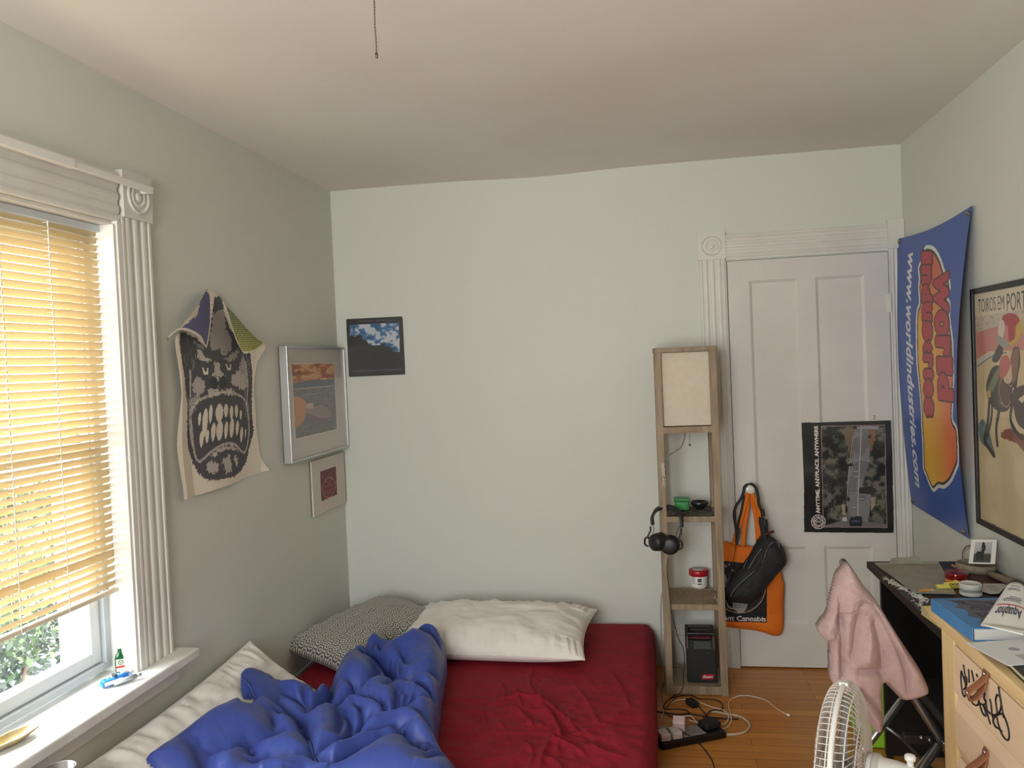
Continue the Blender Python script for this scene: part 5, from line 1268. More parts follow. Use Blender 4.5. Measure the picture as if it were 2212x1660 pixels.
# ---- bags on the door knob
k4 = (1550, 1020, 4.488)
kb_ = lambda pts, y=-.075: [tuple(at(k4[0]+p[0]/k4[2], k4[1]+p[1]/k4[2], y=y)[[0, 2]]) for p in pts]
tote = thing('tote_bag', 'orange cloth tote bag with a black square print, hung on the doorknob', 'bag', (2.11, -.06, .18))
org = (214, 110, 22); tm = colmat('tote_canvas', .85, bump=(500, .3, .0006))
tp_ = Paint('y', -.085, 1.955, 2.275, .160, .66, .0016, org); tp_.crop = k4
n_ = fbm(tp_.A*12, tp_.B*12, 77, 3); tp_.fill(n_ > .55, (204, 102, 20), .6)
tp_.poly([(30, 862), (478, 905), (478, 1462), (30, 1452)], (24, 22, 25))
pm = tp_.mask([(30, 862), (478, 905), (478, 1462), (30, 1452)]); hz = tp_.mask([(60, 900), (150, 880), (230, 930), (220, 1040), (120, 1130), (70, 1120)])
tp_.fill(pm & hz & (fbm(tp_.A*40, tp_.B*40, 78, 3) > .48), (112, 98, 102)); tp_.fill(pm & hz & (fbm(tp_.A*50, tp_.B*50, 79, 2) > .62), (104, 50, 46))
cxy = [(215+250*math.cos(a), 1120+250*math.sin(a)) for a in np.linspace(.05, 2.6, 30)]
tp_.line(cxy, .0035, (176, 150, 130), only=pm); tp_.line([(p[0]*.94+215*.06, p[1]*.94+1120*.06) for p in cxy], .0012, (120, 100, 90), only=pm)
for (a, ch) in zip(np.linspace(1.02, .45, 9), 'Thousands'):
    q = (215+215*math.cos(a), 1120+215*math.sin(a)); dx, dy = math.sin(a), -math.cos(a); tp_.line([(q[0]+4*dx, q[1]+4*dy), (q[0]-13*math.cos(a)+4*dx, q[1]-13*math.sin(a)+4*dy)], .0016, (120, 84, 70))
tp_.poly([(145, 1270), (290, 1282), (285, 1325), (235, 1372), (210, 1370), (150, 1325)], (150, 146, 146)); tp_.poly([(90, 1300), (150, 1325), (210, 1345), (120, 1330)], (160, 150, 150)); tp_.poly([(80, 1250), (130, 1330), (100, 1320)], (150, 146, 146))
for i in range(8):
    for j in range(3): tp_.poly([(165+i*14, 1288+j*13), (174+i*14, 1289+j*13), (174+i*14, 1296+j*13), (165+i*14, 1295+j*13)], (40, 38, 42))
tp_.text('ant Cannabis', (66, 1443), (470, 1452), (66, 1395), (214, 206, 202), bold=.01); tp_.text('+', (66, 940), (96, 945), (66, 890), (180, 172, 170))
tout = kb_([(20, 712), (200, 722), (355, 738), (520, 800), (620, 960), (640, 1060), (656, 1110), (648, 1300), (622, 1600), (380, 1560), (82, 1522), (40, 1500), (28, 1100)], -.085)
def tcol(A, B):
    i = np.clip(np.round((A-tp_.A[0, 0])/(tp_.A[0, 1]-tp_.A[0, 0])).astype(int), 0, tp_.A.shape[1]-1); j = np.clip(np.round((B-tp_.B[0, 0])/(tp_.B[1, 0]-tp_.B[0, 0])).astype(int), 0, tp_.A.shape[0]-1)
    return s2l(np.clip(tp_.C[j, i], 0, 255))
puffy('pouch', tout, -.052, .028, .05, tm, tote, .0017, extra=lambda A, B, d: .35*(ridged(A*9, B*7, 33, 3)-.5)+.3*np.exp(-((A-2.09)/.05)**2)*np.clip((B-.45)/.2, 0, 1), col=tcol)
om = mat('orange_webbing', org, .85, bump=(500, .3, .0006))
for pts, y in (([(292, 205), (270, 300), (235, 430), (195, 560), (150, 718)], -.090), ([(296, 210), (290, 330), (262, 520), (245, 728)], -.082), ([(325, 215), (345, 300), (370, 420), (385, 560), (392, 720)], -.082), ([(335, 215), (365, 290), (405, 400), (415, 560), (400, 740)], -.088)):
    q = [np.array((p[0], y, p[1])) for p in kb_(pts, y)]; MB_ = MB(); sweep_rect(MB_, catmull(q, 6), Vector((1, -.25, .1)), .021, .003); MB_.build('handle', om, tote, True)
sl = thing('sling_bag', 'black sling bag with grey zip piping, slung from the doorknob over the orange tote', 'bag', (2.13, -.12, .33))
sout = kb_([(398, 655), (440, 620), (500, 618), (560, 655), (640, 735), (672, 820), (676, 890), (640, 945), (560, 1030), (480, 1130), (400, 1220), (320, 1275), (200, 1275), (110, 1255), (78, 1190), (95, 1110), (200, 960), (290, 850), (350, 740)], -.13)
zl1 = kb_([(548, 678), (500, 710), (470, 780), (430, 880), (340, 975), (215, 1085), (150, 1160), (120, 1222)], -.16); zl2 = kb_([(430, 742), (390, 790), (350, 850), (300, 950)], -.16)
def sx_(A, B, d):
    z = -.16*np.exp(-seg_dist(A, B, catmull(zl1, 5))/.006)-.14*np.exp(-seg_dist(A, B, zl2)/.005)+.25*(ridged(A*10+B*4, B*10, 36, 3)-.5)
    return z
puffy('body', sout, -.100, .075, .065, fabric_b, sl, .0032, sx_)
for zl in (zl1, zl2):
    q = [np.array(at(*p_, y=-.168)) for p_ in ([(k4[0]+p[0]/k4[2], k4[1]+p[1]/k4[2]) for p in ([(548, 678), (500, 710), (470, 780), (430, 880), (340, 975), (215, 1085), (150, 1160), (124, 1215)] if zl is zl1 else [(430, 745), (390, 795), (350, 855), (305, 940)])])]
    MB().tube(catmull(q, 6), .0013, 5).build('zip_piping', mat('zip_grey', (140, 142, 146), .4), sl, True)
def strap(pts, y, w, t_=.0025, name='strap', m_=fabric_b):
    q = [np.array(at(k4[0]+p[0]/k4[2], k4[1]+p[1]/k4[2], y=(y[i] if isinstance(y, list) else y))) for i, p in enumerate(pts)]
    mb = MB(); sweep_rect(mb, catmull(q, 6), Vector((1, -.3, .2)), w, t_); return mb.build(name, m_, sl, True)
strap([(185, 690), (182, 560), (160, 430), (175, 340), (225, 260), (250, 200), (262, 145), (300, 118), (345, 125), (375, 165), (395, 240), (402, 320), (428, 375)], [-.11, -.11, -.105, -.1, -.095, -.09, -.088, -.086, -.088, -.09, -.1, -.11, -.12], .013)
strap([(190, 640), (200, 500), (225, 400), (245, 300), (256, 225)], [-.105, -.1, -.098, -.095, -.09], .011)
strap([(170, 570), (205, 560), (195, 660), (180, 685)], -.112, .010, .006, 'buckle', blk)
strap([(432, 365), (440, 400), (446, 430)], -.125, .018, .008, 'buckle', blk)
strap([(430, 440), (425, 480), (440, 560), (450, 640), (440, 700)], [-.125, -.125, -.13, -.14, -.16], .026, .004)
strap([(470, 460), (478, 540), (480, 620)], -.125, .012, .003)
strap([(180, 690), (160, 820), (140, 920), (128, 985)], [-.112, -.14, -.16, -.165], .0025, .0025, 'pull_cord', blk)
strap([(122, 985), (112, 1030), (100, 1085)], -.168, .010, .006, 'cord_toggle', blk)
strap([(462, 608), (500, 592), (548, 575)], -.15, .010, .008, 'grab_tab', mat('maroon_tab', (76, 24, 32), .6))
strap([(570, 680), (590, 695), (600, 730)], -.168, .0025, .0025, 'zip_pull', mat('zip_grey', (140, 142, 146), .4))
strap([(290, 850), (268, 890), (250, 950)], -.15, .014, .006, 'buckle', blk)

# ---- power strip, chargers, cables on the floor
kc = (1380, 1470, 6.506)
F_ = lambda p, z=.004: np.array(at(kc[0]+p[0]/kc[2], kc[1]+p[1]/kc[2], z=z))
e0, e1 = F_((258, 1010), 0), F_((1235, 820), 0); dv = Vector(tuple(e1-e0)).normalized(); nv = Vector((-dv.y, dv.x, 0)); Lg = (Vector(tuple(e1-e0))).length
Ms = Matrix(((dv.x, nv.x, 0, e1[0]), (dv.y, nv.y, 0, e1[1]), (0, 0, 1, 0), (0, 0, 0, 1)))
ps = thing('power_strip', 'wide black power strip with a grey outlet face on the floor by the bed', 'power strip', (e1[0]-.15, e1[1]-.02, 0))
MB().box(-Lg+.022, 0, 0, .105, .0, .030, Ms).build('housing', mat('strip_black', (24, 18, 18), .4), ps, bevel=.006, seg=3)
MB().box(-Lg+.026, -.085, .012, .095, .029, .033, Ms).build('outlet_face', mat('outlet_grey', (132, 122, 116), .5), ps, bevel=.002)
for i in range(3):
    mb = MB()
    for dy_, w_ in ((.0, .002), (.012, .002)): mb.box(-.13-i*.06, -.118-i*.06, .030+dy_, .030+dy_+w_, .0325, .0336, Ms)
    mb.build('outlet', mat('slot_dark', (40, 36, 34), .6), ps)
MB().box(-.012, .002, .030, .055, .010, .024, Ms).build('end_screw_plate', steel, ps, bevel=.002)
def adapter(name, label, cat, M_, sx_, sy_, sz_, m_, group=None, prongs=False):
    a = thing(name, label, cat, tuple(M_.translation), group)
    MB().box(-sx_/2, sx_/2, -sy_/2, sy_/2, 0, sz_, M_).build('body', m_, a, bevel=.005, seg=3)
    return a
cw = mat('charger_white', (196, 184, 178), .4)
ang = math.atan2(dv.y, dv.x)
def onstrip(l, w, z=.033, rz=0, rx=0): return Ms @ Matrix.Translation(Vector((-l, w, z))) @ Matrix.Rotation(rz, 4, 'Z') @ Matrix.Rotation(rx, 4, 'X')
for l, lab in ((Lg-.046, 'white charger at the bed side of the power strip'), (Lg-.098, 'white charger plugged in second from the bed on the strip')):
    a = adapter('charger', lab, 'charger', onstrip(l, .030, .033, -.10), .040, .060, .028, cw, 'white chargers')
    M2 = onstrip(l, .030, .033, -.10)
    for i in range(3): MB().box(-.010+i*.009, -.009+i*.009, -.0308, -.028, .004, .016, M2).build('vent_slot', mat('slot_dark', (40, 36, 34), .6), a)
adapter('charger', 'pinkish white cube charger tilted on the middle of the strip', 'charger', onstrip(.178, .066, .046, -.55, .35), .050, .044, .046, mat('charger_pink', (206, 184, 182), .4))
adapter('charger', 'small grey plug at the back edge of the power strip', 'plug', Ms @ Matrix.Translation(Vector((-Lg+.09, .125, 0))) @ Matrix.Rotation(.1, 4, 'Z'), .040, .026, .030, mat('plug_grey', (158, 148, 144), .5))
adapter('power_adapter', 'bulky black plug adapter on the right end of the power strip', 'plug', onstrip(.045, .056, .0335, .12), .075, .060, .024, blk)
bcab = mat('black_cable', (24, 20, 20), .5); wcab = mat('white_cable', (222, 214, 204), .4); beige = mat('beige_cord', (186, 168, 142), .5)
def cable(name, label, pts, r, m_, zlist=None, cat='cable', group=None, root=None):
    q = [F_(p, r if zlist is None else zlist[i]) for i, p in enumerate(pts)]
    mb = MB(); mb.tube(catmull(q, 7), r, 7)
    if root is None: return tag(mb.build(name, m_, None, True), label, cat, group)
    return mb.build(name, m_, root, True)
wc = thing('charging_cable', 'thin white charging cable looping over the oak floor to a bare plug', 'cable', tuple(F_((1500, 220))))
cable('cord', '', [(330, 620), (318, 560), (350, 450), (410, 365), (490, 300), (600, 275), (740, 272), (860, 312), (1000, 370), (1150, 412), (1235, 455), (1262, 515), (1232, 590), (1150, 630), (1000, 628), (850, 600), (700, 560)], .0019, wcab, [.03, .02, .006, .004, .004, .006, .008, .010, .010, .010, .016, .014, .008, .006, .006, .010, .02], root=wc)
cable('cord', '', [(860, 655), (960, 680), (1060, 690), (1160, 690), (1245, 662), (1298, 585), (1292, 490), (1262, 380), (1272, 300), (1340, 242), (1480, 216), (1650, 240), (1800, 292), (1900, 372), (2000, 440), (2085, 482)], .0019, wcab, [.004, .004, .012, .012, .008, .006, .016, .008, .003, .003, .003, .003, .003, .003, .003, .004], root=wc)
a, b_ = F_((2085, 482), .004), F_((2125, 496), .004); sweep = MB(); sweep_rect(sweep, [a, b_], Vector((-(b_-a)[1], (b_-a)[0], 0)), .009, .006); sweep.build('plug', mat('plug_white', (240, 238, 234), .3), wc)
sweep = MB(); sweep_rect(sweep, [b_, b_+(b_-a)*.45], Vector((-(b_-a)[1], (b_-a)[0], 0)), .007, .003); sweep.build('plug_tip', steel, wc)
cable('charging_cable', 'short white cable arched over the cube charger', [(450, 572), (560, 545), (640, 512), (720, 505), (790, 560), (812, 610)], .0017, wcab, [.030, .045, .085, .090, .070, .040])
cable('extension_cable', 'thick beige extension cord curling right of the power strip', [(1010, 445), (1110, 452), (1230, 478), (1330, 490), (1440, 522), (1530, 585), (1558, 650), (1500, 722), (1380, 760), (1232, 768)], .0052, beige, None, 'cable')
bg = 'black cords tangled in front of the shelf tower'
cable('power_cable', 'black cord looped against the foot of the shelf tower', [(640, 90), (600, 150), (470, 235), (380, 310), (345, 385), (420, 410), (560, 405), (680, 430), (705, 480), (640, 520), (500, 520), (415, 490)], .0026, bcab, None, 'cable', bg)
cable('power_cable', 'black cord arching behind the white cable to the tower front', [(430, 260), (560, 225), (720, 212), (860, 262), (1050, 272), (1150, 310), (1182, 370), (1170, 420)], .0026, bcab, None, 'cable', bg)
cable('power_cable', 'long black cord running from under the bed across the tangle', [(252, 440), (400, 462), (560, 480), (700, 470), (820, 492), (1000, 520), (1200, 540), (1400, 548)], .0028, bcab, [.003]*8, 'cable', bg)
cable('power_cable', 'black cord slanting from the small black brick towards the strip', [(800, 300), (850, 380), (930, 470), (1010, 560), (1120, 625)], .0024, bcab, [.03, .012, .008, .010, .020], 'cable', bg)
cable('power_cable', 'black cord coiled near the beige cord end', [(1180, 430), (1080, 420), (1000, 440), (940, 500), (900, 560), (905, 640), (960, 680)], .0026, bcab, [.012]*7, 'cable', bg)
cable('power_cable', 'thin black cord trailing forward over the floor in front of the strip', [(560, 745), (640, 750), (740, 800), (850, 890), (950, 1010), (1030, 1130), (1060, 1260), (1060, 1400)], .0022, bcab, [.05, .05, .044, .004, .003, .003, .003, .003])
c = F_((750, 360), 0); adapter('power_brick', 'small black power brick in the cable tangle', 'power brick', Matrix.Translation(Vector(tuple(c))) @ Matrix.Rotation(.5, 4, 'Z'), .036, .060, .026, blk)
# ================================================================== desk, dresser, chair, fan
desk_m = mat('desk_black', (26, 25, 26), .38, var=(7, (32, 30, 31)))
dkt = thing('desk', 'black desk against the right wall, white scribbles along its front edge', 'desk', (2.66, -1.3, 0))
DZT = .75
MB().box(2.448, 2.862, -1.745, -.858, DZT-.026, DZT).build('desktop', desk_m, dkt, bevel=.002)
MB().box(2.475, 2.855, -.948, -.928, .035, DZT-.026).build('side_panel', desk_m, dkt, bevel=.001)
MB().box(2.424, 2.855, -1.757, -1.737, .0, DZT-.026).build('side_panel', desk_m, dkt, bevel=.001)
MB().box(2.835, 2.850, -1.737, -.948, .10, DZT-.026).build('back_panel', desk_m, dkt)
for y in (-.946, -.934): pass
MB().box(2.48, 2.50, -.946, -.930, 0, .036).build('foot', blk, dkt); MB().box(2.82, 2.84, -.946, -.930, 0, .036).build('foot', blk, dkt)
k1 = (1850, 1080, 5.188)
D_ = lambda p, z=DZT+.0006: np.array(at(k1[0]+p[0]/k1[2], k1[1]+p[1]/k1[2], z=z))
mb = MB(); rs = random.Random(12)
for i in range(70):
    t_ = i/70; cx, cy = 330+470*t_+rs.uniform(-18, 22), 890+250*t_+rs.uniform(-16, 16); L = []
    for j in range(rs.choice((3, 4, 5))): L.append((cx+rs.uniform(-34, 34), cy+rs.uniform(-24, 24)))
    strokes(mb, [L], D_, .0009, smooth=rs.random() < .6)
for i in range(14):
    cx, cy = 650+rs.uniform(-60, 110), 1160+rs.uniform(-40, 60); 
    L = [(cx+rs.uniform(-30, 30), cy+rs.uniform(-20, 20)) for _ in range(3)]
    if all(D_(p)[0] > 2.452 and D_(p)[1] > -1.74 for p in L): strokes(mb, [L], D_, .0009)
mb.build('marker_scribble', chalk, dkt)
q = [D_(p)[:2] for p in ((190, 730), (240, 735), (430, 875), (330, 870))]; MB().prism([tuple(p) for p in q], DZT+.0002, DZT+.0008).build('sticker', mat('maroon_sticker', (72, 26, 34), .5), dkt)

# tray on the desk
tz = DZT+.001
c_ = [D_(p, tz+.008)[:2] for p in ((205, 705), (915, 690), (1108, 1045), (655, 1030))]
ty = thing('tray', 'flat dull grey metal tray with a raised handle tab on the black desk', 'tray', (2.58, -1.1, tz))
traym = mat('dull_tin', (164, 162, 150), .36, .1, var=(16, (142, 140, 128)))
cc = np.mean(c_, 0)
def offs(p, k): return cc+(np.array(p)-cc)*k
mb = MB(); lo_ = [tuple(offs(p, .97)) for p in c_]; hi = [tuple(p) for p in c_]; hi2 = [tuple(offs(p, 1.012)) for p in c_]
vs = [(p[0], p[1], tz) for p in lo_]+[(p[0], p[1], tz+.0075) for p in hi]+[(p[0], p[1], tz+.0075) for p in hi2]+[(p[0], p[1], tz+.005) for p in hi2]
fs = [(0, 1, 2, 3)]+[(i, (i+1) % 4, 4+(i+1) % 4, 4+i) for i in range(4)]+[(4+i, 4+(i+1) % 4, 8+(i+1) % 4, 8+i) for i in range(4)]+[(8+i, 8+(i+1) % 4, 12+(i+1) % 4, 12+i) for i in range(4)]
mb.add(vs, fs); mb.build('pan', traym, ty, bevel=.002)
yb_ = float(c_[0][1]); xa, xb = float(at(1921, 1208, y=yb_)[0]), float(at(1993, 1208, y=yb_)[0])
prof = [(xa, tz+.006), (xa+.008, tz+.022), (xa+.03, tz+.027), (xb-.05, tz+.028), (xb-.03, tz+.034), (xb-.012, tz+.028), (xb, tz+.010)]
MB().prism([(p[0], p[1]) for p in prof]+[(xb, tz+.004), (xa, tz+.004)], 0, .003, Matrix(((1, 0, 0, 0), (0, 0, 1, yb_+.001), (0, 1, 0, 0), (0, 0, 0, 1)))).build('handle_tab', traym, ty)
orange = mat('orange_paint', (216, 140, 56), .4)
def pencil(a, b_, lab, cat='pencil', m_=orange, r=.0035):
    t = thing('pencil', lab, cat, tuple((np.array(a)+np.array(b_))/2)); d = (np.array(b_)-a)/np.linalg.norm(np.array(b_)-a)
    MB().tube([a, np.array(b_)-d*.014], r, 6).build('barrel', m_, t); MB().tube([np.array(b_)-d*.014, b_], [r, .0006], 6).build('tip', mat('pencil_wood', (222, 190, 140), .7), t)
pencil(D_((700, 1020), tz+.012), D_((880, 1012), tz+.012), 'orange pencil lying on the near rim of the grey tray')
pencil(D_((1075, 735), DZT+.005), D_((1180, 790), DZT+.005), 'short orange pencil by the coiled belt on the desk')

# coiled woven belt, photo, wooden stick
webm = mat('woven_webbing', (150, 138, 122), .9, bump=(260, .6, .0015), stretch=(1, 1, 1), var=(120, (132, 120, 106)))
bc = D_((1330, 735), DZT+.02); bc = np.array((bc[0], bc[1]-.0))
wb_ = thing('belt_coil', 'coiled taupe woven belt on the desk under the instant photo', 'belt', (bc[0], bc[1], DZT))
pts = []
for i in range(0, 112):
    a = -2.5+i*2*PI/44; r = .066-.006*i/44
    pts.append((bc[0]+r*math.cos(a)*1.0, bc[1]+r*math.sin(a), DZT+.015+.0015*math.sin(a*2)))
mb = MB(); sweep_rect(mb, pts, Vector((0, 0, 1)), .026, .0035); mb.build('coil', webm, wb_, True)
pp0 = D_((1240, 660), DZT+.05)
up = [(bc[0]-.018, bc[1]+.060, DZT+.02), (bc[0]-.016, bc[1]+.062, DZT+.05), (bc[0]+.002, bc[1]+.064, DZT+.072), (bc[0]+.032, bc[1]+.060, DZT+.068), (bc[0]+.048, bc[1]+.046, DZT+.03)]
mb = MB(); sweep_rect(mb, catmull(up, 8), Vector((.2, 1, 0)), .034, .0035); mb.build('tail', webm, wb_, True)
k1p = lambda p, x: np.array(at(k1[0]+p[0]/k1[2], k1[1]+p[1]/k1[2], x=x))
# the photo leans back against the wall, standing on the coil
ph_ = [k1p((1288, 448), 2.800), k1p((1582, 406), 2.852), k1p((1552, 722), 2.810), k1p((1256, 716), 2.752)]
ip = thing('instant_photo', 'square instant photo of a dark standing figure, leaning on the belt coil', 'photo', tuple(ph_[3]))
o_, ax, ay = ph_[3], ph_[2]-ph_[3], ph_[0]-ph_[3]
nn = np.cross(ax, ay); nn /= np.linalg.norm(nn); nn = nn if nn[0] < 0 else -nn
ph_ = [o_+ay, o_+ax+ay, o_+ax, o_]
MB().add([tuple(p) for p in ph_]+[tuple(p-nn*.0012) for p in ph_], [(0, 1, 2, 3), (7, 6, 5, 4), (0, 4, 5, 1), (1, 5, 6, 2), (2, 6, 7, 3), (3, 7, 4, 0)]).build('card', mat('photo_white', (232, 232, 228), .4), ip)
img = Paint('u', None, 0, 1, 0, 1, .01, (176, 176, 178), proj=None); 
img.A, img.B = np.meshgrid(np.linspace(0, 1, 90), np.linspace(0, 1, 100)); img.C = np.zeros(img.A.shape+(3,)); img.C[:] = (180, 180, 182)
img.proj = lambda a, b_: (a, b_)
U_ = lambda pts: [((x-1318)/200, (725-y)/265) for x, y in pts]
img.C[:] = np.stack([190-40*(1-img.B)]*3, -1)
img.fill(img.B < .40+.03*np.sin(img.A*9), (52, 52, 54)); img.fill((img.B < .38) & (vnoise(img.A*60, img.B*60, 3) > .7), (84, 84, 86)); img.fill((img.B < .44) & (img.B > .38), (88, 88, 90))
for q in (U_([(1418, 450), (1432, 470), (1436, 488), (1448, 520), (1446, 560), (1436, 600), (1432, 690), (1404, 700), (1396, 650), (1380, 690), (1352, 690), (1346, 620), (1350, 590), (1375, 580), (1392, 560), (1400, 520), (1402, 490), (1402, 470)]), U_([(1355, 575), (1372, 580), (1392, 565), (1400, 530), (1408, 545), (1396, 580), (1365, 595)])): img.poly(q, (24, 24, 26), smooth=True)
img.line(U_([(1408, 540), (1396, 575), (1372, 583)]), .03, (186, 184, 182))
def ifn(A, B):
    u = .06+.84*A*.86; u = .17+.66*A; v = .05+.83*B
    P_ = o_+np.multiply.outer(u, ax)+np.multiply.outer(v, ay)+nn*.0006
    return (P_[..., 0], P_[..., 1], P_[..., 2])
img.build('picture', gloss, ip, ifn)
st = [k1p(p, x) for p, x in (((1500, 840), 2.785), ((1600, 880), 2.785), ((1700, 915), 2.785), ((1780, 940), 2.785), ((1845, 962), 2.785))]
st = [D_(p, DZT+.018) for p in ((1480, 830), (1600, 872), (1720, 915), (1800, 942), (1848, 962))]
sto = MB().tube(st, [.011, .012, .0135, .015, .013], 14).build('wooden_stick', mat('smooth_wood', (132, 116, 98), .45, var=(12, (118, 102, 84))), None, True)
tag(sto, 'rounded brown wooden stick end lying right of the belt coil', 'stick')
# maroon cloth pad under the stick
q = [D_(p, DZT) for p in ((1275, 840), (1560, 870), (1720, 950), (1560, 965), (1400, 960), (1290, 915))]
tag(MB().prism([(p[0], p[1]) for p in q], DZT+.0003, DZT+.004).build('leather_pouch', mat('oxblood', (66, 34, 34), .6), None, bevel=.001), 'flat dark oxblood pouch on the desk behind the little jars', 'pouch')

def jar(name, label, px, z, r, h, lidh, mb_, ml_, group=None, label_m=None, rim=None):
    c = D_(px, z); c = np.array((c[0], c[1]+r*.8)); M_ = Matrix.Translation(Vector((c[0], c[1], z)))
    t = thing(name, label, 'jar', (c[0], c[1], z), group)
    MB().lathe([(0, 0), (r*.9, 0), (r*.96, .003), (r*.96, h-lidh), (0, h-lidh)], 36, M_).build('body', mb_, t, True)
    MB().lathe([(r*.98, h-lidh), (r, h-lidh+.002), (r, h-.004), (r*.96, h), (r*.86, h), (r*.84, h-.001), (0, h-.001)], 40, M_).build('lid', ml_, t, True)
    if label_m is not None: MB().lathe([(r*.975, .004), (r*.975, (h-lidh)*.62)], 40, M_).build('label', label_m, t, True)
    return t
jar('small_jar', 'amber jar with a glossy dark red lid at the back of the desk', (1160, 985), DZT, .0365, .046, .022, mat('amber_glass', (196, 120, 40), .2, coat=.4), mat('red_lid', (128, 16, 22), .15, .4, coat=.6))
jar('small_jar', 'clear jar with a white lid in front of the yellow packet', (1318, 1098), DZT+.0, .0340, .040, .017, mat('clear_jar', (134, 138, 134), .1, coat=.3), mat('lid_white', (212, 214, 212), .25, coat=.3), label_m=mat('paper_label', (214, 214, 210), .6))
# yellow packet
yel = mat('yellow_packet', (206, 194, 92), .4)
yp = thing('packet', 'pale yellow flat packet with a row of dark round marks between the jars', 'packet', tuple(D_((1130, 990), DZT)))
a, b_ = D_((905, 1000), DZT+.002), D_((1395, 985), DZT+.002); hgt = .030
dxv = (b_-a)/np.linalg.norm(b_-a); up_ = np.array((-.15, .45, .9)); up_ /= np.linalg.norm(up_)
W_ = np.linalg.norm(b_-a); mb = MB()
vs = [a+dxv*W_*u+up_*v for u, v in ((0.02, 0), (1, 0), (1.0, .017), (.76, .019), (.74, .027), (.45, .027), (.43, .021), (.20, .020), (.18, .014), (0, .014))]
nrm_ = np.cross(dxv, up_)
mb.add([tuple(p+nrm_*.002) for p in vs]+[tuple(p-nrm_*.006) for p in vs], [tuple(range(10)), tuple(range(19, 9, -1))]+[(i, 10+i, 10+(i+1) % 10, (i+1) % 10) for i in range(10)]); mb.build('sachet', yel, yp)
sgn = 1 if np.dot(nrm_, CAM-a) > 0 else -1; off_ = nrm_*(.0026 if sgn > 0 else -.0066)
MC = lambda u, v: frame_m(a+dxv*W_*u+up_*v+off_, dxv, up_)
for i in range(4):
    mb = MB(); mb.prism([(.0055*math.cos(t), .0050*math.sin(t)) for t in np.linspace(0, 2*PI, 15)[:-1]], -.0003, .0003, MC(.34+.085*i, .0125)); rm_ = mb.build('round_mark', mat('mark_dark', (62, 56, 36), .5), yp)
    mb = MB(); mb.prism([(.0022*math.cos(t), .0030*math.sin(t)) for t in np.linspace(0, 2*PI, 11)[:-1]], -.0005, .0006, MC(.34+.085*i, .0125)); mb.build('mark_centre', yel, rm_)
MB().tube([tuple(a+dxv*W_*u+up_*.004+off_) for u in (.30, .62)], .0009, 4).build('print_line', mat('mark_dark', (62, 56, 36), .5), yp)
# printed card
q = [D_(p, DZT) for p in ((1405, 1045), (1420, 955), (1700, 960), (1600, 1070), (1500, 1075))]
cd_ = tag(MB().prism([(p[0], p[1]) for p in q], DZT+.0044, DZT+.0052).build('printed_card', mat('card_grey', (196, 196, 192), .6)), 'pale printed card lying behind the lotion tube', 'card')
mb = MB()
for i in range(7):
    p_, r_ = D_((1440+i*22, 968+i*13), DZT+.0056), D_((1560+i*14+(i % 3)*18, 972+i*13), DZT+.0056); mb.tube([p_, r_], .0006, 4)
mb.build('print_line', mat('print_ink', (90, 90, 88), .6), cd_)

# ---- dresser
pine = wood('pine', (222, 196, 150), (208, 178, 130), (5, .6, .6), 5, .5, .06); pine_v = wood('pine_stile', (226, 204, 152), (214, 188, 136), (5, 5, .5), 6, .5, .06)
dface = mat('drawer_face', (226, 202, 172), .5, var=(5, (218, 192, 162)), stretch=(4, .6, 4))
dr_ = thing('dresser', 'pine dresser with leather strap pulls and black scrawl on its top drawer', 'dresser', (2.62, -2.25, 0))
FX = 2.403
MB().box(2.385, 2.862, -2.735, -1.762, .822, .850).build('top_board', pine, dr_, bevel=.004)
mb = MB(); mb.box(FX+.004, 2.858, -1.830, -1.812, .0, .822).box(FX+.004, 2.858, -2.72, -2.70, 0, .822).box(2.845, 2.858, -2.70, -1.83, .02, .822).box(FX+.03, 2.845, -2.70, -1.83, .05, .07)
mb.build('carcass', pine_v, dr_)
MB().box(FX-.002, FX+.016, -1.902, -1.812, 0, .822).build('stile', pine_v, dr_, bevel=.0015); MB().box(FX-.002, FX+.016, -2.72, -2.66, 0, .822).build('stile', pine_v, dr_, bevel=.0015)
MB().box(FX, FX+.016, -2.66, -1.902, .800, .822).build('rail', pine_v, dr_)
leather = mat('tan_leather', (150, 98, 66), .5, var=(60, (136, 84, 54)), bump=(120, .2, .0006))
zt0 = at(2058, 1503, x=FX)[2]
zs_ = [(.672, .797), (.512, .664), (.290, .504), (.06, .282)]
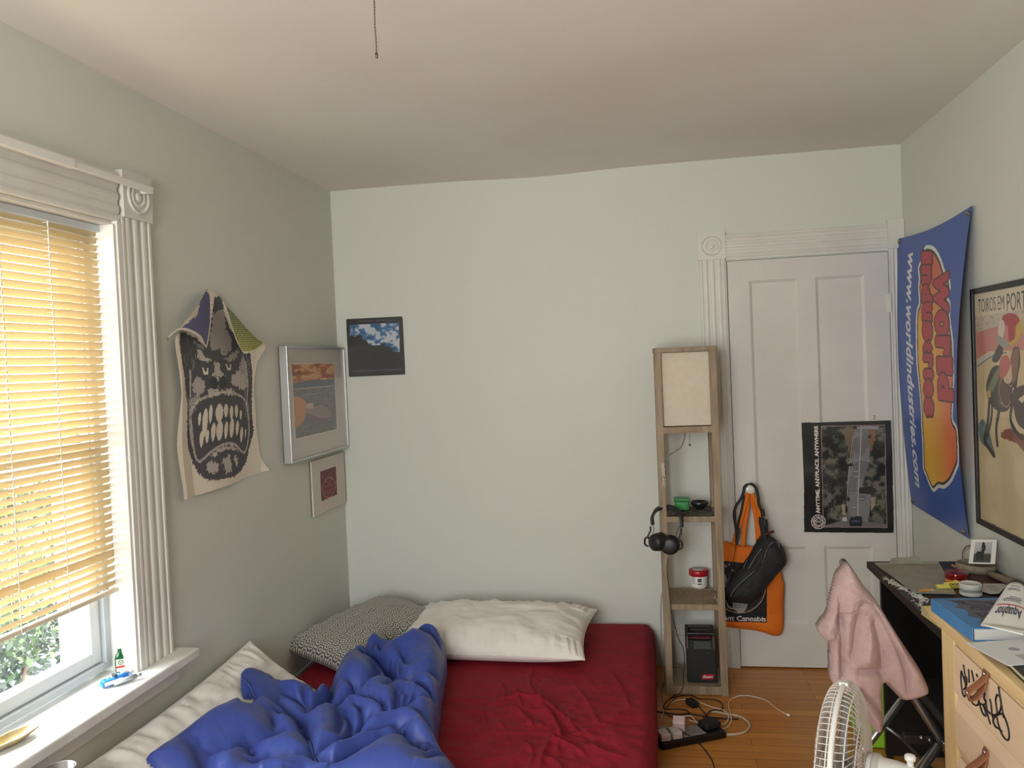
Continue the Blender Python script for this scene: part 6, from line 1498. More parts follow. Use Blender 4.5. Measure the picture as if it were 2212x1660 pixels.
for i, (za, zb_) in enumerate(zs_):
    mb = MB(); y0_, y1_ = -2.655, -1.905; w = .030; x0_ = FX-.004; x1_ = FX+.008
    if i == 0: vs = [(x0_, y0_, za), (x0_, y1_, za), (x0_, y1_, zb_), (x0_, y0_, zb_)]; mb.box(x0_, x1_+.01, y0_, y1_, za, zb_)
    else:
        mb.box(x1_-.004, x1_+.01, y0_, y1_, za, zb_)
        vs = [(x1_-.004, y0_, za), (x1_-.004, y1_, za), (x1_-.004, y1_, zb_), (x1_-.004, y0_, zb_), (x0_-.004, y0_+w*.4, za+w), (x0_-.004, y1_-w*.4, za+w), (x0_-.004, y1_-w*.4, zb_-w), (x0_-.004, y0_+w*.4, zb_-w)]
        mb.add(vs, [(4, 7, 6, 5), (0, 4, 5, 1), (1, 5, 6, 2), (2, 6, 7, 3), (3, 7, 4, 0)])
    dw = mb.build('drawer', dface, dr_, bevel=.003 if i == 0 else .001)
    for yy in ((-2.115, -2.50) if i < 3 else (-2.115, -2.5)):
        zc_ = zb_+.016 if i == 0 else zb_-.036; xf = x0_ if i == 0 else x0_-.004
        loop = [(xf-.002, yy, zc_-.001), (xf-.003, yy, zc_-.016), (xf-.016, yy+.004, zc_-.035), (xf-.034, yy+.010, zc_-.054), (xf-.040, yy+.012, zc_-.066), (xf-.033, yy+.010, zc_-.074), (xf-.020, yy+.006, zc_-.066), (xf-.008, yy+.002, zc_-.040), (xf-.0045, yy, zc_-.020), (xf-.0045, yy, zc_-.006)]
        mb = MB(); sweep_rect(mb, catmull(loop, 5), Vector((0, 1, 0)), .026, .0032); h_ = mb.build('strap_pull', leather, dw, True, bevel=.001)
        for (xx, zz) in ((xf-.007, zc_-.010), (xf-.041, zc_-.060)):
            mk = frame_m((xx, yy+(.010 if zz < zc_-.03 else 0), zz), (0, 1, 0), (0, 0, 1)); mk = mk if mk.col[2][0] < 0 else frame_m((xx, yy+(.010 if zz < zc_-.03 else 0), zz), (0, -1, 0), (0, 0, 1))
            MB().lathe([(.006, 0), (.0055, .0015), (.003, .003), (0, .003)], 16, mk).build('rivet', steel, dw, True)
k8b = (1960, 1340, 5.187); X_ = FX-.0055
fc = lambda p: tuple(at(k8b[0]+p[0]/k8b[2], k8b[1]+p[1]/k8b[2], x=X_))
ink = mat('black_marker', (20, 19, 20), .5)
dw1 = [c for c in dr_.children if c.name.startswith('drawer')][0]
mb = MB()
strokes(mb, [[(628, 500), (640, 580), (650, 640), (660, 760), (665, 820)], [(605, 570), (600, 640), (612, 780), (632, 855), (650, 840), (655, 740), (630, 650), (606, 572)], [(640, 640), (665, 650), (660, 740), (630, 780)], [(686, 552), (692, 640), (690, 700)], [(720, 565), (735, 640), (745, 690)], [(668, 800), (680, 870), (700, 905), (715, 890), (705, 850)],
             [(775, 605), (785, 640)], [(700, 850), (730, 930), (760, 955), (790, 950), (800, 900), (770, 880), (745, 870)], [(790, 870), (810, 930), (850, 950), (880, 930), (860, 870), (870, 820)], [(810, 940), (830, 1010), (860, 1070), (880, 1070), (870, 1010), (850, 960)], [(880, 900), (890, 1000), (900, 1060), (930, 1170)], [(850, 950), (890, 1010), (930, 1050)], [(925, 885), (940, 960), (950, 1060), (970, 1120)],
             [(930, 1050), (985, 1070), (1060, 1050), (1080, 1060)], [(1020, 745), (1040, 860), (1060, 980), (1080, 1100)], [(1003, 840), (990, 900), (1000, 980), (1010, 1050)], [(1003, 835), (1040, 870), (1050, 980), (1020, 1050), (990, 1060)], [(1075, 1060), (1110, 1140), (1138, 1250), (1138, 1330), (1110, 1345), (1060, 1280), (1020, 1170), (1005, 1100), (990, 1080)], [(985, 1070), (960, 1130), (990, 1200), (1010, 1210), (1060, 1250)], [(960, 1120), (975, 1170), (1000, 1210)]], fc, .0020, 6)
mb.build('marker_scrawl', ink, dw1, True)

# books and papers
yb2 = thing('yellow_notebook', 'pale yellow notebook jutting out between desk and dresser', 'notebook', tuple(D_((830, 1320), DZT)))
q = [D_(p, DZT+.028) for p in ((720, 1188), (950, 1345))]; e_ = (q[1]-q[0]); e_[2] = 0; pn = np.array((-e_[1], e_[0], 0))/np.linalg.norm(e_[:2]); pn = pn if pn[0] > 0 else -pn
P0, P1_ = q[0]*[1, 1, 0], np.array((q[0][0]+e_[0]*.98, q[0][1]+e_[1]*.98, 0)); c4_ = [P0, P1_, P1_+pn*.17, P0+pn*.17]
c4_[1][1] = max(c4_[1][1], -1.752); c4_[2][1] = max(c4_[2][1], -1.752)
pr = [(p[0], p[1]) for p in c4_]
pr = pr if (c4_[1][0]-c4_[0][0])*(c4_[2][1]-c4_[1][1])-(c4_[1][1]-c4_[0][1])*(c4_[2][0]-c4_[1][0]) > 0 else pr[::-1]
MB().prism([tuple(np.array(pr).mean(0)+(np.array(p)-np.array(pr).mean(0))*.985) for p in pr], DZT+.004, DZT+.024).build('page_block', mat('cream_pages', (214, 202, 160), .8), yb2)
ycv = mat('yellow_cover', (224, 208, 128), .5)
MB().prism(pr, DZT+.0242, DZT+.0268).build('cover', ycv, yb2); MB().prism(pr, DZT+.0006, DZT+.0036).build('cover', ycv, yb2)
bk = thing('blue_book', 'thick blue hardcover book with dark cover art on the far end of the dresser', 'book', (2.45, -1.95, .85))
bz = .884; A1, B1 = D_((845, 1108), bz), D_((1312, 1440), bz); ev = (B1-A1)*[1, 1, 0]; nv_ = np.array((-ev[1], ev[0], 0))/np.linalg.norm(ev[:2]); nv_ = nv_ if nv_[0] > 0 else -nv_
A1[1] = max(A1[1], -1.999); wd_ = .235
Bk = [A1*[1, 1, 0], B1*[1, 1, 0], B1*[1, 1, 0]+nv_*wd_, A1*[1, 1, 0]+nv_*wd_]
def ccw(q): return q if sum((q[i][0]*q[(i+1) % 4][1]-q[(i+1) % 4][0]*q[i][1]) for i in range(4)) > 0 else q[::-1]
bkb = mat('book_blue', (74, 132, 186), .45, var=(5, (62, 116, 168))); pgs = mat('pages', (206, 206, 204), .8, var=(300, (188, 188, 186)), stretch=(.05, .05, 6))
cen = np.mean(Bk, 0)
MB().prism([(p[0], p[1]) for p in ccw([cen+(p-cen)*.97 for p in Bk])], .8535, bz-.0035).build('page_block', pgs, bk)
for z0_, z1_ in ((.8502, .8533), (bz-.0033, bz)): MB().prism([(p[0], p[1]) for p in ccw(Bk)], z0_, z1_).build('cover', bkb, bk, bevel=.0008)
MB().prism([(p[0], p[1]) for p in ccw([Bk[0]-nv_*.0035, Bk[1]-nv_*.0035, Bk[1], Bk[0]])], .8502, bz).build('spine', bkb, bk, bevel=.0015)
f_ = lambda s_, t_: Bk[0]+(Bk[1]-Bk[0])*s_+nv_*wd_*t_
mb = MB(); rs = random.Random(2)
q = [f_(.06, .10)]+[f_(.12+.1*i, .16+.05*math.sin(i*2.3)) for i in range(8)]+[f_(.96, .30), f_(.97, .62), f_(.85, .8), f_(.5, .75), f_(.1, .8)]
mb.prism([(p[0], p[1]) for p in q], bz+.0002, bz+.0006); mb.build('cover_art', mat('art_grey', (78, 78, 90), .5, var=(22, (92, 94, 108))), bk)
mb = MB()
for i in range(26):
    s0 = rs.uniform(.1, .85); t0 = rs.uniform(.2, .6); L = [(s0+.05*j*rs.uniform(.2, 1), t0+rs.uniform(-.05, .05)+.03*j) for j in range(4)]; mb.tube(catmull([tuple((f_(a_, b2)+[0, 0, bz+.0008])) for a_, b2 in L], 4), .0008, 4)
mb.build('ink_line', mat('art_ink', (36, 36, 44), .6), bk)
# lotion tube
lz = bz
Lt = thing('lotion_tube', 'white lotion tube lying on the blue book, lettering upside down', 'tube', tuple(D_((1640, 1250), lz)))
a0_, a1_ = D_((1405, 1390), lz+.004), D_((1875, 1500), lz+.004); cr_ = (a0_+a1_)/2; capc = D_((1790, 1010), lz+.026)
axv = capc-cr_; axl = np.linalg.norm(axv); axn = axv/axl; wv = (a1_-a0_); wl = np.linalg.norm(wv)/2; wv /= np.linalg.norm(wv); wv = wv-axn*np.dot(wv, axn); wv /= np.linalg.norm(wv); uv_ = np.cross(wv, axn); uv_ = uv_ if uv_[2] > 0 else -uv_
tubm = mat('tube_white', (222, 222, 218), .35, coat=.2)
def tsurf(t, th): # t 0 crimp .. 1 cap
    a_ = wl*(1-t)+.0235*t; b2 = (.0015*(1-t)+.0225*t**.8) if t > 0 else .0015; o2 = cr_+axn*axl*t+np.array((0, 0, 0)); return o2+wv*a_*math.cos(th)+uv_*b2*math.sin(th)
ts = list(np.linspace(0, 1, 16)); n_ = 32; vs = [tuple(tsurf(t, 2*PI*j/n_)) for t in ts for j in range(n_)]
MB().add(vs, [(i*n_+j, i*n_+(j+1) % n_, (i+1)*n_+(j+1) % n_, (i+1)*n_+j) for i in range(15) for j in range(n_)]+[tuple(range(n_)), tuple(15*n_+j for j in range(n_))]).build('body', tubm, Lt, True)
q = [a0_-axn*.008+uv_*0, a1_-axn*.008, a1_+axn*.006, a0_+axn*.006]
MB().add([tuple(p+uv_*.0018) for p in q]+[tuple(p-uv_*.0012) for p in q], [(0, 1, 2, 3), (7, 6, 5, 4)]+[(i, 4+i, 4+(i+1) % 4, (i+1) % 4) for i in range(4)]).build('crimp', tubm, Lt)
mk = frame_m(cr_+axn*axl, wv, uv_); mk = mk if Vector(tuple(mk.col[2][:3])).dot(Vector(tuple(axn))) > 0 else frame_m(cr_+axn*axl, -wv, uv_)
MB().lathe([(.0235, -.001), (.0225, .003), (.0205, .006), (.0205, .024), (.018, .026), (0, .026)], 32, mk).build('cap', mat('cap_dark', (34, 34, 38), .4), Lt, True)
def onT(t, s_, lift=.0009):  # s across -1..1 (towards a1_), on the upper side
    th = math.acos(max(-.999, min(.999, s_))); p = tsurf(t, th) if np.dot(tsurf(t, th)-tsurf(t, -th), uv_) > 0 else tsurf(t, -th); return p+uv_*lift
if np.dot(wv, a1_-a0_) < 0: pass
def ttext(s_, t0, t1, sa, sb, m_, name, bold=0.01):
    v, f = text_tris(s_, bold); x0, x1 = v[:, 0].min(), v[:, 0].max()
    MB().add([tuple(onT(t0+(t1-t0)*p[1]/.72, sb+(sa-sb)*(p[0]-x0)/(x1-x0))) for p in v], f).build(name, m_, Lt)
navy = mat('ink_navy', (62, 60, 78), .5)
ttext('Aquaphor', .40, .20, -.62, .80, navy, 'brand_lettering', .02)
for t_, sa_, sb_ in ((.635, -.1, .7), (.60, -.3, .75), (.575, -.5, .6), (.545, -.4, .7), (.83, -.5, .5), (.80, -.4, .55), (.89, -.3, .5)):
    MB().tube([tuple(onT(t_, s_)) for s_ in np.linspace(sa_, sb_, 10)], .0007, 4).build('print_line', navy, Lt)
mb = MB(); mb.tube([tuple(onT(.455, s_)) for s_ in np.linspace(-.7, .9, 14)], .0014, 5); mb.build('red_stripe', mat('stripe_red', (150, 50, 66), .5), Lt)
# envelopes and a black book on the dresser
def sheet_(name, label, cat, pts, z, m_, th_=.0012, curl=0):
    q = [D_(p, z)[:2] if p[2:] == () else p for p in pts]
    o_ = MB().prism([tuple(p) for p in ccw(q)] if len(q) == 4 else [tuple(p) for p in q], z, z+th_).build(name, m_, None); return tag(o_, label, cat)
paperm = mat('paper_grey', (206, 206, 208), .7)
bb = thing('black_book', 'black covered book under the white envelope on the dresser', 'book', (2.5, -2.3, .85))
q = [np.array((2.40, -2.15)), np.array((2.40, -2.42)), np.array((2.60, -2.42)), np.array((2.60, -2.15))]
bbq = [(2.402, -2.415), (2.60, -2.440), (2.612, -2.178), (2.414, -2.153)]
MB().prism([tuple(np.mean(bbq, 0)+(np.array(p)-np.mean(bbq, 0))*.97) for p in bbq], .8525, .8625).build('page_block', mat('aged_pages', (190, 182, 150), .8), bb)
MB().prism(bbq, .8502, .8523).build('cover', mat('book_black', (28, 28, 30), .4), bb); MB().prism(bbq, .8627, .865).build('cover', mat('book_black', (28, 28, 30), .4), bb)
def pd(p, z): return D_(p, z)[:2]
ez = .8665
e1_ = [(float(at(2087, 1391, z=ez)[0]), float(at(2087, 1391, z=ez)[1])), tuple(at(2178, 1440, z=ez)[:2])]
dd = np.array(e1_[1])-np.array(e1_[0]); pn2 = np.array((-dd[1], dd[0])); pn2 = pn2 if pn2[0] > 0 else -pn2
pn2 = pn2/np.linalg.norm(pn2)*.24
eq = [np.array(e1_[0]), np.array(e1_[1]), np.array(e1_[1])+pn2, np.array(e1_[0])+pn2]
en = tag(MB().prism([tuple(p) for p in ccw(eq)], ez, ez+.0016).build('envelope', paperm), 'large pale envelope overhanging the dresser front edge', 'envelope')
fl_ = lambda s_, t_: eq[0]+(eq[1]-eq[0])*s_+pn2*t_
mb = MB(); mb.prism([tuple(p) for p in ccw([fl_(.62, .22), fl_(.88, .22), fl_(.88, .40), fl_(.62, .40)])], ez+.0017, ez+.0021); mb.build('stamp_print', mat('print_grey', (168, 168, 172), .6), en)
mb = MB(); q = [fl_(.40+.08*math.cos(t), .32+.05*math.sin(t)) for t in np.linspace(0, 6.2, 12)]; mb.prism([tuple(p) for p in q], ez+.0017, ez+.002); mb.build('postmark', mat('print_grey2', (150, 150, 156), .6), en)
z2 = .8512
q = [D_((1380, 1525), z2), D_((1560, 1560), z2)]
eq2 = [np.array((2.428, -2.060)), np.array((2.428, -2.140)), np.array((2.62, -2.150)), np.array((2.62, -2.060))]
eq2 = [D_((1395, 1520), z2)[:2], D_((1490, 1620), z2)[:2], D_((1490, 1620), z2)[:2]+[.19, .0], D_((1395, 1520), z2)[:2]+[.19, .0]]
tag(MB().prism([tuple(p) for p in ccw(eq2)], z2, z2+.0012).build('envelope', paperm), 'small envelope peeking from under the blue book and large envelope', 'envelope')

# ---- folding chair and towel
chm = mat('grey_tube', (126, 128, 130), .3, .8); chs = mat('bright_tube', (186, 188, 190), .22, .9)
ch = thing('folding_chair', 'metal folding chair with black pads facing the desk, mostly under a towel', 'chair', (2.45, -1.5, 0))
FY, NY = -1.30, -1.70
for y in (FY, NY):
    sh_ = -.068 if y == NY else 0; T_, Pv = np.array((2.270+sh_, y, .850)), np.array((2.493+sh_, y, .457)); dd = (Pv-T_)/(T_[2]-Pv[2]); Ft = Pv+dd*(Pv[2]-.012)
    MB().tube([T_, Pv, Ft], .0125, 14).build('back_post', chm, ch, True)
    R0 = np.array((2.485+sh_, y, .445)); rd2 = np.array((-.162, 0, -.224)); Rf = R0+rd2*((R0[2]-.012)/.224)
    yy = y+(.018 if y == FY else -.018); R0[1] = Rf[1] = yy; MB().tube([R0, Rf], .0125, 14).build('rear_leg', chs, ch, True)
    br0, br1 = R0+(Rf-R0)*.33, np.array((2.50+sh_, yy-.0, .22)); MB().tube([br0, br0*.5+br1*.5+[0, 0, -.002], (2.545+sh_, yy, .14)], .007, 10).build('brace', chm, ch, True)
    mb = MB()
    for t_ in (.0, .022, .060): mb.ball((2.440+sh_+t_, y-.014, .462-.25*t_), .006, 6)
    mb.build('rivet', steel, ch, True)
    for P_ in (Ft, Rf): MB().tube([P_+[0, 0, .012], P_-[0, 0, .011]], .0155, 12).build('rubber_foot', blk, ch, True)
    MB().box(2.395+sh_, 2.475+sh_, y-.012, y+.012, .440, .466).build('hinge_bracket', blk, ch, bevel=.004)
MB().tube([(2.270, FY, .850), (2.262, FY-.02, .864), (2.198, NY+.02, .864), (2.202, NY, .850)], .0125, 12).build('top_rail', chm, ch, True)
dd = np.array((2.493-2.262, 0, .457-.866)); dd /= np.linalg.norm(dd)
mb = MB(); Mbk = frame_m((2.242, (FY+NY)/2, .858), (.13, 1, 0), tuple(dd)); mb.box(-.185, .185, .0, .19, -.014, .014, Mbk); mb.build('backrest', blk2, ch, bevel=.01, seg=3)
MB().box(2.455, 2.80, NY+.015, FY-.015, .452, .480).build('seat', blk2, ch, bevel=.012, seg=3)
MB().tube([(2.20+.01, FY-.0, .058), (2.20+.01, NY, .058)], .008, 8).build('cross_bar', chs, ch, True)

# towel: heightfield of folds hanging over the backrest
ktw = (1700, 1130, 3.133); TY = -1.725
Wt = lambda pts: [tuple(at(ktw[0]+p[0]/ktw[2], ktw[1]+p[1]/ktw[2], y=TY)[[0, 2]]) for p in pts]
tm_ = mat('pink_towel', (192, 165, 162), .95, var=(30, (178, 150, 149)), bump=(300, 1.0, .004), sheen=.08, spec=.2)
tout = Wt([(362, 275), (385, 257), (405, 262), (435, 300), (500, 400), (560, 470), (620, 560), (680, 660), (760, 790), (840, 910), (890, 1010), (905, 1060), (885, 1088), (800, 1120), (735, 1133), (700, 1110), (640, 1050), (610, 1030), (600, 1090), (603, 1200), (605, 1260), (590, 1310), (562, 1330), (530, 1310), (500, 1240), (450, 1160), (400, 1090), (370, 1090), (340, 1080), (310, 1065), (275, 1030), (268, 990), (272, 900), (268, 780), (232, 760), (200, 715), (192, 680), (215, 640), (255, 590), (275, 500), (300, 400), (320, 330)])
q = catmull(tout, 4, True); xs_ = [p[0] for p in q]; zs2 = [p[1] for p in q]
A, B = np.meshgrid(np.arange(min(xs_)-.004, max(xs_)+.004, .0023), np.arange(min(zs2)-.004, max(zs2)+.004, .0023))
def cf2(cre_):
    Z = np.zeros(A.shape)
    for pts, a_, w_, S_, SW in cre_:
        c = catmull(Wt(pts), 5); D, S = seg_dist(A, B, c, True); L = sum(math.hypot(c[i+1][0]-c[i][0], c[i+1][1]-c[i][1]) for i in range(len(c)-1))
        e = np.minimum(np.hypot(A-c[0][0], B-c[0][1]), np.hypot(A-c[-1][0], B-c[-1][1])); tp = np.clip(e/(.2*L), .25, 1)
        Z += a_*np.exp(-(D/w_)**1.3)*tp+S_*np.where(S > 0, np.exp(-D/SW), 0)*(1-np.exp(-D/.004))*tp
    return Z
hz = cf2([([(335, 330), (325, 450), (335, 600), (340, 800), (345, 960), (345, 1060)], -.030, .012, 0, .1), ([(300, 570), (330, 600), (345, 650)], -.008, .006, 0, .1), ([(285, 610), (330, 640)], -.006, .006, 0, .1), ([(290, 690), (330, 700)], -.006, .006, 0, .1),
          ([(455, 520), (440, 640), (420, 760), (395, 900), (390, 945)], -.022, .014, 0, .1), ([(385, 300), (420, 420), (470, 500)], .014, .03, 0, .1),
          ([(455, 515), (490, 500), (540, 520), (600, 600), (660, 720), (710, 830), (745, 950), (750, 1040), (735, 1130)], -.012, .006, .018, .06),
          ([(530, 540), (560, 640), (590, 760), (600, 880), (612, 1000)], -.024, .014, 0, .1), ([(490, 560), (520, 700), (500, 850), (480, 940)], .018, .022, 0, .1), ([(395, 950), (450, 940), (520, 940), (575, 955), (605, 1010)], -.022, .007, -.02, .05),
          ([(440, 1010), (480, 1080), (530, 1130), (580, 1200), (600, 1260)], -.020, .010, .012, .05), ([(640, 600), (720, 760), (800, 900), (860, 1020)], .012, .03, 0, .1), ([(230, 650), (260, 700), (300, 720)], .010, .03, 0, .1), ([(400, 400), (390, 560), (370, 700), (365, 850)], .012, .02, 0, .1), ([(345, 980), (300, 1000), (280, 1040)], -.012, .008, 0, .1)])
d_ = seg_dist(A, B, q+[q[0]]); ins_ = in_poly(A, B, q); e = np.clip(d_/.022, 0, 1); cap_ = np.sqrt(np.clip(1-(1-e)**2, 0, 1))
hh = (.055+hz+.012*(fbm(A*9, B*7, 55, 3)-.5)+.0012*fbm(A*260, B*260, 57, 2))*cap_
ysurf = TY-.01-hh-.09*np.clip((.80-B)/.5, 0, 1)
capw = np.clip(d_/.085, 0, 1); capw = capw*capw*(3-2*capw)
yback = TY+.012+.40*capw*np.clip((B-.66)/.14, 0, 1)**2-.06*np.clip((.80-B)/.5, 0, 1)
V1 = np.stack([A, ysurf, B], -1).reshape(-1, 3); wb2 = yback-TY; V2 = np.stack([A+.16*np.clip(wb2, 0, 1), yback, B-.26*np.clip(wb2, 0, 1)], -1).reshape(-1, 3)
nb, na = A.shape; idx = np.arange(na*nb).reshape(nb, na); F = np.stack([idx[:-1, :-1], idx[:-1, 1:], idx[1:, 1:], idx[1:, :-1]], -1).reshape(-1, 4)
F = F[ins_.reshape(-1)[F].all(1)]; used = np.unique(F); rm = np.full(na*nb, -1); rm[used] = np.arange(len(used)); F = rm[F]; n = len(used)
ec = {}
for f in F.tolist():
    for i in range(4): k = (min(f[i], f[(i+1) % 4]), max(f[i], f[(i+1) % 4])); ec.setdefault(k, []).append((f[i], f[(i+1) % 4]))
Fl = F.tolist()+(F[:, ::-1]+n).tolist()+[[b2, a2, a2+n, b2+n] for (a2, b2) in (v[0] for v in ec.values() if len(v) == 1)]
tag(link_mesh('towel', np.concatenate([V1[used], V2[used]]), Fl, tm_, None, True), 'dusty pink bath towel draped over the back of the folding chair', 'towel')

# green bin beyond the desk
gb = thing('green_bin', 'lime green plastic bin on the floor between desk and door', 'bin', (2.47, -.70, 0))
lime = mat('lime_plastic', (148, 206, 56), .45)
x0_, x1_ = float(at(1880, 1540, y=-.82)[0])-.03, 2.60
mb = MB()
for (a, b_, c, d) in ((x0_, x1_, -.82, -.815), (x0_, x1_, -.585, -.58), (x0_, x0_+.005, -.815, -.585), (x1_-.005, x1_, -.815, -.585)): mb.box(a, b_, c, d, .0, .25)
mb.box(x0_, x1_, -.82, -.58, 0, .006); mb.build('body', lime, gb, bevel=.002)
mb = MB(); mb.box(x0_-.008, x1_+.008, -.828, -.812, .243, .256).box(x0_-.008, x1_+.008, -.588, -.572, .243, .256).box(x0_-.008, x0_+.008, -.812, -.588, .243, .256).box(x1_-.008, x1_+.008, -.812, -.588, .243, .256); mb.build('rim', lime, gb, bevel=.003)
cl = thing('cardboard_box', 'dark printed box standing in the green bin', 'box', (2.50, -.70, .10))
MB().box(x0_+.03, x1_-.03, -.78, -.62, .008, .33).build('carton', mat('dark_carton', (44, 44, 46), .6, var=(60, (120, 120, 116), 6)), cl, bevel=.003)

# ---- pedestal fan
Cf = np.array((2.040, -2.30, .638)); nf = np.array((-.930, .368, 0.0)); R = .196
fan = thing('pedestal_fan', 'white pedestal fan with a wire cage, seen from behind its motor', 'fan', (2.10, -2.33, 0))
fw_ = mat('fan_white', (216, 214, 212), .35); fwire = mat('cage_wire', (206, 200, 196), .4)
Mf = frame_m(Cf, (0, 0, 1), (float(nf[1])*-1, float(nf[0]), 0)); 
if Vector(tuple(Mf.col[2][:3])).dot(Vector(tuple(nf))) < 0: Mf = frame_m(Cf, (0, 0, 1), (float(nf[1]), -float(nf[0]), 0))
def dome(s_, depth, side):   # s 0 rim .. 1 hub -> r, z
    if side > 0: pr_ = [(R, .003), (R*.995, .017), (R*.965, .027), (R*.88, .035), (R*.7, .042), (R*.45, .047), (.042, .050)]
    else: pr_ = [(R, -.003), (R*.985, -.014), (R*.93, -.024), (R*.78, -.034), (R*.58, -.040), (R*.42, -.043), (.060, -.045)]
    return pr_
for side, nw, nm in ((1, 84, 'front_grille'), (-1, 78, 'rear_grille')):
    prf = catmull([(p[0], p[1]) for p in dome(0, 0, side)], 3); mb = MB()
    for k in range(nw):
        a0 = 2*PI*k/nw; pts = []
        for i, (r_, z_) in enumerate(prf):
            a = a0+(.0 if side > 0 else .9)*(1-r_/R)**1.2*(1)+(.25*(1-r_/R) if side > 0 else 0); pts.append((r_*math.cos(a), r_*math.sin(a), z_))
        mb.tube(pts, .00115, 4, M=Mf)
    g_ = mb.build(nm, fwire, fan, True)
    mb = MB()
    for (r_, z_) in ([(R*.995, .012), (R*.88, .035), (R*.62, .044)] if side > 0 else [(R*.93, -.024), (R*.66, -.038)]):
        mb.tube([(r_*math.cos(a), r_*math.sin(a), z_-.002*side) for a in np.linspace(0, 2*PI, 73)[:-1]], .0017, 6, closed=True, M=Mf)
    mb.build('support_ring', fwire, g_, True)
mb = MB()
mb.tube([((R+.002)*math.cos(a), (R+.002)*math.sin(a), 0) for a in np.linspace(0, 2*PI, 97)[:-1]], .0058, 8, closed=True, M=Mf); rg = mb.build('rim_band', fw_, fan, True)
for a in (2*PI*.1, 2*PI*.43, 2*PI*.77): MB().box(-.014, .014, -.004, .004, -.010, .010, Mf @ Matrix.Rotation(a, 4, 'Z') @ Matrix.Translation(Vector((0, R+.005, 0)))).build('clip', fw_, rg, bevel=.002)
MB().lathe([(0, .056), (.030, .056), (.044, .052), (.046, .047), (.044, .045), (0, .045)], 36, Mf).build('front_badge', fw_, fan, True)
bladem = mat('blade_grey', (150, 146, 144), .35, trans=0)
mb = MB()
for k in range(5):
    vs = []; nr, nc = 9, 7
    for i in range(nr):
        r_ = .030+(R-.055)*i/(nr-1); wdt = .35+.55*math.sin(PI*(.25+.6*i/(nr-1)))
        for j in range(nc):
            u = j/(nc-1)-.5; a = k*2*PI/5+u*wdt+.35*i/(nr-1); vs.append((r_*math.cos(a), r_*math.sin(a), u*.028-.004*math.cos(u*5)))
    fs = [(i*nc+j, i*nc+j+1, (i+1)*nc+j+1, (i+1)*nc+j) for i in range(nr-1) for j in range(nc-1)]
    b1_ = MB().add(vs, fs, Mf).build('blade', bladem, fan, True); sd_ = b1_.modifiers.new('thickness', 'SOLIDIFY'); sd_.thickness = .0016
MB().lathe([(0, .026), (.020, .026), (.030, .020), (.032, -.010), (0, -.012)], 28, Mf).build('hub', bladem, fan, True)
MB().lathe([(0, -.040), (.050, -.040), (.058, -.043), (.060, -.048), (.060, -.070), (.0565, -.074), (.0555, -.100), (.051, -.130), (.043, -.155), (.029, -.172), (.012, -.179), (0, -.180)], 48, Mf).build('motor_housing', fw_, fan, True)
MB().lathe([(.0600, -.054), (.0625, -.056), (.0625, -.068), (.0600, -.070)], 48, Mf).build('collar', mat('fan_collar', (182, 178, 172), .3), fan, True)
kp = Mf @ Vector((.049, 0.010, -.128)); MK = Matrix.Translation(kp)
MB().lathe([(.007, -.012), (.0068, .010), (.0075, .012), (.0105, .014), (.0115, .020), (.010, .024), (.004, .026), (0, .0255)], 24, MK).build('oscillation_knob', fw_, fan, True)
base = Cf-nf*.115
MB().lathe([(0, 0), (.19, 0), (.195, .008), (.18, .022), (.06, .040), (.03, .055), (.024, .08), (.022, .09)], 56, Matrix.Translation(Vector((base[0], base[1], 0)))).build('base', fw_, fan, True)
MB().tube([(base[0], base[1], .06), (base[0], base[1], .52)], .014, 18).build('pole', chs, fan, True)
MB().tube([(base[0], base[1], .40), (base[0], base[1], .50), (base[0], base[1], .600)], [.020, .027, .034], 20).build('neck', fw_, fan, True)

# ================================================================== window sill things
SZ = .640
dm = mat('white_toy_brick', (226, 226, 224), .3); db = mat('blue_toy_brick', (44, 120, 204), .3); dg = mat('dark_toy_brick', (52, 54, 58), .4)
tc_ = at(254, 1478, z=SZ); Mt = Matrix.Translation(Vector((tc_[0], tc_[1]+.0, SZ))) @ Matrix.Rotation(math.radians(62), 4, 'Z')
toy = thing('toy_speeder', 'small blue and white toy vehicle built of plastic bricks on the sill', 'toy', tuple(Mt.translation))
MB().box(-.050, .048, -.010, .010, .006, .016, Mt).build('chassis', db, toy, bevel=.001)
MB().box(-.046, -.006, -.0135, .0135, .016, .024, Mt).build('nose', db, toy, bevel=.002)
MB().box(-.004, .030, -.012, .012, .016, .029, Mt).build('seat_block', db, toy, bevel=.002)
for s_ in (-1, 1):
    MB().box(-.044, .010, s_*.014-.003, s_*.014+.003, .010, .020, Mt).build('side_rail', dm, toy, bevel=.001)
    MB().tube([(-.070, s_*.006, .004), (-.045, s_*.006, .006)], .0018, 6, M=Mt).build('skid', dm, toy)
    mb = MB(); mb.tube([(-.02, s_*.02, .012), (.046, s_*.024, .014)], .0075, 12, M=Mt).tube([(.046, s_*.024, .014), (.062, s_*.024, .014)], .005, 12, M=Mt); mb.build('engine_tube', dm if s_ > 0 else mat('grey_toy_brick', (170, 174, 176), .3), toy, True)
for x in (-.036, -.028, -.014, 0.004, .014, .024): MB().lathe([(.0024, 0), (.0024, .0018), (0, .0018)], 12, Mt @ Matrix.Translation(Vector((x, .004 if x < 0 else 0, .024 if x < 0 else .029)))).build('stud', dm if x > -.03 else db, toy)
MB().box(.012, .026, -.009, .009, .029, .040, Mt).build('engine_cover', dm, toy, bevel=.003); mb = MB(); mb.box(-.012, -.004, -.010, .010, .024, .034, Mt); mb.build('windscreen', dg, toy, bevel=.002)
gg = mat('green_bottle_glass', (30, 104, 54), .08, trans=.55, ior=1.45, coat=.3); gcap = mat('cream_cap', (206, 200, 176), .4)
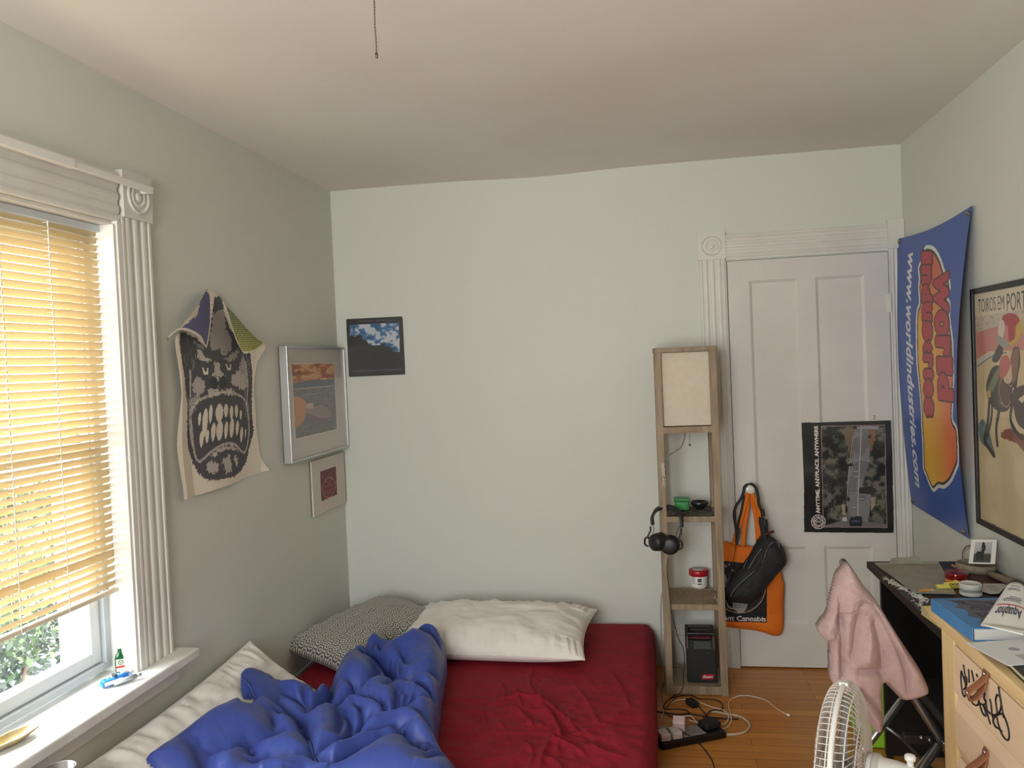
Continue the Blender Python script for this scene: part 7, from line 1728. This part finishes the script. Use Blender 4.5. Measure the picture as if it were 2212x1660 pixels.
def bottle(label, px, z0, y_off, lab=True, cap=True):
    c = at(px[0], px[1], z=SZ); c = np.array((c[0], c[1]+y_off)); M_ = Matrix.Translation(Vector((c[0], c[1], SZ))) @ Matrix.Rotation(math.radians(37), 4, 'Z')
    t = thing('small_bottle', label, 'bottle', (c[0], c[1], SZ))
    mb = MB(); n = 24; prof = [(0, .0), (.9, .0), (1, .004), (1, .046), (.86, .056), (.42, .064), (.40, .078), (.44, .079), (.44, .083)]
    vs = []; 
    for s_, z in prof:
        for j in range(n):
            a = 2*PI*j/n; rx_, ry_ = .0165*s_, .0105*s_; 
            if s_ < .5: rx_ = ry_ = .0150*s_+.0015
            ex = .55 if s_ > .8 else 1; ca, sa = math.cos(a), math.sin(a); vs.append((rx_*math.copysign(abs(ca)**ex, ca), ry_*math.copysign(abs(sa)**ex, sa), z))
    mb.add(vs, [(i*n+j, i*n+(j+1) % n, (i+1)*n+(j+1) % n, (i+1)*n+j) for i in range(len(prof)-1) for j in range(n)]+[tuple((len(prof)-1)*n+j for j in range(n))], M_); mb.build('glass', gg, t, True)
    if cap: MB().lathe([(.0085, .077), (.0090, .079), (.0090, .089), (.008, .090), (0, .090)], 24, M_).build('cap', gcap, t, True)
    if lab:
        MB().box(-.0135, .0135, -.0112, -.0102, .005, .044, M_).build('label', mat('label_cream', (214, 214, 190), .6), t)
        MB().box(-.0135, .0135, -.0115, -.0104, .017, .023, M_).build('red_band', mat('label_red', (186, 40, 40), .5), t)
        mb = MB(); mb.tube([(.007*math.cos(a), -.0116, .034+.0075*math.sin(a)) for a in np.linspace(0, 2*PI, 17)[:-1]], .001, 4, closed=True, M=M_); mb.tube([(-.004, -.0118, .038), (-.001, -.0118, .033), (0, -.0118, .029), (.001, -.0118, .033), (.004, -.0118, .038)], .0008, 4, M=M_); mb.build('emblem', mat('label_green', (30, 80, 44), .5), t)
    return t
bottle('small green bottle with a cream label and red band on the sill', (262, 1452), 0, .0)
bottle('small green bottle without a label, behind the labelled one in the sill corner', (276, 1445), 0, .018, False)
# shell dish
dc = at(18, 1612, z=SZ); mb = MB(); nr, nt_ = 14, 40; vs = []
for i in range(nr):
    s_ = i/(nr-1)
    for j in range(nt_):
        a = 2*PI*j/nt_; rr2 = s_*(1+.05*math.sin(3*a)+.035*math.sin(7*a+1)*s_); vs.append((dc[0]+.030*rr2*math.cos(a)+.012*rr2*math.sin(a), dc[1]+.085*rr2*math.sin(a), SZ+.003+.018*s_**2.2+.0022*ridged(np.array([a*2.+5]), np.array([s_*3.]), 3, 2)[0]*s_))
f_ = [(i*nt_+j, i*nt_+(j+1) % nt_, (i+1)*nt_+(j+1) % nt_, (i+1)*nt_+j) for i in range(nr-1) for j in range(nt_)]
mb.add(vs, f_); so_ = mb.build('shell_dish', mat('golden_shell', (196, 168, 84), .3, .35, var=(26, (150, 140, 118), 5), bump=(90, .4, .002)), None, True); tag(so_, 'golden oval shell dish on the window sill', 'dish'); s2_ = so_.modifiers.new('thickness', 'SOLIDIFY'); s2_.thickness = .004; s2_.offset = 1
# cup on a stool beside the bed head wall
cc_ = (.150, -2.350); CH = .600
stl = thing('stool', 'small wooden stool holding the steel cup by the window', 'stool', (cc_[0], cc_[1]-.02, 0))
stw = wood('stool_wood', (120, 88, 58), (98, 70, 46), (1, 8, 8), 8)
MB().box(.028, .31, -2.60, -2.272, .478, .500).build('seat', stw, stl, bevel=.006)
for x in (.05, .285):
    for y in (-2.575, -2.295): MB().box(x-.016, x+.016, y-.016, y+.016, 0, .478).build('leg', stw, stl, bevel=.003)
Mc = Matrix.Translation(Vector((cc_[0], cc_[1], .5004)))
cp = MB().lathe([(0, 0), (.030, 0), (.033, .003), (.0375, .100), (.0390, .101), (.0385, .103), (.0365, .1025), (.032, .006), (0, .005)], 48, Mc).build('steel_cup', mat('brushed_steel_dark', (150, 150, 152), .3, 1.0), None, True); tag(cp, 'open steel cup at the bottom edge beside the bed', 'cup')

# ceiling light pull chain
pc = thing('pull_chain', 'beaded metal pull chain hanging from the ceiling', 'pull chain', (1.02, -2.2, 2.33))
pa, pb2 = at(813, 124, y=-2.2), at(809, 0, y=-2.2); dv2 = (pb2-pa)/np.linalg.norm(pb2-pa)
chm2 = mat('chain_metal', (110, 104, 92), .35, .9)
mb = MB(); Lc = (RH-.012-pa[2])/dv2[2]; nbd = int(Lc/.0062)
dv2 = np.array((0, 0, 1.0)); Lc = RH-.008-pa[2]; nbd = int(Lc/.0060); px_c = at(811, 70, y=-2.2)[0]
for i in range(nbd): mb.ball((px_c+.0006*math.sin(i*.4), -2.2, pa[2]+.008+i*.0060), .0024, 4)
mb.tube([(px_c, -2.2, pa[2]+.008), (px_c, -2.2, RH-.006)], .0007, 4); mb.build('bead_chain', chm2, pc, True)
MB().tube([(px_c, -2.2, pa[2]-.002), (px_c, -2.2, pa[2]+.010)], [.0030, .0036], 10).build('end_bell', chm2, pc, True)
"""ceiling fitting of the chain"""
MB().lathe([(0, -.006), (.010, -.006), (.012, 0), (0, 0)], 20, Matrix.Translation(Vector((px_c, -2.2, RH-.004)))).build('ceiling_grommet', fw_, pc, True)
